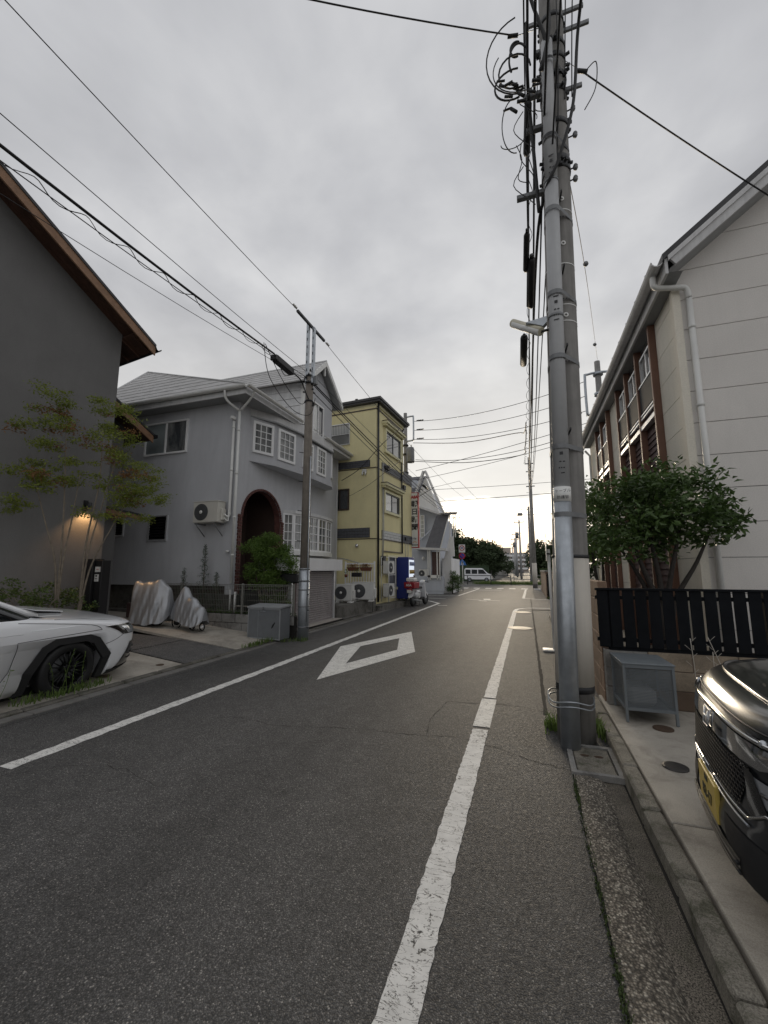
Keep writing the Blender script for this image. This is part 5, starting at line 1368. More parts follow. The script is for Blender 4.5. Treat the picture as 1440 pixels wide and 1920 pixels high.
# grey refuse bin
bn = thing('refuse_bin', 'grey metal refuse bin with a torn hole, in front of the low block wall', 'bin', (-5.5, 7.9, .05), R(-4))
lobj('body', MB().box(-.43, .43, -.02, .34, .0, .66, .006), M['box_grey'], bn)
lobj('lid', MB().prism([(-.45, -.05, .655), (.45, -.05, .655), (.45, .37, .70), (-.45, .37, .70)], (0, 0, .03)), M['box_trim'], bn)
fm = MB()
for a in ((-.44, -.415, .0, .65), (.415, .44, .0, .65), (-.415, .415, .0, .025), (-.415, .415, .625, .65)): fm.box(a[0], a[1], -.03, -.018, a[2], a[3])
lobj('front_frame', fm, M['box_trim'], bn)
lobj('hole', MB().prism([(.20, -.0225, .23), (.24, -.0225, .25), (.31, -.0225, .36), (.29, -.0225, .37), (.23, -.0225, .31)], (0, .002, 0)), M['black'], bn)
for x in (-.3, .3): lobj('hinge', MB().box(x - .03, x + .03, .36, .375, .62, .70), M['box_trim'], bn)
lobj('handle', MB().tube([(-.06, -.05, .60), (-.06, -.075, .60), (.06, -.075, .60), (.06, -.05, .60)], .006, 6), M['galv'], bn)
lobj('latch', MB().box(-.02, .02, -.058, -.045, .63, .69), M['galv_dull'], bn)
lobj('seam', MB().box(-.16, -.155, -.022, -.0205, .03, .62), M['box_trim'], bn)

# covered bikes: draped silver covers
def cover(lbl, prof, loc, rz, seed, amp=.015):
    """prof: (x, z_low, z_top, half_width) sections; draped with folds"""
    t = thing('covered_bicycle', lbl, 'bicycle', loc, rz, 'bicycles under silver covers')
    r = random.Random(seed); n = 18; ph = [r.uniform(0, 6) for _ in range(8)]
    mb = MB(); S_ = []
    P = [Vector((a[0], a[1], a[2])) for a in prof]; Wd = [Vector((a[3], 0, 0)) for a in prof]
    P = smooth_path(P, 8); Wd = smooth_path(Wd, 8)
    for q, w in zip(P, Wd):
        row = []
        for k in range(n + 1):
            u = k / n; s_ = -1 + 2 * u
            a = abs(s_)
            if a < .22: y = s_ / .22 * w.x * .28; z = q.z - (a / .22) ** 2 * .02
            else:
                f = (a - .22) / .78; y = math.copysign(w.x * (.28 + .72 * f ** .6), s_); z = q.z - .02 - (q.z - .02 - q.y) * f
            fold = (math.sin(q.x * 41 + z * 6 * s_ + ph[0] + 2 * math.sin(z * 5 + ph[5])) * .5 + math.sin(q.x * 19 - z * 9 + ph[1]) * .7 + math.sin(q.x * 71 + ph[2] + z * 11) * .22) * (.35 + .9 * a)
            y += math.copysign(1, s_) * fold * amp * min(1, a * 1.5); z += math.sin(q.x * 23 + ph[3]) * .012
            row.append((q.x + math.sin(z * 9 + ph[4]) * .010, y, z))
        S_.append(row)
    m = len(S_)
    mb.add([p for row in S_ for p in row], [(i * (n + 1) + k, i * (n + 1) + k + 1, (i + 1) * (n + 1) + k + 1, (i + 1) * (n + 1) + k) for i in range(m - 1) for k in range(n)], True)
    mb.add(S_[0], [tuple(range(n + 1))]); mb.add(S_[-1], [tuple(range(n + 1))])
    o = lobj('cover', mb, M['cover'], t); subsurf(o, 1); return t
def spoked(t, x, r, z=None, w=.03, name='wheel', rimm='white_frame'):
    z = z or r; wl2 = MB(); wl2.tube([(x + r * math.cos(2 * PI * k / 22), 0, z + r * math.sin(2 * PI * k / 22)) for k in range(23)], w / 2, 6, cap=False)
    o = lobj(name, wl2, M['rubber'], t)
    lobj('hub', MB().lathe([(.001, .03), (r * .45, .03), (r * .55, -.03), (.001, -.03)], Matrix.Translation((x, 0, z)) @ Matrix.Rotation(PI / 2, 4, 'X'), 14), M[rimm], o)
c1 = cover('bicycle under a tall silver cover, nearer the letterbox pillar', [(-.42, .20, .92, .10), (-.40, .10, 1.0, .20), (-.2, .06, .98, .24), (.0, .04, 1.0, .26), (.14, .05, 1.04, .26), (.26, .07, .98, .24), (.42, .10, .84, .2), (.46, .2, .7, .08)], (-8.15, 7.35, .29), R(14), 3)
spoked(c1, .12, .20, None, .03, 'wheel', 'black')
c2 = cover('small-wheeled bicycle under a peaked silver cover, nearer the wire fence', [(-.50, .25, .50, .06), (-.42, .22, .62, .15), (-.22, .20, .92, .20), (-.14, .18, .92, .2), (0, .14, .76, .21), (.18, .10, .66, .22), (.34, .10, .54, .2), (.44, .12, .48, .16), (.48, .2, .40, .06)], (-7.25, 7.55, .22), R(-6), 8)
spoked(c2, .10, .085, .085, .035); spoked(c2, .42, .075, .08, .03); spoked(c2, -.40, .14, None, .03, 'wheel', 'black')
# clutter under the grey house
tag(obj('storage_box', MB().box(-9.6, -8.95, 7.9, 8.2, .36, .72, .01), M['brown_siding']), 'low dark brown box between the letterbox pillar and the first covered bicycle', 'box')
bj = thing('jerrycan', 'small blue plastic jug on the ground beside the brown box', 'jug', (-8.72, 7.6, .36))
obj('body', MB().box(-8.80, -8.65, 7.5, 7.62, .36, .56, .03), M['water_blue'], bj); obj('cap', MB().tube([(-8.72, 7.56, .56), (-8.72, 7.56, .60)], .025, 8), M['white_panel'], bj)
ld = thing('step_ladder', 'white plastic rack leaning in the dark gap beside the letterbox pillar', 'rack', (-9.3, 8.4, .4))
lb_ = MB(); lb_.box(-9.42, -9.40, 8.3, 8.33, .6, 1.05); lb_.box(-9.22, -9.20, 8.3, 8.33, .6, 1.05)
for k in range(9): lb_.box(-9.40, -9.22, 8.3, 8.32, .62 + k * .05, .635 + k * .05)
obj('slats', lb_, M['fence_wire'], ld, kind='stuff')
tag(obj('hose', MB().tube(smooth_path([(-9.2, 8.2, .78), (-9.1, 8.2, .88), (-8.98, 8.2, .90), (-8.88, 8.2, .80), (-8.8, 8.2, .84), (-8.65, 8.2, .88)], 5), .012, 6), M['white_pvc']), 'coiled white hose in the dark gap beside the letterbox pillar', 'hose')

# ================================================================ planters on the railing
pn = 0
for x, dy, lb in ((-6.22, 0, 'hanging brown planter with dry plants, left one on the white railing'), (-5.72, .05, 'hanging brown planter with dry plants, right one on the white railing')):
    t = thing('planter', lb, 'planter', (x, 14.45 + dy, 1.5), 0, 'hanging planters on the white railing')
    obj('trough', MB().prism([(x - .24, 14.40 + dy, 1.64), (x - .18, 14.42 + dy, 1.50), (x + .18, 14.42 + dy, 1.50), (x + .24, 14.40 + dy, 1.64)], (0, .12, 0)), M['pot'], t)
    o = obj('dry_plants', cloud([((x, 14.43 + dy, 1.70), (.26, .08, .07), 1)], 260, .06, 61 + pn, .25, .2), M['leaf_red'], t, fix=False); o['kind'] = 'stuff'; pn += 1
t = thing('planter', 'black planter box standing on the larger air conditioner', 'planter', (-5.95, 14.1, 1.27))
obj('trough', MB().box(-6.08, -5.72, 13.98, 14.12, 1.29, 1.44, .01), M['black'], t); o = obj('seedlings', cloud([((-5.9, 14.05, 1.52), (.15, .05, .08), 1)], 60, .05, 66, .3, .5), M['leaf_mid'], t, fix=False); o['kind'] = 'stuff'
t = thing('flower_pot', 'small terracotta pot beside the black planter box', 'pot', (-6.3, 14.1, 1.27))
obj('pot', MB().lathe([(.001, 1.27), (.05, 1.27), (.07, 1.38), (.06, 1.38), (.001, 1.36)], Matrix.Translation((-6.3, 14.0, 0)), 12), M['pot'], t); obj('plant', cloud([((-6.3, 14.0, 1.5), (.06, .06, .12), 1)], 70, .05, 67, .3, .5), M['leaf_mid'], t, fix=False)

# ================================================================ hanging newspaper shop sign
sg = thing('shop_sign', 'tall white vertical sign with red frame and black Japanese characters on the yellow building', 'sign', (-5.1, 19.6, 4))
SX0, SX1, SY, SZ0, SZ1 = -5.34, -4.93, 19.55, 2.60, 5.36
obj('case', MB().box(SX0, SX1, SY, SY + .17, SZ0, SZ1, .012), M['red'], sg)
obj('face', MB().box(SX0 + .045, SX1 - .05, SY - .006, SY - .001, SZ0 + .04, SZ1 - .03), M['white_panel'], sg)
obj('face', MB().box(SX0 + .035, SX1 - .035, SY + .171, SY + .176, SZ0 + .04, SZ1 - .03), M['white_panel'], sg)
cxs = (SX0 + SX1) / 2
def ftext(s, size, x, z, m, y=SY - .009, bold=.0): return text_mesh('lettering', s, size, m, sg, facing((x, y, z), (0, -1, 0)), .001, bold=bold)
ftext('ASA', .19, cxs, SZ1 - .24, M['red'], bold=.014)
for k, ch in enumerate('朝日新聞'): ftext(ch, .34, cxs, SZ1 - .60 - k * .385, M['ink'], bold=.010)
ftext('朝日新聞', .075, cxs, SZ0 + .14, M['ink'], bold=.002)
em = MB()
for k in range(7):
    a = PI * (k + .5) / 7; c, s_ = math.cos(a), math.sin(a)
    em.prism([(cxs + c * .05 - s_ * .012, SY - .010, 2.84 + s_ * .05 + c * .012), (cxs + c * .15, SY - .010, 2.84 + s_ * .13), (cxs + c * .05 + s_ * .012, SY - .010, 2.84 + s_ * .05 - c * .012)], (0, .002, 0))
obj('sun_emblem', em, flat('sign_orange', (.62, .28, .05), .5), sg)
em = MB(); em.tube([(cxs - .07, SY - .010, 3.06), (cxs - .03, SY - .010, 3.11), (cxs, SY - .010, 3.05)], .012, 5); em.tube([(cxs + .02, SY - .010, 3.02), (cxs + .05, SY - .010, 3.10), (cxs + .07, SY - .010, 3.03)], .012, 5); em.tube([(cxs, SY - .010, 3.0), (cxs + .02, SY - .010, 3.02)], .012, 5)
obj('bird_emblem', em, M['ink'], sg)
br = MB(); br.tube([(SX0 + .06, SY + .08, SZ1), (SX0 + .06, SY + .08, SZ1 + .1), (-5.5, SY + .08, SZ1 + .1)], .02, 6); br.tube([(SX1, SY + .08, SZ1 - .2), (-4.2, SY + .3, SZ1 + .25)], .015, 5)
obj('bracket', br, M['steel_dark'], sg)

# ================================================================ vending machine
vm = thing('vending_machine', 'blue drinks vending machine against the yellow building', 'vending machine', (-5.15, 17.9, .22))
VX0, VX1, VY0, VY1 = -5.42, -4.92, 17.42, 18.42
obj('cabinet', MB().box(VX0, VX1, VY0, VY1, .30, 2.10, .015), M['blue'], vm)
obj('foot', MB().box(VX0 + .05, VX0 + .12, VY0 + .05, VY0 + .12, .22, .30), M['steel_dark'], vm); obj('foot', MB().box(VX1 - .12, VX1 - .05, VY0 + .05, VY0 + .12, .22, .30), M['steel_dark'], vm)
obj('door', MB().box(VX1, VX1 + .045, VY0 + .01, VY1 - .01, .34, 2.08, .01), M['blue'], vm)
lit = emit('display_lit', (.80, .88, 1.0), .55, (.4, .42, .45))
dsp = obj('display_window', MB().box(VX1 + .045, VX1 + .052, VY0 + .08, VY1 - .08, 1.02, 1.98), lit, vm)
cc = [(.5, .05, .04), (.05, .12, .4), (.5, .4, .08), (.1, .3, .12), (.45, .45, .45), (.25, .1, .05)]
cms = [flat('can_colour', c, .3) for c in cc]
for j in range(3):
    for i in range(8):
        y = VY0 + .15 + i * .10; z = 1.06 + j * .31
        if j == 2: z = 1.72
        obj('can', MB().tube([(VX1 + .065, y, z), (VX1 + .065, y, z + .17)], .028, 7), cms[(i * 3 + j * 2) % 6], dsp)
obj('price_panel', MB().box(VX1 + .045, VX1 + .055, VY0 + .08, VY1 - .08, .88, .98), M['white_panel'], vm)
obj('advert_panel', MB().box(VX1 + .045, VX1 + .055, VY0 + .08, VY0 + .6, .56, .84), flat('advert_red', (.35, .12, .1), .4), vm)
obj('delivery_slot', MB().box(VX1 + .045, VX1 + .06, VY0 + .08, VY1 - .3, .38, .52, .005), M['black'], vm)
obj('coin_panel', MB().box(VX1 + .045, VX1 + .06, VY1 - .28, VY1 - .1, .56, .86, .005), M['alu'], vm)

# ================================================================ delivery scooter
sc_ = thing('delivery_scooter', 'white delivery scooter with a red rear box parked by the kerb before the vending machine', 'scooter', (-4.60, 17.6, 0), R(79))
def wheel_small(x, r, name='wheel'):
    o = lobj(name, MB().lathe([(r * .62, -.045), (r * .9, -.05), (r, -.02), (r, .02), (r * .9, .05), (r * .62, .045)], Matrix.Translation((x, 0, r)) @ Matrix.Rotation(PI / 2, 4, 'X'), 22), M['rubber'], sc_)
    lobj('rim', MB().lathe([(.001, -.03), (r * .62, -.035), (r * .62, .035), (.001, .03)], Matrix.Translation((x, 0, r)) @ Matrix.Rotation(PI / 2, 4, 'X'), 14), M['galv_dull'], o)
wheel_small(-.30, .25); wheel_small(.95, .25)
lobj('body', MB().prism([(-.42, -.10, .42), (-.15, -.10, .32), (.25, -.10, .30), (.32, -.10, .55), (.25, -.10, .70), (-.45, -.10, .72), (-.52, -.10, .60)], (0, .20, 0)), M['white_gloss'], sc_).modifiers.new('b', 'BEVEL').width = .04
lobj('footboard', MB().box(.25, .62, -.14, .14, .28, .36, .02), M['black'], sc_)
lobj('leg_shield', MB().prism([(.62, -.18, .30), (.72, -.18, .32), (.66, -.13, .95), (.60, -.13, .95)], (0, .34, 0)), M['white_gloss'], sc_)
lobj('front_fender', MB().prism([(.75, -.06, .42), (.85, -.06, .55), (1.0, -.06, .56), (1.15, -.06, .45), (1.12, -.06, .40), (.95, -.06, .50)], (0, .12, 0)), M['white_gloss'], sc_)
lobj('fork', MB().tube([(.95, .07, .25), (.70, .05, .95)], .02, 6).tube([(.95, -.07, .25), (.70, -.05, .95)], .02, 6), M['galv_dull'], sc_)
lobj('rear_fender', MB().prism([(-.62, -.08, .38), (-.50, -.08, .60), (-.38, -.08, .60), (-.42, -.08, .45)], (0, .16, 0)), M['white_gloss'], sc_)
lobj('seat', MB().box(-.18, .38, -.13, .13, .72, .82, .04), M['black'], sc_)
bx_ = lobj('delivery_box', MB().prism([(-.66, -.24, .76), (-.15, -.24, .76), (-.12, -.24, 1.02), (-.70, -.24, 1.02)], (0, .48, 0)), M['red_dark'], sc_); bevel(bx_, .03)
text_mesh('lettering', 'ASA', .14, M['white_panel'], bx_, wmat(sc_) @ facing((-.695, 0, .90), (-1, 0, -.05)), .003, bold=.004)
lobj('bundle', MB().box(-.60, -.25, -.20, .18, 1.04, 1.20, .05), M['white_panel'], sc_); lobj('rolled_cover', MB().sphere((-.2, .05, 1.1), .16, 10, 7, (1, 1, .8)), M['black'], sc_)
lobj('number_plate', MB().box(-.655, -.645, -.10, .10, .58, .70), M['white_panel'], sc_); lobj('tail_light', MB().box(-.64, -.56, -.12, .12, .66, .73, .015), M['red'], sc_)
hb = MB(); hb.tube([(.62, -.32, 1.0), (.66, -.1, 1.02), (.66, .1, 1.02), (.62, .32, 1.0)], .016, 7); lobj('handlebar', hb, M['steel_dark'], sc_)
lobj('headlamp_cowl', MB().sphere((.68, 0, .98), .14, 12, 8, (.9, 1.1, .9)), M['white_gloss'], sc_)
for s_ in (-1, 1):
    mr = lobj('mirror', MB().sphere((.55, s_ * .38, 1.26), .07, 10, 6, (.4, 1.1, .75)), M['black'], sc_); lobj('mirror_stem', MB().tube([(.63, s_ * .26, 1.02), (.56, s_ * .36, 1.22)], .008, 5), M['steel_dark'], mr)
    lobj('side_cover', MB().sphere((-.15, s_ * .14, .52), .2, 12, 8, (1.25, .35, .85)), M['white_gloss'], sc_)
lobj('exhaust', MB().tube([(.1, -.15, .22), (-.35, -.18, .26), (-.60, -.18, .30)], [.03, .05, .045], 10), M['galv_dull'], sc_)
lobj('stand', MB().tube([(.1, .12, .28), (.0, .16, .02), (.0, -.16, .02), (.1, -.12, .28)], .012, 5), M['steel_dark'], sc_)
lobj('tail_bar', MB().tube([(-.4, -.16, .62), (-.1, -.24, .60), (.2, -.18, .55)], .014, 6).tube([(-.4, .16, .62), (-.1, .24, .60), (.2, .18, .55)], .014, 6), M['galv'], sc_)
# ================================================================ cars
def catm(tbl, z):
    """interpolates rows (z, ...) smoothly"""
    if z <= tbl[0][0]: return tbl[0][1:]
    for i in range(len(tbl) - 1):
        a, b = tbl[i], tbl[i + 1]
        if z <= b[0]:
            t = (z - a[0]) / (b[0] - a[0]); p = tbl[max(i - 1, 0)]; q = tbl[min(i + 2, len(tbl) - 1)]
            out = []
            for k in range(1, len(a)):
                m0 = (b[k] - p[k]) / max(1e-6, b[0] - p[0]) * (b[0] - a[0]); m1 = (q[k] - a[k]) / max(1e-6, q[0] - a[0]) * (b[0] - a[0])
                h = b[k] - a[k]
                if h == 0: m0 = m1 = 0
                else: m0 = max(-3 * abs(h), min(3 * abs(h), m0)); m1 = max(-3 * abs(h), min(3 * abs(h), m1))
                out.append((2 * t ** 3 - 3 * t * t + 1) * a[k] + (t ** 3 - 2 * t * t + t) * m0 + (-2 * t ** 3 + 3 * t * t) * b[k] + (t ** 3 - t * t) * m1)
            return out
    return tbl[-1][1:]
class Body:
    """car body as plan outlines stacked in z; row = (z, front x, rear x, half width, front exponent)"""
    def __init__(s, tbl, xc, A=None): s.t = tbl; s.x0 = xc; s.A = A
    def C(s, xf): return s.x0 if s.A is None else xf - s.A
    def P(s, th, z, off=0):
        xf, xr, w, n = catm(s.t, z); c, q = math.cos(th), math.sin(th)
        xc = s.C(xf); nn = n if c > 0 else 9.0; a = (xf - xc) if c > 0 else (xc - xr)
        a += off; w += off
        return Vector((xc + math.copysign(abs(c) ** (2 / nn), c) * a, math.copysign(abs(q) ** (2 / nn), q) * w, z))
    def thx(s, x, z, side=1):
        xf, xr, w, n = catm(s.t, z); xc = s.C(xf); r = (x - xc) / ((xf - xc) if x > xc else (xc - xr)); r = max(-1, min(1, r))
        nn = n if r > 0 else 9.0; c = abs(r) ** (nn / 2); return side * math.acos(math.copysign(c, r))
    def thy(s, y, z):
        xf, xr, w, n = catm(s.t, z); r = max(-1, min(1, y / w)); return math.copysign(math.asin(abs(r) ** (n / 2)), r)
    def mesh(s, z0, z1, nz, nth=96, cap=True):
        mb = MB(); ths = []
        for k in range(nth):                              # spread points evenly over nose, corners and sides
            ths.append(2 * PI * (k + .5) / nth)
        zs_ = [z0 + (z1 - z0) * i / nz for i in range(nz + 1)]
        vs = [s.P(t, z) for z in zs_ for t in ths]
        mb.add(vs, [(i * nth + k, i * nth + (k + 1) % nth, (i + 1) * nth + (k + 1) % nth, (i + 1) * nth + k) for i in range(nz) for k in range(nth)], True)
        if cap:
            mb.add([s.P(t, z0) for t in ths], [tuple(range(nth))]); mb.add([s.P(t, z1) for t in ths], [tuple(range(nth))])
        return mb
    def patch(s, q, off=.004, nu=10, nv=5, thick=.0):
        """q: four (theta, z) corners -> surface patch lying just over the body"""
        mb = MB(); vs = []
        for j in range(nv + 1):
            for i in range(nu + 1):
                u, v = i / nu, j / nv
                th = (q[0][0] * (1 - u) + q[1][0] * u) * (1 - v) + (q[3][0] * (1 - u) + q[2][0] * u) * v
                z = (q[0][1] * (1 - u) + q[1][1] * u) * (1 - v) + (q[3][1] * (1 - u) + q[2][1] * u) * v
                vs.append(s.P(th, z, off))
        mb.add(vs, [(j * (nu + 1) + i, j * (nu + 1) + i + 1, (j + 1) * (nu + 1) + i + 1, (j + 1) * (nu + 1) + i) for j in range(nv) for i in range(nu)], True)
        return mb
    def line(s, pts, r=.003, off=.001, n=8, flat_=1.0):
        P = []
        for (a, b) in zip(pts, pts[1:]):
            for i in range(n): P.append(s.P(a[0] + (b[0] - a[0]) * i / n, a[1] + (b[1] - a[1]) * i / n, off))
        P.append(s.P(*pts[-1], off)); return MB().tube(P, r, 6, flat=flat_)
def cutter(verts, y0, y1, nm='cut'):
    mb = MB().prism([(x, y0, z) for x, z in verts], (0, y1 - y0, 0)); return mb
def cut_mesh(o, mbs):
    """subtract solids once, with the result baked into the mesh (no helper objects stay behind)"""
    for mb in mbs:
        c = obj('cutter', mb, None); c.parent = o.parent; c.matrix_parent_inverse = Matrix()
        m = o.modifiers.new('cut', 'BOOLEAN'); m.object = c; m.operation = 'DIFFERENCE'; m.solver = 'EXACT'
        bpy.context.view_layer.update(); dg = bpy.context.evaluated_depsgraph_get()
        me = bpy.data.meshes.new_from_object(o.evaluated_get(dg)); o.modifiers.clear(); o.data = me; bpy.data.objects.remove(c)
def make_wheel(t, x, y, r, w, rim_r, m, side, spokes=10):
    X = Matrix.Translation((x, y, r)) @ Matrix.Rotation(-side * PI / 2, 4, 'X')     # local +z = outward
    wh_ = lobj('wheel', MB().lathe([(rim_r, w * .46), (rim_r + .01, w * .5), (r - .03, w * .5), (r - .008, w * .42), (r, w * .3), (r, -w * .3), (r - .01, -w * .45), (rim_r, -w * .5)], X, 40), M['rubber'], t)
    rm = MB().lathe([(rim_r, w * .47), (rim_r - .012, w * .49), (rim_r - .025, w * .40), (rim_r - .03, -w * .3), (.06, -w * .32), (.001, -w * .32)], X, 36)
    rm.lathe([(.001, w * .36), (.03, w * .36), (.06, w * .33), (.065, w * .1)], X, 16)
    for k in range(spokes):
        a = 2 * PI * k / spokes + .2
        for da in (-.055, .055):
            c, s_ = math.cos(a + da), math.sin(a + da); c2, s2 = math.cos(a + da * 2.4), math.sin(a + da * 2.4)
            rm.tube([X @ Vector((.05 * c, .05 * s_, w * .31)), X @ Vector(((rim_r - .02) * c2, (rim_r - .02) * s2, w * .43))], [.011, .009], 5)
    lobj('rim', rm, m, wh_)
    lobj('brake_disc', MB().lathe([(.001, -.02), (rim_r * .72, -.02), (rim_r * .72, -.035), (.001, -.035)], X, 24), M['galv_dull'], wh_)
    return wh_

# --- white sedan, parked along the street on the left
cw = thing('parked_car', 'white sedan with black wheel-arch cladding and black rims, parked on the left lot', 'car', (-6.36, 4.90, .05), R(90)); cw.rotation_euler = (R(4.2), 0, R(90))
sed = Body([(.15, -.14, -4.45, .82, 3.0), (.22, -.05, -4.55, .87, 3.0), (.34, -.02, -4.6, .895, 3.0), (.48, .0, -4.62, .905, 3.0), (.60, -.0, -4.62, .905, 3.0), (.68, -.01, -4.60, .905, 3.0), (.75, -.04, -4.58, .902, 3.0), (.81, -.11, -4.56, .897, 3.0), (.855, -.24, -4.55, .888, 3.1), (.89, -.50, -4.54, .875, 3.4), (.935, -.92, -4.50, .855, 4.5), (.98, -1.42, -4.40, .82, 7), (1.0, -1.52, -4.2, .79, 7)], -1.5, .72)
cb_ = lobj('body', sed.mesh(.15, 1.0, 48, 144), M['car_white'], cw)
WX, WR = -1.13, .335
arch = [(WX + a, b) for a, b in ((-.56, .02), (-.52, .40), (-.36, .66), (-.22, .735), (.20, .735), (.33, .68), (.52, .44), (.47, .02))]
arch_r = [(x - 2.68, z) for x, z in arch]
cut_mesh(cb_, [cutter(arch, -1.0, -.62), cutter(arch, .62, 1.0), cutter(arch_r, -1.0, -.62), cutter(arch_r, .62, 1.0), cutter([(-1.52, 1.2), (-1.52, .94), (-3.9, .94), (-3.9, 1.2)], -.70, .70)])
lobj('floor_pan', MB().box(-4.4, -.3, -.6, .6, .17, .5), M['black'], cw)
for s_ in (-1, 1):
    for ax in (arch, arch_r):
        lobj('wheel_well', MB().prism([(x, s_ * .60, z) for x, z in ax], (0, s_ * .02, 0)), M['black'], cw)
        inner = [(ax[0][0] + .0, .14)] + list(ax[1:-1]) + [(ax[-1][0], .14)]
        cl_ = MB()                                     # black cladding band around the arch, following the body side
        cxm = sum(x for x, z in ax) / len(ax)
        out_ = [(x + (x - cxm) * .001, z) for x, z in inner]; inn = [(cxm + (x - cxm) * .80, .14 + (z - .14) * .87) for x, z in inner]
        for a, b, c, d in zip(out_, out_[1:], inn[1:], inn):
            q = []
            for (x, z) in (a, b, c, d):
                yy = abs(sed.P(sed.thx(x, max(z, .16)), max(z, .16)).y); q.append(Vector((x, s_ * (yy + .008), z)))
            cl_.add(q + [v - Vector((0, s_ * .05, 0)) for v in q], [(0, 1, 2, 3), (4, 7, 6, 5), (0, 4, 5, 1), (1, 5, 6, 2), (2, 6, 7, 3), (3, 7, 4, 0)])
        lobj('wheel_arch_cladding', cl_, M['cladding'], cw)
    make_wheel(cw, WX, s_ * .775, WR, .225, .235, M['wheel_black'], s_); make_wheel(cw, WX - 2.68, s_ * .775, WR, .225, .235, M['wheel_black'], s_)
    lobj('sill', MB().box(-3.3, -1.85, s_ * .84, s_ * .90, .12, .19, .015), M['cladding'], cw)
ghs = Body([(.95, -1.34, -4.15, .815, 2.8), (1.07, -1.58, -4.02, .785, 2.8), (1.20, -1.85, -3.84, .745, 2.8), (1.32, -2.10, -3.62, .70, 2.8), (1.40, -2.30, -3.42, .66, 2.8), (1.45, -2.50, -3.24, .58, 2.6), (1.475, -2.70, -3.04, .42, 2.4)], -2.9, .34)
lobj('windows', ghs.mesh(.95, 1.415, 14, 64), M['car_glass'], cw)
lobj('roof', ghs.mesh(1.412, 1.475, 6, 64), M['car_white'], cw)
pa = MB()
for s_ in (-1, 1):
    pa.tube([ghs.P(s_ * .80, z, -.006) for z in (.97, 1.08, 1.2, 1.32, 1.415)], [.06, .045, .036, .034, .034], 8)
    pa.tube([ghs.P(ghs.thx(-4.0, .97, s_), .97, 0), ghs.P(ghs.thx(-3.35, 1.41, s_), 1.415, -.01)], [.08, .04], 8)
loose(lobj('pillar', pa, M['car_white'], cw))
pb = MB()
for s_ in (-1, 1): pb.tube([ghs.P(ghs.thx(-2.85, .97, s_), .98, -.01), ghs.P(ghs.thx(-2.9, 1.4, s_), 1.40, -.01)], .03, 6)
loose(lobj('door_pillar', pb, M['black'], cw))
for s_ in (-1, 1):
    th = lambda x, z: sed.thx(x, z, s_)
    hl = lobj('headlight', sed.patch([(th(-.74, .81), .812), (th(-.26, .795), .800), (th(-.18, .665), .655), (th(-.46, .665), .672)], .006, 16, 6), M['gloss_black'], cw)
    lobj('lens', sed.patch([(th(-.50, .785), .785), (th(-.31, .775), .780), (th(-.22, .68), .675), (th(-.37, .68), .680)], .011, 8, 4), M['headlight'], hl)
    lobj('daylight_strip', sed.line([(th(-.72, .812), .812), (th(-.26, .80), .800), (th(-.14, .77), .775)], .006, .007), M['chrome'], hl)
    lobj('bumper_intake', sed.patch([(th(-.30, .54), .54), (th(-.10, .54), .56), (th(-.08, .27), .24), (th(-.56, .20), .19)], .006, 12, 7), M['gloss_black'], cw)
    lobj('lip', sed.patch([(th(-.62, .23), .215), (th(-.05, .24), .235), (th(-.08, .17), .15), (th(-.62, .16), .15)], .014, 12, 3), M['cladding'], cw)
    for zz3 in (.31, .38, .45): lobj('intake_bar', sed.line([(th(-.30 + (zz3 - .3) * .8, zz3), zz3), (th(-.08, zz3), zz3 + .01)], .007, .012), M['cladding'], cw)
    lobj('panel_gap', sed.line([(th(-1.74, .96), .96), (th(-1.75, .75), .75), (th(-1.80, .45), .45), (th(-1.92, .22), .22)], .0035), M['black'], cw)
    lobj('panel_gap', sed.line([(th(-.46, .665), .665), (th(-.70, .58), .58)], .003), M['black'], cw)
    lobj('hood_gap', MB().tube([sed.P(sed.thx(-.24, z, s_) if 0 else sed.thx(xx, z, s_), z, .001) for xx, z in ((-.42, .845), (-.70, .885), (-1.0, .925), (-1.35, .955))], .0035, 5), M['black'], cw)
    lobj('character_line', sed.line([(th(-1.7, .84), .84), (th(-3.9, .87), .87)], .004, -.001), M['car_white'], cw)
    lobj('side_crease', sed.line([(th(-.66, .81), .81), (th(-1.62, .86), .86)], .010, -.007), M['car_white'], cw)
lobj('grille', sed.patch([(-.55, .60), (.55, .60), (.50, .40), (-.50, .40)], .006, 20, 6), M['gloss_black'], cw)
lobj('grille_bar', sed.line([(-.5, .52), (.5, .52)], .012, .01), M['chrome'], cw)
lobj('hood_scoop', MB().prism([(-.88, -.26, .90), (-.92, -.24, .955), (-1.22, -.24, .995), (-1.30, -.26, .94)], (0, .52, 0)), M['gloss_black'], cw)
lobj('scoop_lid', MB().prism([(-.90, -.27, .955), (-1.24, -.27, .997), (-1.24, -.27, 1.008), (-.90, -.27, .966)], (0, .54, 0)), M['car_white'], cw)
lobj('windscreen_cowl', MB().prism([(-1.34, -.74, .955), (-1.50, -.74, 1.0), (-1.66, -.70, 1.005), (-1.56, -.70, .94)], (0, 1.46, 0)), M['cladding'], cw)
mr = lobj('mirror', MB().sphere((-2.2, -.98, 1.06), .11, 12, 8, (.7, 1.1, .75)), M['car_white'], cw); lobj('mirror_arm', MB().tube([(-2.18, -.78, 1.0), (-2.2, -.92, 1.04)], .02, 6), M['black'], mr)

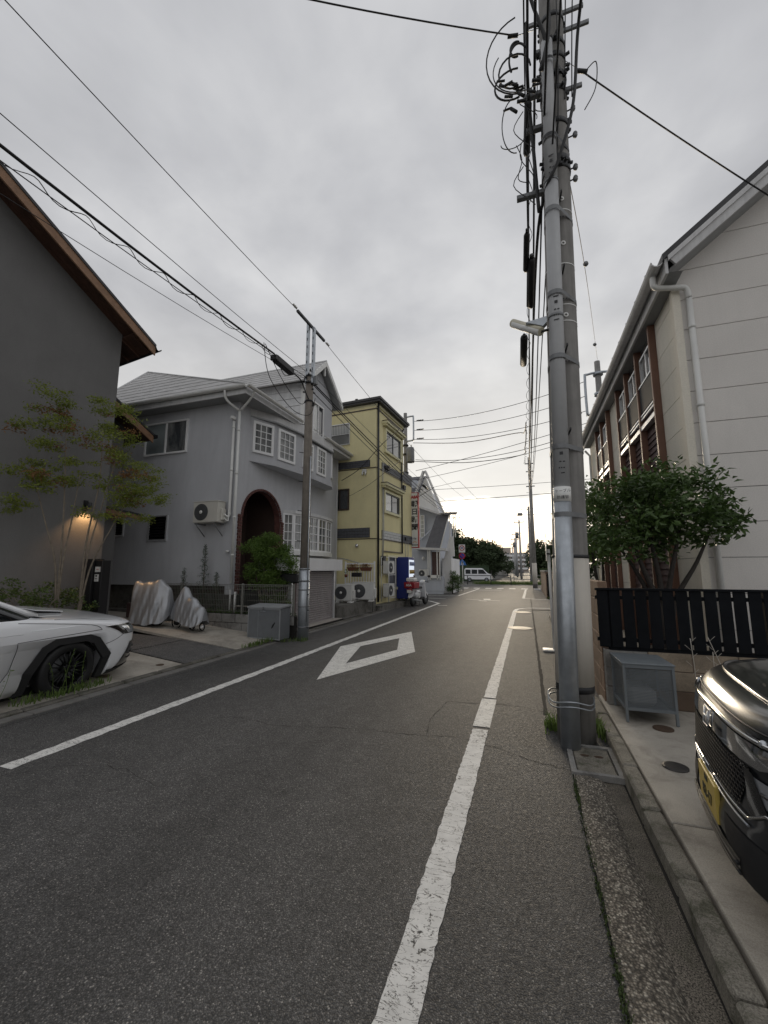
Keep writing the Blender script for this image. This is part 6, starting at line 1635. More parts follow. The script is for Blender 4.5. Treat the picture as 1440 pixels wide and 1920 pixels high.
# --- dark compact car nosing in from the right
kc = thing('parked_car', 'dark grey compact car with chrome grille bar and yellow number plate on the right', 'car', (.815, 2.62, .085), R(172.5))
kb = Body([(.15, -.08, -3.30, .68, 3.4), (.22, .0, -3.34, .72, 3.4), (.34, .01, -3.36, .735, 3.4), (.46, -.01, -3.37, .738, 3.4), (.58, -.02, -3.37, .738, 3.4), (.70, -.03, -3.36, .737, 3.4), (.78, -.045, -3.36, .735, 3.4), (.84, -.07, -3.35, .73, 3.4), (.885, -.13, -3.35, .722, 3.6), (.92, -.26, -3.34, .71, 4.5), (.95, -.50, -3.33, .70, 6), (.985, -.76, -3.32, .69, 7)], -.80, .50)
kbo = lobj('body', kb.mesh(.15, .985, 46, 144), M['car_dark'], kc)
karch = [(-.90 + .33 * math.cos(PI * k / 12), .02 + .02 + (.60 * math.sin(PI * k / 12) if 0 < k < 12 else 0)) for k in range(13)]
karch_r = [(x - 2.0, z) for x, z in karch]
cut_mesh(kbo, [cutter(karch, -.9, -.50), cutter(karch, .50, .9), cutter(karch_r, -.9, -.50), cutter(karch_r, .50, .9)])
lobj('floor_pan', MB().box(-3.2, -.25, -.49, .49, .17, .55), M['black'], kc)
for s_ in (-1, 1):
    for x in (-.90, -2.90): make_wheel(kc, x, s_ * .63, .28, .165, .19, M['galv_dull'], s_, 8)
kg = Body([(.95, -.78, -3.30, .70, 4.6), (1.10, -.94, -3.28, .69, 4.6), (1.35, -1.22, -3.24, .66, 4.6), (1.52, -1.42, -3.2, .63, 4.4), (1.60, -1.6, -3.12, .58, 4), (1.63, -1.8, -2.9, .42, 3.5)], -2.2)
lobj('windows', kg.mesh(.95, 1.56, 14, 64), M['car_glass'], kc); lobj('roof', kg.mesh(1.555, 1.63, 6, 64), M['car_dark'], kc)
pa = MB()
for s_ in (-1, 1):
    pa.tube([kg.P(s_ * .84, .94, -.004), kg.P(s_ * .84, 1.56, -.006)], .035, 8); pa.tube([kg.P(kg.thx(-3.2, .95, s_), .95), kg.P(kg.thx(-3.1, 1.55, s_), 1.56, -.01)], .06, 8)
loose(lobj('pillar', pa, M['car_dark'], kc))
Y_ = lambda y, z: kb.thy(y, z)
lobj('grille', kb.patch([(Y_(-.46, .66), .675), (Y_(.46, .66), .675), (Y_(.38, .50), .50), (Y_(-.38, .50), .50)], .004, 24, 6), M['gloss_black'], kc)
hx = MB()                                               # honeycomb mesh of the grille
for j in range(9):
    for i in range(34):
        y = -.44 + i * .0265 + (.013 if j % 2 else 0); z = .512 + j * .0185
        if abs(y) > .37 + (z - .5) * .5: continue
        p = [kb.P(Y_(y + .0125 * math.cos(a), z + .0105 * math.sin(a)), z + .0105 * math.sin(a), .010) for a in [PI / 6 + PI / 3 * k for k in range(7)]]
        hx.tube(p, .0026, 3, cap=False)
lobj('grille_mesh', hx, M['cladding'], kc, kind='stuff')
lobj('chrome_bar', kb.patch([(Y_(-.69, .76), .775), (Y_(.69, .76), .775), (Y_(.52, .69), .695), (Y_(-.52, .69), .695)], .016, 28, 4), M['chrome'], kc)
lobj('chrome_edge', kb.line([(Y_(-.69, .79), .79), (Y_(.69, .79), .79)], .010, .016, 30), M['chrome'], kc)
lobj('hood_gap', kb.line([(Y_(-.70, .82), .820), (Y_(.70, .82), .820)], .005, .001, 30), M['black'], kc)
lobj('hood_edge', kb.line([(Y_(-.66, .9), .900), (Y_(.66, .9), .900)], .012, -.006, 30), M['car_dark'], kc)
eb = MB()
for y0, z0, y1, z1 in ((-.034, .762, -.027, .698), (.034, .762, .027, .698), (-.030, .733, .030, .733)): eb.tube([kb.P(Y_(y0, z0), z0, .026), kb.P(Y_(y1, z1), z1, .026)], .0055, 6)
eb.tube([kb.P(Y_(y, z), z, .024) for y, z in ((-.05, .772), (.05, .772), (.043, .69), (-.043, .69), (-.05, .772))], .004, 6)
lobj('emblem', eb, M['alu'], kc)
for s_ in (-1, 1):
    hl = lobj('headlight', kb.patch([(Y_(s_ * .42, .80), .800), (Y_(s_ * .72, .80), .825), (s_ * 1.1, .72), (Y_(s_ * .50, .72), .772)], .010, 12, 5), M['gloss_black'], kc)
    for k in range(3): lobj('led_lens', MB().sphere(kb.P(Y_(s_ * (.52 + .06 * k), .785), .793, .012), .017, 8, 6), M['headlight'], hl)
    fg = lobj('lower_lamp', kb.patch([(Y_(s_ * .48, .66), .655), (s_ * 1.10, .65), (s_ * 1.08, .56), (Y_(s_ * .54, .57), .565)], .008, 10, 5), M['headlight'], kc)
    lobj('lamp_divider', kb.line([(Y_(s_ * .52, .61), .612), (s_ * 1.08, .60)], .006, .012), M['gloss_black'], fg); lobj('lamp_divider', kb.line([(Y_(s_ * .60, .65), .65), (Y_(s_ * .63, .56), .565)], .006, .012), M['gloss_black'], fg)
    lobj('lamp_surround', kb.patch([(Y_(s_ * .43, .67), .675), (Y_(s_ * .48, .66), .665), (Y_(s_ * .55, .56), .545), (Y_(s_ * .46, .5), .50)], .012, 4, 6), M['gloss_black'], kc)
    lobj('chrome_strip', kb.line([(Y_(s_ * .0, .495), .492), (Y_(s_ * .45, .49), .485), (Y_(s_ * .54, .54), .54), (s_ * 1.08, .535)], .006, .010, 12), M['chrome'], kc)
    lobj('lower_strip', kb.line([(Y_(s_ * .0, .465), .462), (Y_(s_ * .45, .455), .455)], .005, .008, 12), M['galv'], kc)
    lobj('bumper_recess', kb.patch([(Y_(s_ * .24, .40), .40), (s_ * 1.05, .42), (s_ * 1.0, .25), (Y_(s_ * .30, .22), .22)], .004, 12, 6), M['cladding'], kc)
lobj('lower_grille', kb.patch([(Y_(-.40, .30), .30), (Y_(.40, .30), .30), (Y_(.36, .2), .205), (Y_(-.36, .2), .205)], .006, 18, 4), M['gloss_black'], kc)
for z in (.235, .27): lobj('lower_bar', kb.line([(Y_(-.38, z), z), (Y_(.38, z), z)], .006, .009, 20), M['cladding'], kc)
# number plate: slightly left of centre as seen from the front
pl_ = lobj('number_plate', MB().box(-.004, .016, -.165, .165, .30, .465, .004), M['plate_yellow'], kc)
pw = wmat(kc)
for s, sz, y, z in (('82-17', .078, .0, .360), ('580', .040, .0, .435)):
    text_mesh('lettering', s, sz, M['plate_ink'], pl_, pw @ facing((.0175, y, z), (1, 0, 0)), .0008, bold=.0015)
mr = lobj('mirror', MB().sphere((-1.05, .84, 1.05), .10, 12, 8, (.6, .9, .9)), M['car_dark'], kc); lobj('mirror_arm', MB().tube([(-1.02, .70, .99), (-1.05, .80, 1.02)], .018, 6), M['black'], mr)

# --- far white kei van
kv = thing('parked_van', 'small white van parked side-on beyond the crossing', 'van', (-4.25, 54.5, 0), 0)
vp_ = [(0, .35), (.02, .62), (-.10, .95), (-.42, 1.05), (-1.0, 1.62), (-1.2, 1.72), (-3.2, 1.74), (-3.36, 1.6), (-3.38, .4), (-3.3, .28), (-.1, .28)]
o = lobj('body', MB().prism([(x, -.72, z) for x, z in vp_], (0, 1.44, 0)), M['car_white'], kv); bevel(o, .06, 3)
for a, b, c in ((-1.0, -1.62, 1), (-1.75, -2.45, 0), (-2.58, -3.22, 0)):
    q = [(a + (.42 if c else 0), -.73, 1.02), (b, -.73, 1.02), (b, -.73, 1.55), (a, -.73, 1.55)]
    lobj('window', MB().prism(q, (0, .02, 0)), M['car_glass'], kv)
lobj('windscreen', MB().prism([(-.42, -.6, 1.10), (-.96, -.6, 1.62), (-.98, -.6, 1.60), (-.46, -.6, 1.08)], (0, 1.2, 0)), M['car_glass'], kv)
for x in (-.62, -2.72):
    o = lobj('wheel', MB().lathe([(.001, .09), (.17, .09), (.27, .07), (.28, -.07), (.001, -.09)], Matrix.Translation((x, -.66, .28)) @ Matrix.Rotation(PI / 2, 4, 'X'), 22), M['rubber'], kv)
    lobj('rim', MB().disc(Matrix.Translation((x, -.755, .28)) @ Matrix.Rotation(PI / 2, 4, 'X'), .16, 16), M['galv'], o)
lobj('bumper', MB().box(-.1, .05, -.70, .70, .28, .5, .03), M['car_white'], kv); lobj('side_line', MB().box(-3.3, -.1, -.727, -.723, .86, .88), M['galv_dull'], kv)
# ================================================================ near utility pole
PBX, PBY = .365, 4.40
def plx(z): return PBX + .024 * z
def pr(z): return .165 - .0045 * z
np_ = thing('utility_pole', 'tall concrete utility pole with a pale sleeve, on the near right kerb', 'utility pole', (PBX, PBY, 0))
obj('shaft', MB().tube([(plx(z), PBY, z) for z in (-.1, 2, 4, 6, 8, 10, 12.5)], [pr(z) for z in (-.1, 2, 4, 6, 8, 10, 12.5)], 28), M['pole_concrete'], np_)
obj('sleeve', MB().tube([(plx(z), PBY, z) for z in (.50, 1.0, 1.66)], [pr(.5) + .006, pr(1) + .006, pr(1.66) + .006], 28), M['pole_sleeve'], np_)
loose(obj('sleeve_edge', MB().tube([(plx(z), PBY, z) for z in (1.66, 1.69)], pr(1.66) + .009, 28).tube([(plx(z), PBY, z) for z in (.44, .50)], pr(.47) + .004, 28), M['steel_dark'], np_))
# conduit running up in front of it
def cdx(z): return plx(z) - .072 if z < 6 else plx(z) - .072
CY_ = PBY - .232
cd = thing('cable_riser', 'grey steel and plastic conduit strapped to the front of the near utility pole', 'conduit', (cdx(0), CY_, 0))
obj('steel_section', MB().tube([(cdx(z), CY_, z) for z in (-.05, 1, 2.22)], [.082, .080, .077], 22), M['galv'], cd)
obj('sticker', MB().tube([(cdx(2.18), CY_, 2.18), (cdx(2.32), CY_, 2.32)], .0785, 22), M['white_panel'], cd)
for s, z in (('ケーブル', 2.275), ('防護管', 2.215)):
    text_mesh('print', s, .035, M['ink'], cd, facing((cdx(z) + .0, CY_ - .080, z), (-.15, -1, 0)), .0005)
obj('plastic_section', MB().tube([(cdx(z), CY_ + .01, z) for z in (2.24, 4, 5.6)], [.074, .070, .068], 22), M['pvc_grey'], cd)
obj('plastic_section', MB().tube([(cdx(z), CY_ + .012, z) for z in (5.55, 6.5, 7.35)], [.064, .062, .060], 20), M['pvc_grey'], cd)
for z in (3.62, 4.05, 5.58): obj('joint_ring', MB().tube([(cdx(z), CY_ + .01, z), (cdx(z), CY_ + .01, z + .03)], .075 if z < 5 else .071, 22), M['galv_dull'], cd)
for z0 in (2.40, 3.95, 5.55):                          # faint printed marks
    mk = MB()
    for a, b, w_, h_ in ((.30, .0, .05, .012), (.24, .0, .03, .03), (.16, -.01, .02, .012), (.16, .02, .02, .012), (.10, -.02, .012, .012), (.10, .0, .012, .012), (.10, .02, .012, .012), (.05, 0, .05, .010)):
        mk.obox(facing((cdx(z0 + a) + b, CY_ + .01 - .073, z0 + a), (-.2, -1, 0)), w_ / 2, h_ / 2, .001)
    obj('print', mk, M['ink'], cd)
def band(z, m='galv', w=.018, both=True, name='strap', r_=.004, parent=None):
    mb = MB()
    cs = []
    R1 = pr(z) + r_; R2 = .078
    if both:                                           # strap goes round pole and conduit together
        n = 40; a = Vector((plx(z), PBY)); b = Vector((cdx(z), CY_)); ax = (b - a).normalized(); L = (b - a).length
        for k in range(n):
            t = 2 * PI * k / n; d = Vector((math.cos(t), math.sin(t)))
            s1 = d.dot(a) + R1; s2 = d.dot(b) + R2
            c = a if s1 > s2 else b; rr = R1 if s1 > s2 else R2; p = c + d * rr; cs.append(p)
    else: cs = [Vector((plx(z) + R1 * math.cos(2 * PI * k / 32), PBY + R1 * math.sin(2 * PI * k / 32))) for k in range(32)]
    n = len(cs)
    mb.add([(p.x, p.y, z - w) for p in cs] + [(p.x, p.y, z + w) for p in cs], [(k, (k + 1) % n, n + (k + 1) % n, n + k) for k in range(n)], True)
    return obj(name, mb, M[m], parent or np_)
for z in (2.06, 2.71, 3.62, 4.30, 5.24): band(z + .0, 'galv_dull', .022)
for z in (6.1, 7.05): band(z, 'steel_dark', .02)
hl_ = MB()                                             # punched holes of the straps
for z in (2.71, 3.62, 4.30, 5.24):
    for k in range(9):
        t = -1.25 + k * .19; hl_.obox(facing((plx(z) + (pr(z) + .0055) * math.sin(t), PBY - (pr(z) + .0055) * math.cos(t), z), (math.sin(t), -math.cos(t), 0)), .006, .006, .0006)
obj('strap_holes', hl_, M['black'], np_, kind='stuff')
for z in (.36, .40): obj('wire_wrap', MB().tube([(PBX - .04 + .245 * math.cos(t) * .78, PBY - .10 + .255 * math.sin(t), z + .02 * math.sin(3 * t)) for t in [2 * PI * k / 30 for k in range(31)]], .007, 5, cap=False), M['galv'], np_)
for z in (5.33, 4.70, 4.24, 4.06): band(z, 'white_panel', .005, False, 'ring')
for z in (5.42, 4.58, 3.72, 2.86, 6.3, 7.0):
    obj('step_bolt', MB().tube([(plx(z) + .01, PBY - pr(z) + .01, z), (plx(z) + .02, PBY - pr(z) - .11, z + .01), (plx(z) + .02, PBY - pr(z) - .11, z + .03)], .009, 6), M['steel_dark'], np_)
for z in (4.93, 4.12, 5.45): obj('bolt_hole', MB().lathe([(.012, .002), (.024, .004), (.026, 0)], facing((plx(z) + .03, PBY - pr(z) - .001, z), (.2, -1, 0)), 14), M['white_panel'], np_)
# brackets and clamps
def clamp(z, m='steel_dark', n=10, seed=0, side=1):
    r = random.Random(seed); mb = MB(); rr = pr(z) + .01
    mb.tube([(plx(z), PBY, z - .03), (plx(z), PBY, z + .03)], rr, 18)
    for k in range(n):
        a = r.uniform(0, 2 * PI); p = Vector((plx(z) + rr * math.cos(a), PBY + rr * math.sin(a), z + r.uniform(-.06, .06)))
        mb.obox(Matrix.Translation(p) @ Matrix.Rotation(a, 4, 'Z'), r.uniform(.015, .05), .012, .012)
    o = obj('clamp', mb, M[m], np_); return o
for i, z in enumerate((5.88, 5.98, 6.44, 6.86, 7.06, 7.30, 7.5, 7.85)): clamp(z, n=9, seed=i)
for z, x0, x1 in ((5.72, -.42, .0), (6.55, -.30, .0), (7.0, -.32, .0), (7.55, -.20, 0), (8.0, -.30, .35), (7.75, 0, .40), (6.95, 0, .30)):
    obj('bracket_arm', MB().box(plx(z) + x0, plx(z) + x1, PBY - .03 if x1 <= 0 else PBY, PBY + .03, z - .025, z + .025, .004), M['galv_dull'], np_)
for z, x in ((6.62, .19), (6.28, .20), (5.88, .19), (5.74, .185)):
    o = obj('insulator', MB().lathe([(.001, -.03), (.018, -.03), (.026, -.012), (.015, 0), (.026, .012), (.018, .03), (.001, .03)], Matrix.Translation((plx(z) + x, PBY - .04, z)), 12), M['galv_dull'], np_)
    obj('pin', MB().tube([(plx(z) + x, PBY - .04, z), (plx(z) + .1, PBY - .02, z)], .008, 5), M['steel_dark'], o)
# fluorescent street lamp on the pole
fl = thing('street_lamp', 'cream tube-shaped street lamp fixed to the near utility pole', 'street lamp', (.3, 4.2, 4.0))
a_ = Vector((.245, 4.16, 3.93)); b_ = Vector((-.025, 4.36, 4.20))
d_ = (b_ - a_).normalized()
obj('housing', MB().tube([a_, b_], .043, 14), M['lamp_case'], fl)
obj('tube_cover', MB().tube([a_ + d_ * .02 + Vector((0, -.012, -.022)), b_ - d_ * .01 + Vector((0, -.012, -.020))], .037, 14), M['white_panel'], fl)
obj('hood', MB().prism([a_ + Vector((-.14, 0, .13)), a_ + Vector((.02, 0, .06)), a_ + Vector((.06, 0, .10)), a_ + Vector((.06, 0, .16))], (0, .08, 0)), M['galv'], fl)
obj('arm', MB().tube([a_, (.30, 4.22, 3.97), (.36, 4.3, 4.0)], .014, 6), M['steel_dark'], fl)

# ================================================================ left utility pole
lp = thing('utility_pole', 'shorter utility pole with galvanised foot and twin steel uprights at the left kerb', 'utility pole', (-4.81, 8.38, 0))
LX, LY = -4.81, 8.38
obj('shaft', MB().tube([(LX, LY, z) for z in (1.55, 4, 6.25)], [.108, .098, .088], 20), mat('pole_brown', (.17, .150, .128), .85, var=.2, vs=7, streak=.5, bump=.2, bs=60), lp)
obj('steel_foot', MB().tube([(LX, LY, z) for z in (-.05, .8, 1.58)], [.128, .124, .118], 20), M['galv'], lp)
for k, z in enumerate((.28, .73, 1.10, 1.30, 1.56)): obj('strap', MB().tube([(LX, LY, z - .012), (LX, LY, z + .012)], .133 if z < 1.5 else .124, 20), M['galv_dull'], lp)
for z in (.28, .66, 1.0, 1.3, 1.56): obj('strap_tail', MB().tube([(LX + .10, LY - .05, z), (LX + .17, LY - .07, z - .01)], .010, 5), M['steel_dark'], lp)
for z in (2.2, 2.9, 3.6, 4.3, 5.0): obj('step_bolt', MB().tube([(LX - .08, LY - .05, z), (LX - .17, LY - .10, z + .01)], .009, 5), M['steel_dark'], lp)
obj('conduit', MB().tube([(LX + .11, LY - .05, z) for z in (.4, 2.0, 4.2)], .016, 6), M['galv'], lp)
for dx in (-.06, .10): obj('upright', MB().box(LX + dx - .03, LX + dx + .03, LY - .06, LY + .02, 6.0, 7.62 if dx < 0 else 7.48), M['galv'], lp)
hs = MB()
for dx in (-.06, .10):
    for k in range(7): hs.box(LX + dx - .01, LX + dx + .01, LY - .063, LY - .060, 6.15 + k * .2, 6.22 + k * .2)
obj('upright_holes', hs, M['black'], lp)
A1, A2 = Vector((LX + .02, LY - .72, 7.55)), Vector((LX + .02, LY + .72, 7.52))
obj('crossarm', MB().box(LX - .01, LX + .045, LY - .68, LY + .68, 7.51, 7.565), M['steel_dark'], lp)
for e, sgn in ((A1, -1), (A2, 1)): obj('insulator', MB().lathe([(.001, 0), (.03, .02), (.012, .05), (.035, .08), (.012, .12), (.03, .15), (.001, .18)], Matrix.Translation(e + Vector((.02, sgn * .02, 0))) @ Matrix.Rotation(-sgn * PI / 2, 4, 'X'), 10), M['porcelain'], lp)
r = random.Random(4); mb = MB()
for k in range(34):
    z = r.choice((6.2, 6.05, 5.85, 5.55, 5.5, 6.3)) + r.uniform(-.05, .05); a = r.uniform(0, 2 * PI)
    mb.obox(Matrix.Translation((LX + .11 * math.cos(a), LY + .11 * math.sin(a), z)) @ Matrix.Rotation(a, 4, 'Z'), r.uniform(.02, .06), .015, .015)
obj('fittings', mb, M['steel_dark'], lp, kind='stuff')
for z in (6.22, 6.05, 5.58): obj('clamp', MB().tube([(LX, LY, z - .02), (LX, LY, z + .02)], .105, 16), M['steel_dark'], lp)
obj('transformer_box', MB().box(LX + .14, LX + .2, LY - .05, LY + .05, 6.0, 6.2), M['galv_dull'], lp)

# ================================================================ cables
def cable(lbl, pts, r, name='cable', group=None, smooth=True, mm='wire', n=5):
    P = smooth_path(pts, 6) if smooth else pts
    return tag(obj(name, MB().tube(P, r, n), M[mm]), lbl, 'cable', group)
def span(a, b, sag, n=20): return [tuple(p) for p in curve_pts(a, b, sag, n)]
def helix(pts, r, rr, turns, lbl):
    P = [Vector(p) for p in pts]; out = []; N = turns * 9
    for k in range(N + 1):
        f = k / N * (len(P) - 1); i = min(int(f), len(P) - 2); p = P[i].lerp(P[i + 1], f - i); t = 2 * PI * turns * k / N
        out.append(p + Vector((math.cos(t) * rr, 0, math.sin(t) * rr)))
    return tag(obj('cable', MB().tube(out, r, 4), M['wire']), lbl, 'cable')
CG = 'cables running down the street between the poles'
Lb = (LX - .12, LY - .75, 6.08)
big = span((-5.35, -16, 7.6), (LX - .1, LY - 1.35, 6.13), .75)
cable('thick black cable bundle crossing the upper left sky to the left utility pole', big, .020, smooth=False)
helix(span((-5.38, -2, 6.05), (LX - .1, LY - 1.35, 6.09), .12), .006, .05, 16, 'thin wire wound round the thick cable bundle at upper left')
cable('upper of the thin wires beside the thick bundle at upper left', span((-5.5, -16, 7.9), (LX - .05, LY - .1, 6.32), .55), .006, smooth=False)
cable('middle of the thin wires beside the thick bundle at upper left', span((-5.9, -16, 7.2), (LX - .05, LY - .1, 6.18), .75), .007, smooth=False)
cable('lowest of the thin wires beside the thick bundle, nearest the brown roof edge', span((-7.2, -14, 6.9), (LX - .05, LY - .1, 6.12), .70), .005, smooth=False)
cable('high single wire from the upper left corner to the crossarm of the left pole', span((-5.6, -18, 8.6), tuple(A1), .35), .007, smooth=False)
cable('high single wire leaving the crossarm of the left pole down the street', span(tuple(A2), (-4.6, 46, 8.6), .9), .007, smooth=False)
cb_ = thing('cable_closure', 'black box-shaped cable splice hanging beside the left utility pole', 'cable splice', (LX - .1, LY - .9, 6.1))
obj('case', MB().box(LX - .19, LX - .04, LY - 1.30, LY - .62, 5.98, 6.14, .02), M['rubber'], cb_)
obj('end_cap', MB().box(LX - .20, LX - .04, LY - 1.36, LY - 1.30, 6.0, 6.12, .02), M['black'], cb_)
cable('black cable from the splice box into the left pole fittings', [(LX - .1, LY - .55, 6.06), (LX - .06, LY - .3, 6.0), (LX - .02, LY - .12, 5.75), (LX + .05, LY - .12, 5.6)], .016)
cable('longer slack loop below the splice box on the left pole', [(LX - .12, LY - 1.7, 6.2), (LX - .3, LY - 1.2, 5.7), (LX - .15, LY - .5, 5.22), (LX + .1, LY - .12, 5.2), (LX + .22, LY - .1, 5.6)], .008)
cable('shorter slack loop below the splice box on the left pole', [(LX - .12, LY - 1.65, 6.2), (LX - .2, LY - .9, 5.8), (LX - .1, LY - .3, 5.45), (LX - .02, LY - .1, 5.55)], .008)
cable('small cable loop under the splice box', [(LX - .12, LY - 1.1, 5.97), (LX - .12, LY - .9, 5.86), (LX - .12, LY - .7, 5.96)], .008)
for i, (dz_, dx, rr, sg_) in enumerate(((0, 0, .016, .9), (-.10, .05, .013, 1.05), (-.2, -.04, .010, 1.0), (.12, .06, .006, .6))):
    cable(('thickest', 'second', 'third', 'thin upper')[i] + ' cable running from the left pole past the yellow building', span((LX + dx, LY + .1, 6.15 + dz_), (-4.55 + dx, 44, 6.4 + dz_), sg_), rr, group='cables from the left pole along the far side', smooth=False)
cable('service cable from the grey house roof corner to the yellow building', [(-7.1, 15.2, 5.2), (-6.2, 15.0, 5.6), (-5.3, 15.2, 6.6), (-4.9, 16.4, 7.6)], .014)
cable('service cable from the black coil up to the yellow building', span((-4.9, 14.6, 5.35), (-5.2, 17.6, 6.6), .05), .012, smooth=False)
coil = MB()
for k in range(3): coil.tube([(-5.0 + .05 * k, 14.8 + .16 * math.cos(t), 5.42 + .10 * math.sin(t) + .03 * k) for t in [2 * PI * j / 14 for j in range(15)]], .012, 5, cap=False)
coil.box(-5.05, -4.95, 14.6, 15.05, 5.42, 5.52)
tag(obj('cable_coil', coil, M['wire']), 'black coil of spare cable hanging in front of the yellow building', 'cable coil')
tag(obj('cable_closure', MB().tube([(-4.72, 19.7, 5.72), (-4.70, 20.6, 5.70)], .06, 8), M['rubber']), 'black tube-shaped splice on the cables above the vertical shop sign', 'cable splice')
cable('wire from the house corner across the yellow side wall', span((-7.1, 15.15, 4.4), (-5.0, 14.9, 5.4), .12), .008, smooth=False)
# down the street on the right side
FP = (.55, 36.9)
rows = [(-.28, 6.9, .014, .7), (-.20, 7.15, .016, 1.0), (-.12, 6.4, .012, .9), (-.05, 6.0, .010, .6), (-.30, 7.9, .010, .5)]
nm = ('outermost left', 'thick lashed', 'middle', 'lowest', 'topmost')
for i, (dx, z, rr, sg_) in enumerate(rows):
    P = span((plx(z) + dx - .1, -14, z + .9), (plx(z) + dx, PBY - .1, z), .35, 10)[:-1] + span((plx(z) + dx, PBY - .1, z), (FP[0] - .1 + .05 * i, FP[1], 9.6 - .35 * i), sg_ * 1.6, 24)
    cable(nm[i] + ' cable along the street beside the near pole', P, rr, group=CG, smooth=False)
helix(span((plx(7) - .24, PBY - .1, 7.12), (.12, 20, 6.5), .95), .005, .035, 26, 'thin wire wound round the street cables beyond the near pole')
cable('thick black cable swooping in front of the near pole', [(.95, .8, 7.5), (.84, 3.0, 7.45), (.78, 4.05, 7.3), (.68, 4.10, 6.4), (.50, 4.08, 5.75), (.36, 4.2, 5.5), (.28, 5.0, 5.35), (.28, 9, 5.5), (.3, 16, 6.0), (.42, 26, 7.0), (.5, 36.8, 8.2)], .017)
cable('second black cable in front of the near pole, higher up', [(.50, 3.3, 8.6), (.52, 4.15, 8.0), (.50, 4.12, 7.45), (.42, 4.05, 7.0), (.40, 4.1, 6.9)], .018)
cable('black cable entering the open top of the conduit', [(.20, 3.7, 8.6), (.30, 4.0, 7.9), (.44, 4.12, 7.4), (.46, 4.15, 7.25)], .020)
cable('black cable hanging down left of the conduit', [(.28, 4.3, 7.9), (.26, 4.3, 7.0), (.28, 4.28, 6.1), (.30, 4.3, 5.4)], .020)
cable('thin vertical wire on the face of the near pole', [(.62, 4.24, 8.4), (.58, 4.22, 7.2), (.54, 4.22, 6.4), (.50, 4.24, 5.9)], .007)
for k, (dx, lb) in enumerate(((.10, 'left of two thin wires above the right side of the near pole'), (.17, 'right of two thin wires above the right side of the near pole'))):
    cable(lb, [(plx(8) + dx + .06, 3.2, 9.2), (plx(7) + dx + .05, 4.2, 7.7), (plx(7) + dx, 4.3, 6.7)], .007)
# hanging drops and splices left of the pole
lj = thing('service_loops', 'tangle of looped wires and black connectors hanging left of the near pole', 'wires', (.2, 4.3, 6.8))
r = random.Random(12)
def ell(c, rx, rz, a0, a1, n=14, tw=0): return [(c[0] + rx * math.cos(t), c[1] + tw * math.sin(t), c[2] + rz * math.sin(t)) for t in [a0 + (a1 - a0) * k / n for k in range(n + 1)]]
for c, rx, rz, a0, a1, w_ in (((.22, 4.15, 7.30), .40, .52, PI * .55, PI * 1.45, .008), ((.24, 4.15, 7.15), .35, .35, PI * .8, PI * 1.55, .006), ((.12, 4.15, 7.10), .17, .22, 0, PI * 1.5, .010), ((.10, 4.2, 7.0), .20, .20, PI * .4, PI * 1.6, .011), ((.15, 4.2, 7.45), .06, .10, PI * .3, PI * 1.6, .014), ((.10, 4.15, 6.4), .14, .35, PI * .6, PI * 1.5, .006), ((.06, 4.15, 6.2), .12, .08, PI, PI * 2, .005), ((.17, 4.2, 7.3), .10, .22, PI * .2, PI * 1.2, .012)):
    obj('loop', MB().tube(ell(c, rx, rz, a0, a1), w_, 6), M['wire'], lj)
for k in range(16):
    p = Vector((r.uniform(-.08, .30), 4.15 + r.uniform(-.05, .05), r.uniform(6.66, 7.02))); a = r.uniform(-.9, .3)
    obj('connector', MB().tube([p, p + Vector((math.cos(a) * .09, 0, math.sin(a) * .09))], r.choice((.012, .015, .018)), 7), M['rubber'], lj)
for k in range(8):
    p = Vector((r.uniform(.1, .36), 4.2, r.uniform(5.9, 7.0))); obj('loop', MB().tube(smooth_path([p, p + Vector((r.uniform(-.12, .1), 0, -.2)), p + Vector((r.uniform(-.05, .1), 0, -.42)), p + Vector((.1, 0, -.5))], 4), .005, 5), M['wire'], lj)
def closure(lbl, a, b, r_, box=False):
    t = thing('cable_closure', lbl, 'cable splice', a); a = Vector(a); b = Vector(b); d = (b - a).normalized()
    obj('case', MB().tube([a, a + d * .03, b - d * .03, b], [r_ * .6, r_, r_, r_ * .6], 8 if not box else 4), M['rubber'], t)
    obj('end_cap', MB().tube([a - d * .05, a], r_ * .45, 6), M['black'], t); return t
closure('large black splice case on the street cables just below mid-height of the near pole', (.26, 5.55, 5.84), (.24, 6.25, 5.55), .065, True)
closure('slim black splice case above the large one on the street cables', (.20, 5.2, 5.95), (.18, 5.75, 5.80), .04)
closure('lowest black splice case on the street cables, beside the street lamp', (.13, 6.7, 5.35), (.11, 7.6, 5.30), .06)
closure('upper black splice case beside the conduit near the top', (.25, 4.2, 6.72), (.22, 4.6, 6.45), .04, True)
# service drops that cross the sky
dI = Vector((.17, 4.4, 7.92))
cable('service wire leaving the near pole to the upper left', span(tuple(dI), (-6.2, .85, 7.95), .22), .009, smooth=False)
ins = thing('strain_insulator', 'wire strain clamp at the left end of the upper left service wire', 'insulator', dI); 
obj('clamp', MB().tube([dI - Vector((.10, .02, -.01)), dI + Vector((.02, 0, 0))], .022, 8), M['steel_dark'], ins); obj('link', MB().tube([dI, (.5, 4.4, 7.9)], .006, 5), M['galv'], ins)
dR = Vector((.86, 4.6, 7.38))
cable('service wire leaving the near pole to the beige building at upper right', span(tuple(dR), (5.45, 7.08, 4.95), .12), .009, smooth=False)
ins = thing('strain_insulator', 'wire strain clamp at the start of the upper right service wire', 'insulator', dR)
obj('clamp', MB().tube([dR - Vector((.06, 0, -.02)), dR + Vector((.08, .03, -.02))], .024, 8), M['steel_dark'], ins); obj('link', MB().tube([dR, (.6, 4.45, 7.5)], .004, 5), M['galv'], ins)
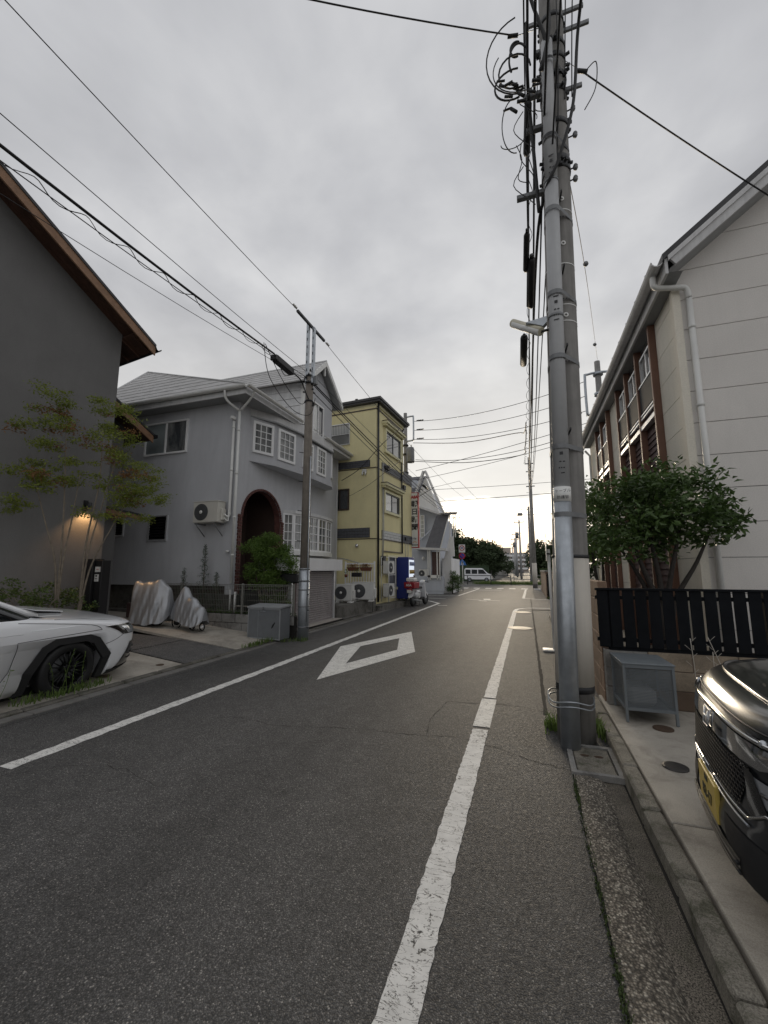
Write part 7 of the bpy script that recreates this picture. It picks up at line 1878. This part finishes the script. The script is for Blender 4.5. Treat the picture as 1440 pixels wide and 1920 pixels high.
cable('slack loop from the right strain clamp down to the pole bracket', [(.93, 4.62, 7.38), (1.02, 4.55, 7.35), (.98, 4.5, 6.95), (.84, 4.42, 6.62)], .006)
cable('thin guy wire from the near pole to the pole behind the beige building', [(.60, 4.45, 6.25), (1.42, 8.6, 7.5), (3.05, 17.4, 9.9)], .006)
for k, p in enumerate(((1.33, 8.0, 7.35), (2.55, 14.8, 9.2))): tag(obj('guy_insulator', MB().sphere(p, .05 if k == 0 else .06, 8, 6), M['galv_dull']), ('lower', 'upper')[1 - k if 0 else k] .replace('lower', 'nearer').replace('upper', 'farther') + ' egg-shaped insulator on the thin guy wire', 'insulator')

# ================================================================ other poles
def pole(lbl, x, y, h, r0, m='pole_concrete', group=None, sleeve=False):
    t = thing('utility_pole', lbl, 'utility pole', (x, y, 0), 0, group)
    obj('shaft', MB().tube([(x, y, -.1), (x, y, h)], [r0, r0 * .62], 14), M[m], t)
    if sleeve: obj('sleeve', MB().tube([(x, y, .35), (x, y, 2.1)], [r0 + .012, r0 + .004], 14), M['pole_sleeve'], t)
    return t
fp = pole('tall pole standing at the far right corner of the crossing', .60, 36.9, 11.2, .19, sleeve=True)
for z, w_ in ((10.6, .35), (9.9, .3), (8.6, .35)): obj('crossarm', MB().box(.60 - w_, .60 + w_, 36.8, 36.88, z, z + .08), M['galv_dull'], fp)
for k in range(6): obj('step_bolt', MB().tube([(.60 - .16, 36.85, 2.6 + k * 1.1), (.60 - .34, 36.8, 2.6 + k * 1.1)], .015, 5), M['steel_dark'], fp)
vpole = pole('pole with a grey transformer and bracket frame behind the yellow building', -5.86, 20.55, 9.95, .15)
tf = obj('transformer', MB().lathe([(.001, 7.15), (.20, 7.15), (.21, 7.2), (.21, 7.85), (.18, 7.95), (.001, 7.98)], Matrix.Translation((-5.55, 20.4, 0)), 18), M['galv_dull'], vpole)
obj('bushing', MB().tube([(-5.5, 20.4, 7.95), (-5.5, 20.4, 8.1)], .03, 6), M['porcelain'], tf)
fr_ = MB(); fr_.tube(smooth_path([(-5.8, 20.5, 9.7), (-5.45, 20.5, 9.72), (-5.40, 20.5, 9.6), (-5.40, 20.5, 8.5), (-5.46, 20.5, 8.38), (-5.8, 20.5, 8.36)], 3), .045, 8); obj('bracket_frame', fr_, M['galv'], vpole)
for z in (8.1, 7.6, 6.6): obj('clamp', MB().tube([(-5.86, 20.55, z), (-5.86, 20.55, z + .08)], .16, 14), M['steel_dark'], vpole)
rp_ = pole('pole with a double bracket frame rising behind the beige building', 3.08, 17.7, 9.95, .17)
fr_ = MB()
for s_ in (-1, 1): fr_.tube(smooth_path([(3.08, 17.6, 9.45), (3.08 + s_ * .42, 17.6, 9.40), (3.08 + s_ * .50, 17.6, 9.28), (3.08 + s_ * .50, 17.6, 7.8), (3.08 + s_ * .42, 17.6, 7.70), (3.08, 17.6, 7.66)], 3), .05, 8)
obj('bracket_frame', fr_, M['galv'], rp_)
for z in (9.35, 8.5, 7.7): obj('clamp', MB().tube([(3.08, 17.7, z), (3.08, 17.7, z + .1)], .19, 14), M['galv'], rp_)
hv = ((-5.36, 9.42, 9.12), (-5.36, 8.92, 8.5), (-5.36, 8.42, 7.88))
for k, (x, z0, z1) in enumerate(hv):
    lb = ('topmost', 'middle', 'lowest')[k]
    cable(lb + ' of three power lines crossing the street between the bracket frames', span((x, 20.5, z0), (2.56, 17.6, z1), .35), .013, smooth=False, group='power lines crossing the street')
    for (px_, py_, pz_, sg_) in ((x + .35, 20.38, z0 - .03, 1), (2.2, 17.75, z1 - .02, -1)):
        tag(obj('insulator', MB().lathe([(.001, 0), (.05, .05), (.02, .10), (.055, .15), (.02, .20), (.05, .25), (.02, .30), (.045, .36), (.001, .42)], Matrix.Translation((px_, py_, pz_)) @ Matrix.Rotation(PI / 2, 4, 'Y') @ Matrix.Translation((0, 0, -.2)), 8), M['steel_dark']), 'insulator at the ' + ('left' if sg_ == 1 else 'right') + ' end of the ' + lb + ' power line over the street', 'insulator')
for k, (a, b, s_, w_, lb) in enumerate((((-5.3, 20.5, 7.3), (2.9, 17.6, 7.2), .5, .014, 'thick slack cable from the transformer across the street'), ((-5.3, 20.5, 6.7), (3.0, 18, 7.6), .1, .013, 'taut cable rising to the right from the transformer pole'),
        ((-5.3, 20.5, 6.2), (2.9, 18, 7.0), .1, .011, 'second taut cable rising to the right, below the first'), ((-5.8, 20.5, 5.6), (-4.0, 27, 7.4), .05, .010, 'short cable rising behind the shop sign to a small hook'),
        ((-4.0, 27, 7.4), (-1.2, 33, 4.6), .0, .009, 'cable dropping from the hook towards the bright gap of sky'), ((-20, 44, 9), (30, 40, 10), .6, .03, 'long horizontal cable across the far end of the street, upper'), ((-20, 46, 7.6), (30, 43, 8.2), .7, .03, 'long horizontal cable across the far end of the street, lower'),
        ((-30, 60, 14), (30, 60, 14.5), .8, .03, 'faint distant cable above the crossing'))):
    cable(lb, span(a, b, s_), w_, smooth=False)
cable('cable bending off the street bundle to the transformer pole, upper', [(.16, 11.5, 5.55), (.1, 13.5, 5.9), (-.2, 15.6, 6.6), (-2.5, 18, 7.2), (-5.4, 20.4, 8.2)], .016)
cable('cable bending off the street bundle to the transformer pole, lower', [(.16, 12.0, 5.50), (.12, 14.5, 5.7), (-.1, 16.6, 6.0), (-2.5, 18.5, 6.4), (-5.4, 20.4, 7.2)], .016)
# poles along the far street
fs = [(.50, 52, 9.1, 'lamp-carrying pole just beyond the crossing'), (-.9, 73, 10, 'first slim pole of the row along the far street'), (-1.9, 92, 9.5, 'second slim pole of the row along the far street'), (-2.6, 110, 9.6, 'third slim pole of the row along the far street'), (-3.3, 128, 9.4, 'fourth slim pole of the row along the far street'), (-4.4, 150, 9.4, 'most distant slim pole on the far street')]
for i, (x, y, h, lb) in enumerate(fs):
    t = pole(lb, x, y, h, .16 + .0006 * y, 'pvc_grey' if i else 'pole_concrete', 'poles along the far street')
    if i:
        obj('crossarm', MB().box(x - .9, x + .9, y - .05, y + .05, h - .55, h - .40), M['galv_dull'], t)
        if i in (1, 2): obj('transformer', MB().tube([(x - .45, y, h - 3.2), (x - .45, y, h - 2.2)], .28, 10), M['galv_dull'], t)
        for q in (-.8, 0, .8): obj('insulator', MB().tube([(x + q, y, h - .4), (x + q, y, h - .1)], .05, 5), M['porcelain'], t)
    else:
        obj('lamp_arm', MB().tube([(x, y, 8.7), (x - .9, y, 8.75)], .04, 6), M['galv_dull'], t); obj('lamp_head', MB().box(x - 1.3, x - .7, y - .15, y + .15, 8.0, 8.35, .04), M['galv_dull'], t); obj('sign_banner', MB().box(x + .15, x + .2, y - .3, y + .3, .5, 4.0), M['white_panel'], t)
t = pole('distant pole with a crossarm at the left edge of the far street, before the flats', -8.2, 96, 8.4, .16, 'pvc_grey'); obj('crossarm', MB().box(-9.2, -7.2, 95.9, 96, 7.4, 7.6), M['galv_dull'], t)
for k in range(4): cable(('highest', 'second', 'third', 'lowest')[k] + ' of the faint cables along the far street', [(x + (-.7, 0, .7, .2)[k], y, h - .15 - (2.2 if k == 3 else 0)) for x, y, h, _ in fs], .022, group='cables along the far street')
# ================================================================ right side: walls, fence, cage
tw_ = thing('block_wall', 'brown textured block wall running from the near pole to the side street', 'wall', (.8, 10, 0))
n_ = 0
for j in range(7):
    for i in range(24):
        y0 = 5.42 + i * .405 - (.2 if j % 2 else 0); y1 = y0 + .395
        if y0 < 5.42: y0 = 5.42
        if y1 > 14.9: continue
        obj('block', MB().box(.77 + rnd.uniform(-.004, .004), .87, y0, y1, .0 + j * .203, .196 + j * .203, .007), M['block_brown'], tw_)
obj('mortar_core', MB().box(.79, .86, 5.43, 14.85, 0, 1.41), M['mortar'], tw_)
bw_ = thing('block_wall', 'low stained concrete block wall under the black slatted fence', 'wall', (2, 5.3, 0))
tb_ = mat('tan_block_dark', (.12, .085, .06), .85, var=.2, vs=5, bump=.3)
for j in range(3):
    for i in range(11):
        x0 = .80 + i * .402 + (.2 if j == 1 else 0); m_ = M['block'] if i == 0 else (M['block_tan'] if j else tb_)
        if j == 1 and i == 0: obj('block', MB().box(.78, .99, 5.30, 5.42, .085 + .197, .085 + .39, .006), M['block'], bw_)
        obj('block', MB().box(x0 - (.02 if i == 0 and j != 1 else 0), x0 + .394, 5.30 + rnd.uniform(-.003, .003), 5.42, .085 + j * .197, .085 + j * .197 + .19, .006), m_, bw_)
obj('mortar_core', MB().box(.79, 5.2, 5.31, 5.41, .05, .67), M['mortar'], bw_)
sf = thing('slatted_fence', 'black vertical slatted fence above the low block wall on the right', 'fence', (2, 5.3, .7))
for i in range(30):
    x0 = .735 + i * .1275 + rnd.uniform(-.002, .002); y0 = 5.285 + rnd.uniform(-.002, .002)
    obj('slat', MB().box(x0, x0 + .109, y0, y0 + .015, .70 + rnd.uniform(-.003, .004), 1.318, .003), M['slat_black'], sf)
obj('rail', MB().box(.72, 4.7, 5.27, 5.315, 1.318, 1.345, .004), M['slat_black'], sf); obj('rail', MB().box(.72, 4.7, 5.30, 5.34, .76, .80), M['slat_black'], sf); obj('rail', MB().box(.72, 4.7, 5.30, 5.34, 1.22, 1.26), M['slat_black'], sf)
for x in (.86, 2.3, 3.9): obj('post', MB().box(x - .03, x + .03, 5.305, 5.36, .64, 1.33), M['slat_black'], sf)
obj('base_rail', MB().box(.85, 4.7, 5.30, 5.36, .665, .705), M['slat_black'], sf)
cg = thing('mesh_cage', 'grey steel box with expanded-mesh sides standing before the low block wall', 'cage', (.86, 4.78, .085), R(1.5))
CW, CD, CH = .42, .52, .54
fr_ = MB()
for x in (0, CW):
    for y in (0, CD): lobj('leg', MB().box(x - .012, x + .012, y - .012, y + .012, 0, CH, .002), M['cage'], cg)
for y in (0, CD): fr_.box(.012, CW - .012, y - .011, y + .011, .11, .135); fr_.box(.012, CW - .012, y - .011, y + .011, CH - .03, CH)
for x in (0, CW): fr_.box(x - .011, x + .011, .012, CD - .012, .11, .135); fr_.box(x - .011, x + .011, .012, CD - .012, CH - .03, CH)
loose(lobj('frame_rail', fr_, M['cage'], cg))
lobj('lid', MB().box(-.02, CW + .02, -.02, CD + .02, CH + .001, CH + .016, .004), M['cage'], cg)
def mesh_panel(P0, U, V, nu, nv):
    mb = MB(); P0, U, V = Vector(P0), Vector(U), Vector(V); nrm = U.cross(V).normalized() * .0012
    for j in range(nv + 1):
        row = []
        for i in range(nu + 1): row.append(P0 + U * (i / nu) + V * ((j + (.42 if i % 2 else -.0)) / nv * .985))
        for a, b in zip(row, row[1:]):
            w = V.normalized() * .0040; mb.add([a - w + nrm, b - w + nrm, b + w + nrm, a + w + nrm], [(0, 1, 2, 3)])
    return mb
nb = 27
for P0, U, V in (((.012, 0, .135), (CW - .024, 0, 0), (0, 0, CH - .165)), ((0, .012, .135), (0, CD - .024, 0), (0, 0, CH - .165)), ((CW, .012, .135), (0, CD - .024, 0), (0, 0, CH - .165))):
    o = lobj('mesh_side', mesh_panel(P0, U, V, 44, nb), M['cage'], cg, kind='stuff')
lobj('inner_tray', MB().box(.02, CW - .02, .02, CD - .02, .112, .12), M['cage'], cg)
bgp = MB().box(.05, .3, .1, .4, .12, .3, .06); lobj('folded_sheet', bgp, M['pvc_grey'], cg)
# thin white sign post, seen edge-on
sp_ = thing('sign_post', 'thin white post with an edge-on sign plate left of the near pole', 'sign', (.44, 8.85, 0))
obj('post', MB().tube([(.44, 8.85, 0), (.42, 8.85, 1.95)], .030, 12), M['white_panel'], sp_)
obj('plate', MB().box(.375, .385, 8.70, 9.0, 1.72, 2.25, .003), M['white_panel'], sp_); obj('clip', MB().box(.38, .44, 8.8, 8.84, 1.85, 1.88), M['black'], sp_)
obj('foot_block', MB().box(.22, .52, 8.7, 8.95, 0, .03, .006), M['white_pvc'], sp_)
tag(obj('edging_board', MB().box(.60, .70, 12.2, 14.6, 0, .14, .01), M['slab']), 'short concrete edging beside the pavement before the side street', 'edging')
# wall and black gate at the far corner of the side street
cwl = thing('block_wall', 'brown corner wall beyond the side street on the right', 'wall', (1.6, 24.5, 0))
obj('wall_body', MB().box(.95, 2.6, 24.3, 24.5, 0, 1.42).box(.95, 1.15, 24.5, 33, 0, 1.42), M['block_brown'], cwl); obj('coping', MB().box(.90, 2.65, 24.25, 24.55, 1.42, 1.5).box(.90, 1.2, 24.55, 33.05, 1.42, 1.5), M['block'], cwl)
gt_ = thing('gate', 'black slatted gate folded open in front of the brown corner wall', 'gate', (1.1, 23.8, 0))
for k in range(5): obj('slat', MB().box(.98 + k * .17, 1.12 + k * .17, 23.9 - k * .06, 23.94 - k * .06, .12, 1.35), M['black_frame'], gt_)
obj('rail', MB().box(.96, 1.85, 23.95, 23.98, 1.2, 1.26), M['black_frame'], gt_); obj('rail', MB().box(.96, 1.85, 23.95, 23.98, .2, .26), M['black_frame'], gt_)
tag(obj('garden_rubble', cloud([((1.2, 23.7, .06), (.3, .2, .06), 1)], 200, .08, 5, .8, .9), M['leaf_hedge'], fix=False), 'low plants at the foot of the black gate', 'plants')
# traffic signs on one post
ts = thing('traffic_sign_post', 'white post with speed, no-parking and pedestrian crossing signs at the left of the crossing', 'traffic sign', (-4.62, 31.7, 0))
obj('post', MB().tube([(-4.62, 31.7, 0), (-4.62, 31.7, 3.4)], .035, 10), M['white_panel'], ts)
Mf = facing((-4.62, 31.65, 0), (.0, -1, 0))
def at_(z, dy=0): return facing((-4.62, 31.64 - dy, z), (0, -1, 0))
pq = obj('plate', MB().box(-4.86, -4.38, 31.63, 31.65, 2.85, 3.45), M['white_panel'], ts)
obj('ring', MB().lathe([(.15, .0), (.15, .006), (.20, .006), (.20, 0)], at_(3.18, .015), 24), M['red'], pq); text_mesh('lettering', '20', .2, flat('sign_blue', (.01, .03, .3), .4), pq, at_(3.18, .02), .001, bold=.004)
np2 = obj('no_parking_disc', MB().lathe([(.001, .01), (.24, .01), (.24, 0)], at_(2.58, .01), 28), flat('sign_blue2', (.02, .05, .4), .4), ts)
obj('ring', MB().lathe([(.19, .012), (.19, .018), (.245, .018), (.245, .0)], at_(2.58, .01), 28), M['red'], np2); obj('bar', MB().obox(at_(2.58, .024) @ Matrix.Rotation(R(-45), 4, 'Z'), .2, .03, .002), M['red'], np2)
cr_ = obj('crossing_sign', MB().prism([at_(2.1, .02) @ Vector(p) for p in ((-.30, -.22, 0), (.30, -.22, 0), (.22, .0, 0), (0, .26, 0), (-.22, .0, 0))], (0, .015, 0)), flat('sign_blue3', (.03, .16, .5), .4), ts)
obj('symbol', MB().prism([at_(2.1, .022) @ Vector(p) for p in ((-.12, -.18, 0), (.12, -.18, 0), (0, .14, 0))], (0, -.002, 0)), M['white_panel'], cr_); obj('figure', MB().prism([at_(2.1, .028) @ Vector(p) for p in ((-.05, -.15, 0), (-.02, -.15, 0), (0, -.05, 0), (.03, -.15, 0), (.06, -.15, 0), (.02, .08, 0), (-.02, .08, 0))], (0, -.002, 0)), M['ink'], cr_)
# guard rails by the verge
gr_ = thing('guard_rail', 'low brown pipe guard rail along the verge beyond the crossing, left part', 'guard rail', (-4, 44.6, 0))
for x in (-8.5, -6.0, -3.6, -1.6): obj('post', MB().tube([(x, 44.6, 0), (x, 44.6, .95)], .045, 8), M['steel_dark'], gr_)
for z in (.5, .92): obj('pipe', MB().tube([(-8.6, 44.6, z), (-1.6, 44.6, z)], .035, 8), M['steel_dark'], gr_)
gr_ = thing('guard_rail', 'low pipe guard rail along the verge beyond the crossing, right part', 'guard rail', (1, 47.8, 0))
for x in (-1.4, .4, 1.9): obj('post', MB().tube([(x, 47.9, 0), (x, 47.9, .95)], .045, 8), M['galv_dull'], gr_)
for z in (.5, .92): obj('pipe', MB().tube([(-1.4, 47.9, z), (1.9, 47.9, z)], .035, 8), M['galv_dull'], gr_)
# distant buildings
fb = thing('apartment_block', 'pale distant apartment block with rows of balconies at the end of the street', 'building', (-12, 262, 0))
obj('wall', MB().box(-17, 1, 262, 272, 0, 11.6).box(-14.5, -9, 262.5, 270, 11.6, 14.8), mat('far_flats', (.38, .33, .29), .9, var=.1, vs=.3), fb)
for k in range(4):
    obj('balcony', MB().box(-16.8, .8, 260.6, 262, 1.6 + k * 2.6, 2.7 + k * 2.6), M['stucco_white'], fb)
    for i in range(7): obj('window', MB().box(-16.2 + i * 2.45, -14.6 + i * 2.45, 261.9, 261.98, 2.8 + k * 2.6, 3.9 + k * 2.6), M['glass_dark'], fb)
hs_ = thing('house', 'distant house with a big grey roof showing above the trees left of the far street', 'house', (-15, 84, 0))
obj('wall', MB().box(-22, -10.5, 82, 92, 0, 5.0), M['stucco_beige'], hs_)
obj('roof', MB().add([(-23, 81, 5.0), (-9.6, 81, 5.0), (-9.6, 93, 5.0), (-23, 93, 5.0), (-20, 87, 8.6), (-13.5, 87, 8.6)], [(0, 1, 5, 4), (1, 2, 5), (2, 3, 4, 5), (3, 0, 4), (0, 3, 2, 1)]), M['shingle'], hs_)
hs_ = thing('house', 'small distant white house at the right side of the far street', 'house', (3.4, 118, 0))
obj('wall', MB().box(2.6, 9, 115, 124, 0, 4.4), M['stucco_white'], hs_); obj('roof', MB().prism([(2.2, 114.6, 4.4), (9.4, 114.6, 4.4), (5.8, 114.6, 6.2)], (0, 10, 0)), M['shingle_dark'], hs_); obj('window', MB().box(3.6, 5.0, 114.9, 115, 2.6, 3.6), M['glass_dark'], hs_)
tag(obj('street_wall', MB().box(-4.9, -4.7, 60, 110, 0, 1.5), M['block']), 'low wall along the left side of the far street', 'wall')
tag(obj('street_wall', MB().box(2.4, 2.6, 64, 112, 0, 1.4), M['block']), 'low wall along the right side of the far street', 'wall')
an = thing('antenna', 'television aerial on the roof of the house beyond the van', 'aerial', (-14.0, 84, 8.5))
obj('mast', MB().tube([(-14.0, 84, 7.8), (-14.0, 84, 11.0)], .05, 5), M['galv_dull'], an); obj('array', MB().tube([(-14.6, 84, 10.2), (-12.6, 84, 10.5)], .04, 4).box(-13.9, -13.85, 83.4, 84.6, 10.3, 10.35).box(-13.3, -13.25, 83.5, 84.5, 10.38, 10.42), M['galv_dull'], an)
# two people walking in the far street
def person(lbl, x, y, top, legs, h=1.66):
    me = bpy.data.meshes.new('body'); k = h / 1.70
    J = [(0, 0, .92, .15, .11), (0, 0, 1.18, .15, .10), (0, 0, 1.40, .17, .10), (0, 0, 1.50, .055, .055), (0, .01, 1.60, .085, .095), (0, .0, 1.69, .06, .07),
         (.10, .02, .90, .085, .085), (.11, .14, .48, .055, .055), (.11, .10, .08, .04, .04), (.11, -.02, .03, .035, .035), (-.10, .0, .90, .085, .085), (-.11, -.12, .50, .055, .055), (-.11, -.26, .12, .04, .04), (-.11, -.34, .05, .035, .035),
         (.20, 0, 1.40, .055, .055), (.24, -.05, 1.14, .042, .042), (.24, .05, .90, .032, .032), (.24, .08, .80, .03, .03), (-.20, 0, 1.40, .055, .055), (-.24, .02, 1.14, .042, .042), (-.24, -.1, .92, .032, .032), (-.24, -.12, .82, .03, .03)]
    E_ = [(0, 1), (1, 2), (2, 3), (3, 4), (4, 5), (0, 6), (6, 7), (7, 8), (8, 9), (0, 10), (10, 11), (11, 12), (12, 13), (2, 14), (14, 15), (15, 16), (16, 17), (2, 18), (18, 19), (19, 20), (20, 21)]
    me.from_pydata([(a * k, b * k, c * k) for a, b, c, _, _ in J], E_, [])
    for m_ in (M['skin'], top, legs): me.materials.append(m_)
    o = bpy.data.objects.new('person_body', me); COL.objects.link(o)
    sk = o.modifiers.new('skin', 'SKIN'); sk.use_smooth_shade = True
    me.skin_vertices[0].data[0].use_root = True
    for i, j in enumerate(J): me.skin_vertices[0].data[i].radius = (j[3] * k, j[4] * k)
    o.modifiers.new('sub', 'SUBSURF').levels = 1
    bpy.context.view_layer.update(); dg = bpy.context.evaluated_depsgraph_get(); m2 = bpy.data.meshes.new_from_object(o.evaluated_get(dg)); bpy.data.objects.remove(o)
    m2.materials.clear()
    for m_ in (M['skin'], top, legs): m2.materials.append(m_)
    for p in m2.polygons:
        z = p.center.z / k; p.material_index = 0 if z > 1.46 or (abs(p.center.x) > .2 * k and z < .95) else (1 if z > .92 else 2)
    t = thing('person', lbl, 'person', (x, y, .03)); b = local_child(obj('body', m2, None, t)); lobj('hair', MB().sphere((0, -.015, 1.635 * k), .105 * k, 10, 7, (1, 1.05, .95)), M['black'], t); return t
M['skin'] = flat('skin', (.35, .22, .16), .6)
person('person in dark top and dark trousers, left of the two walking in the far street', -1.75, 104, flat('top_dark', (.03, .03, .035), .8), flat('trousers_dark', (.04, .045, .06), .8))
person('person in pale top and dark trousers, right of the two walking in the far street', -.95, 106, flat('top_pale', (.25, .25, .27), .8), flat('trousers_black', (.03, .03, .03), .8), 1.6)
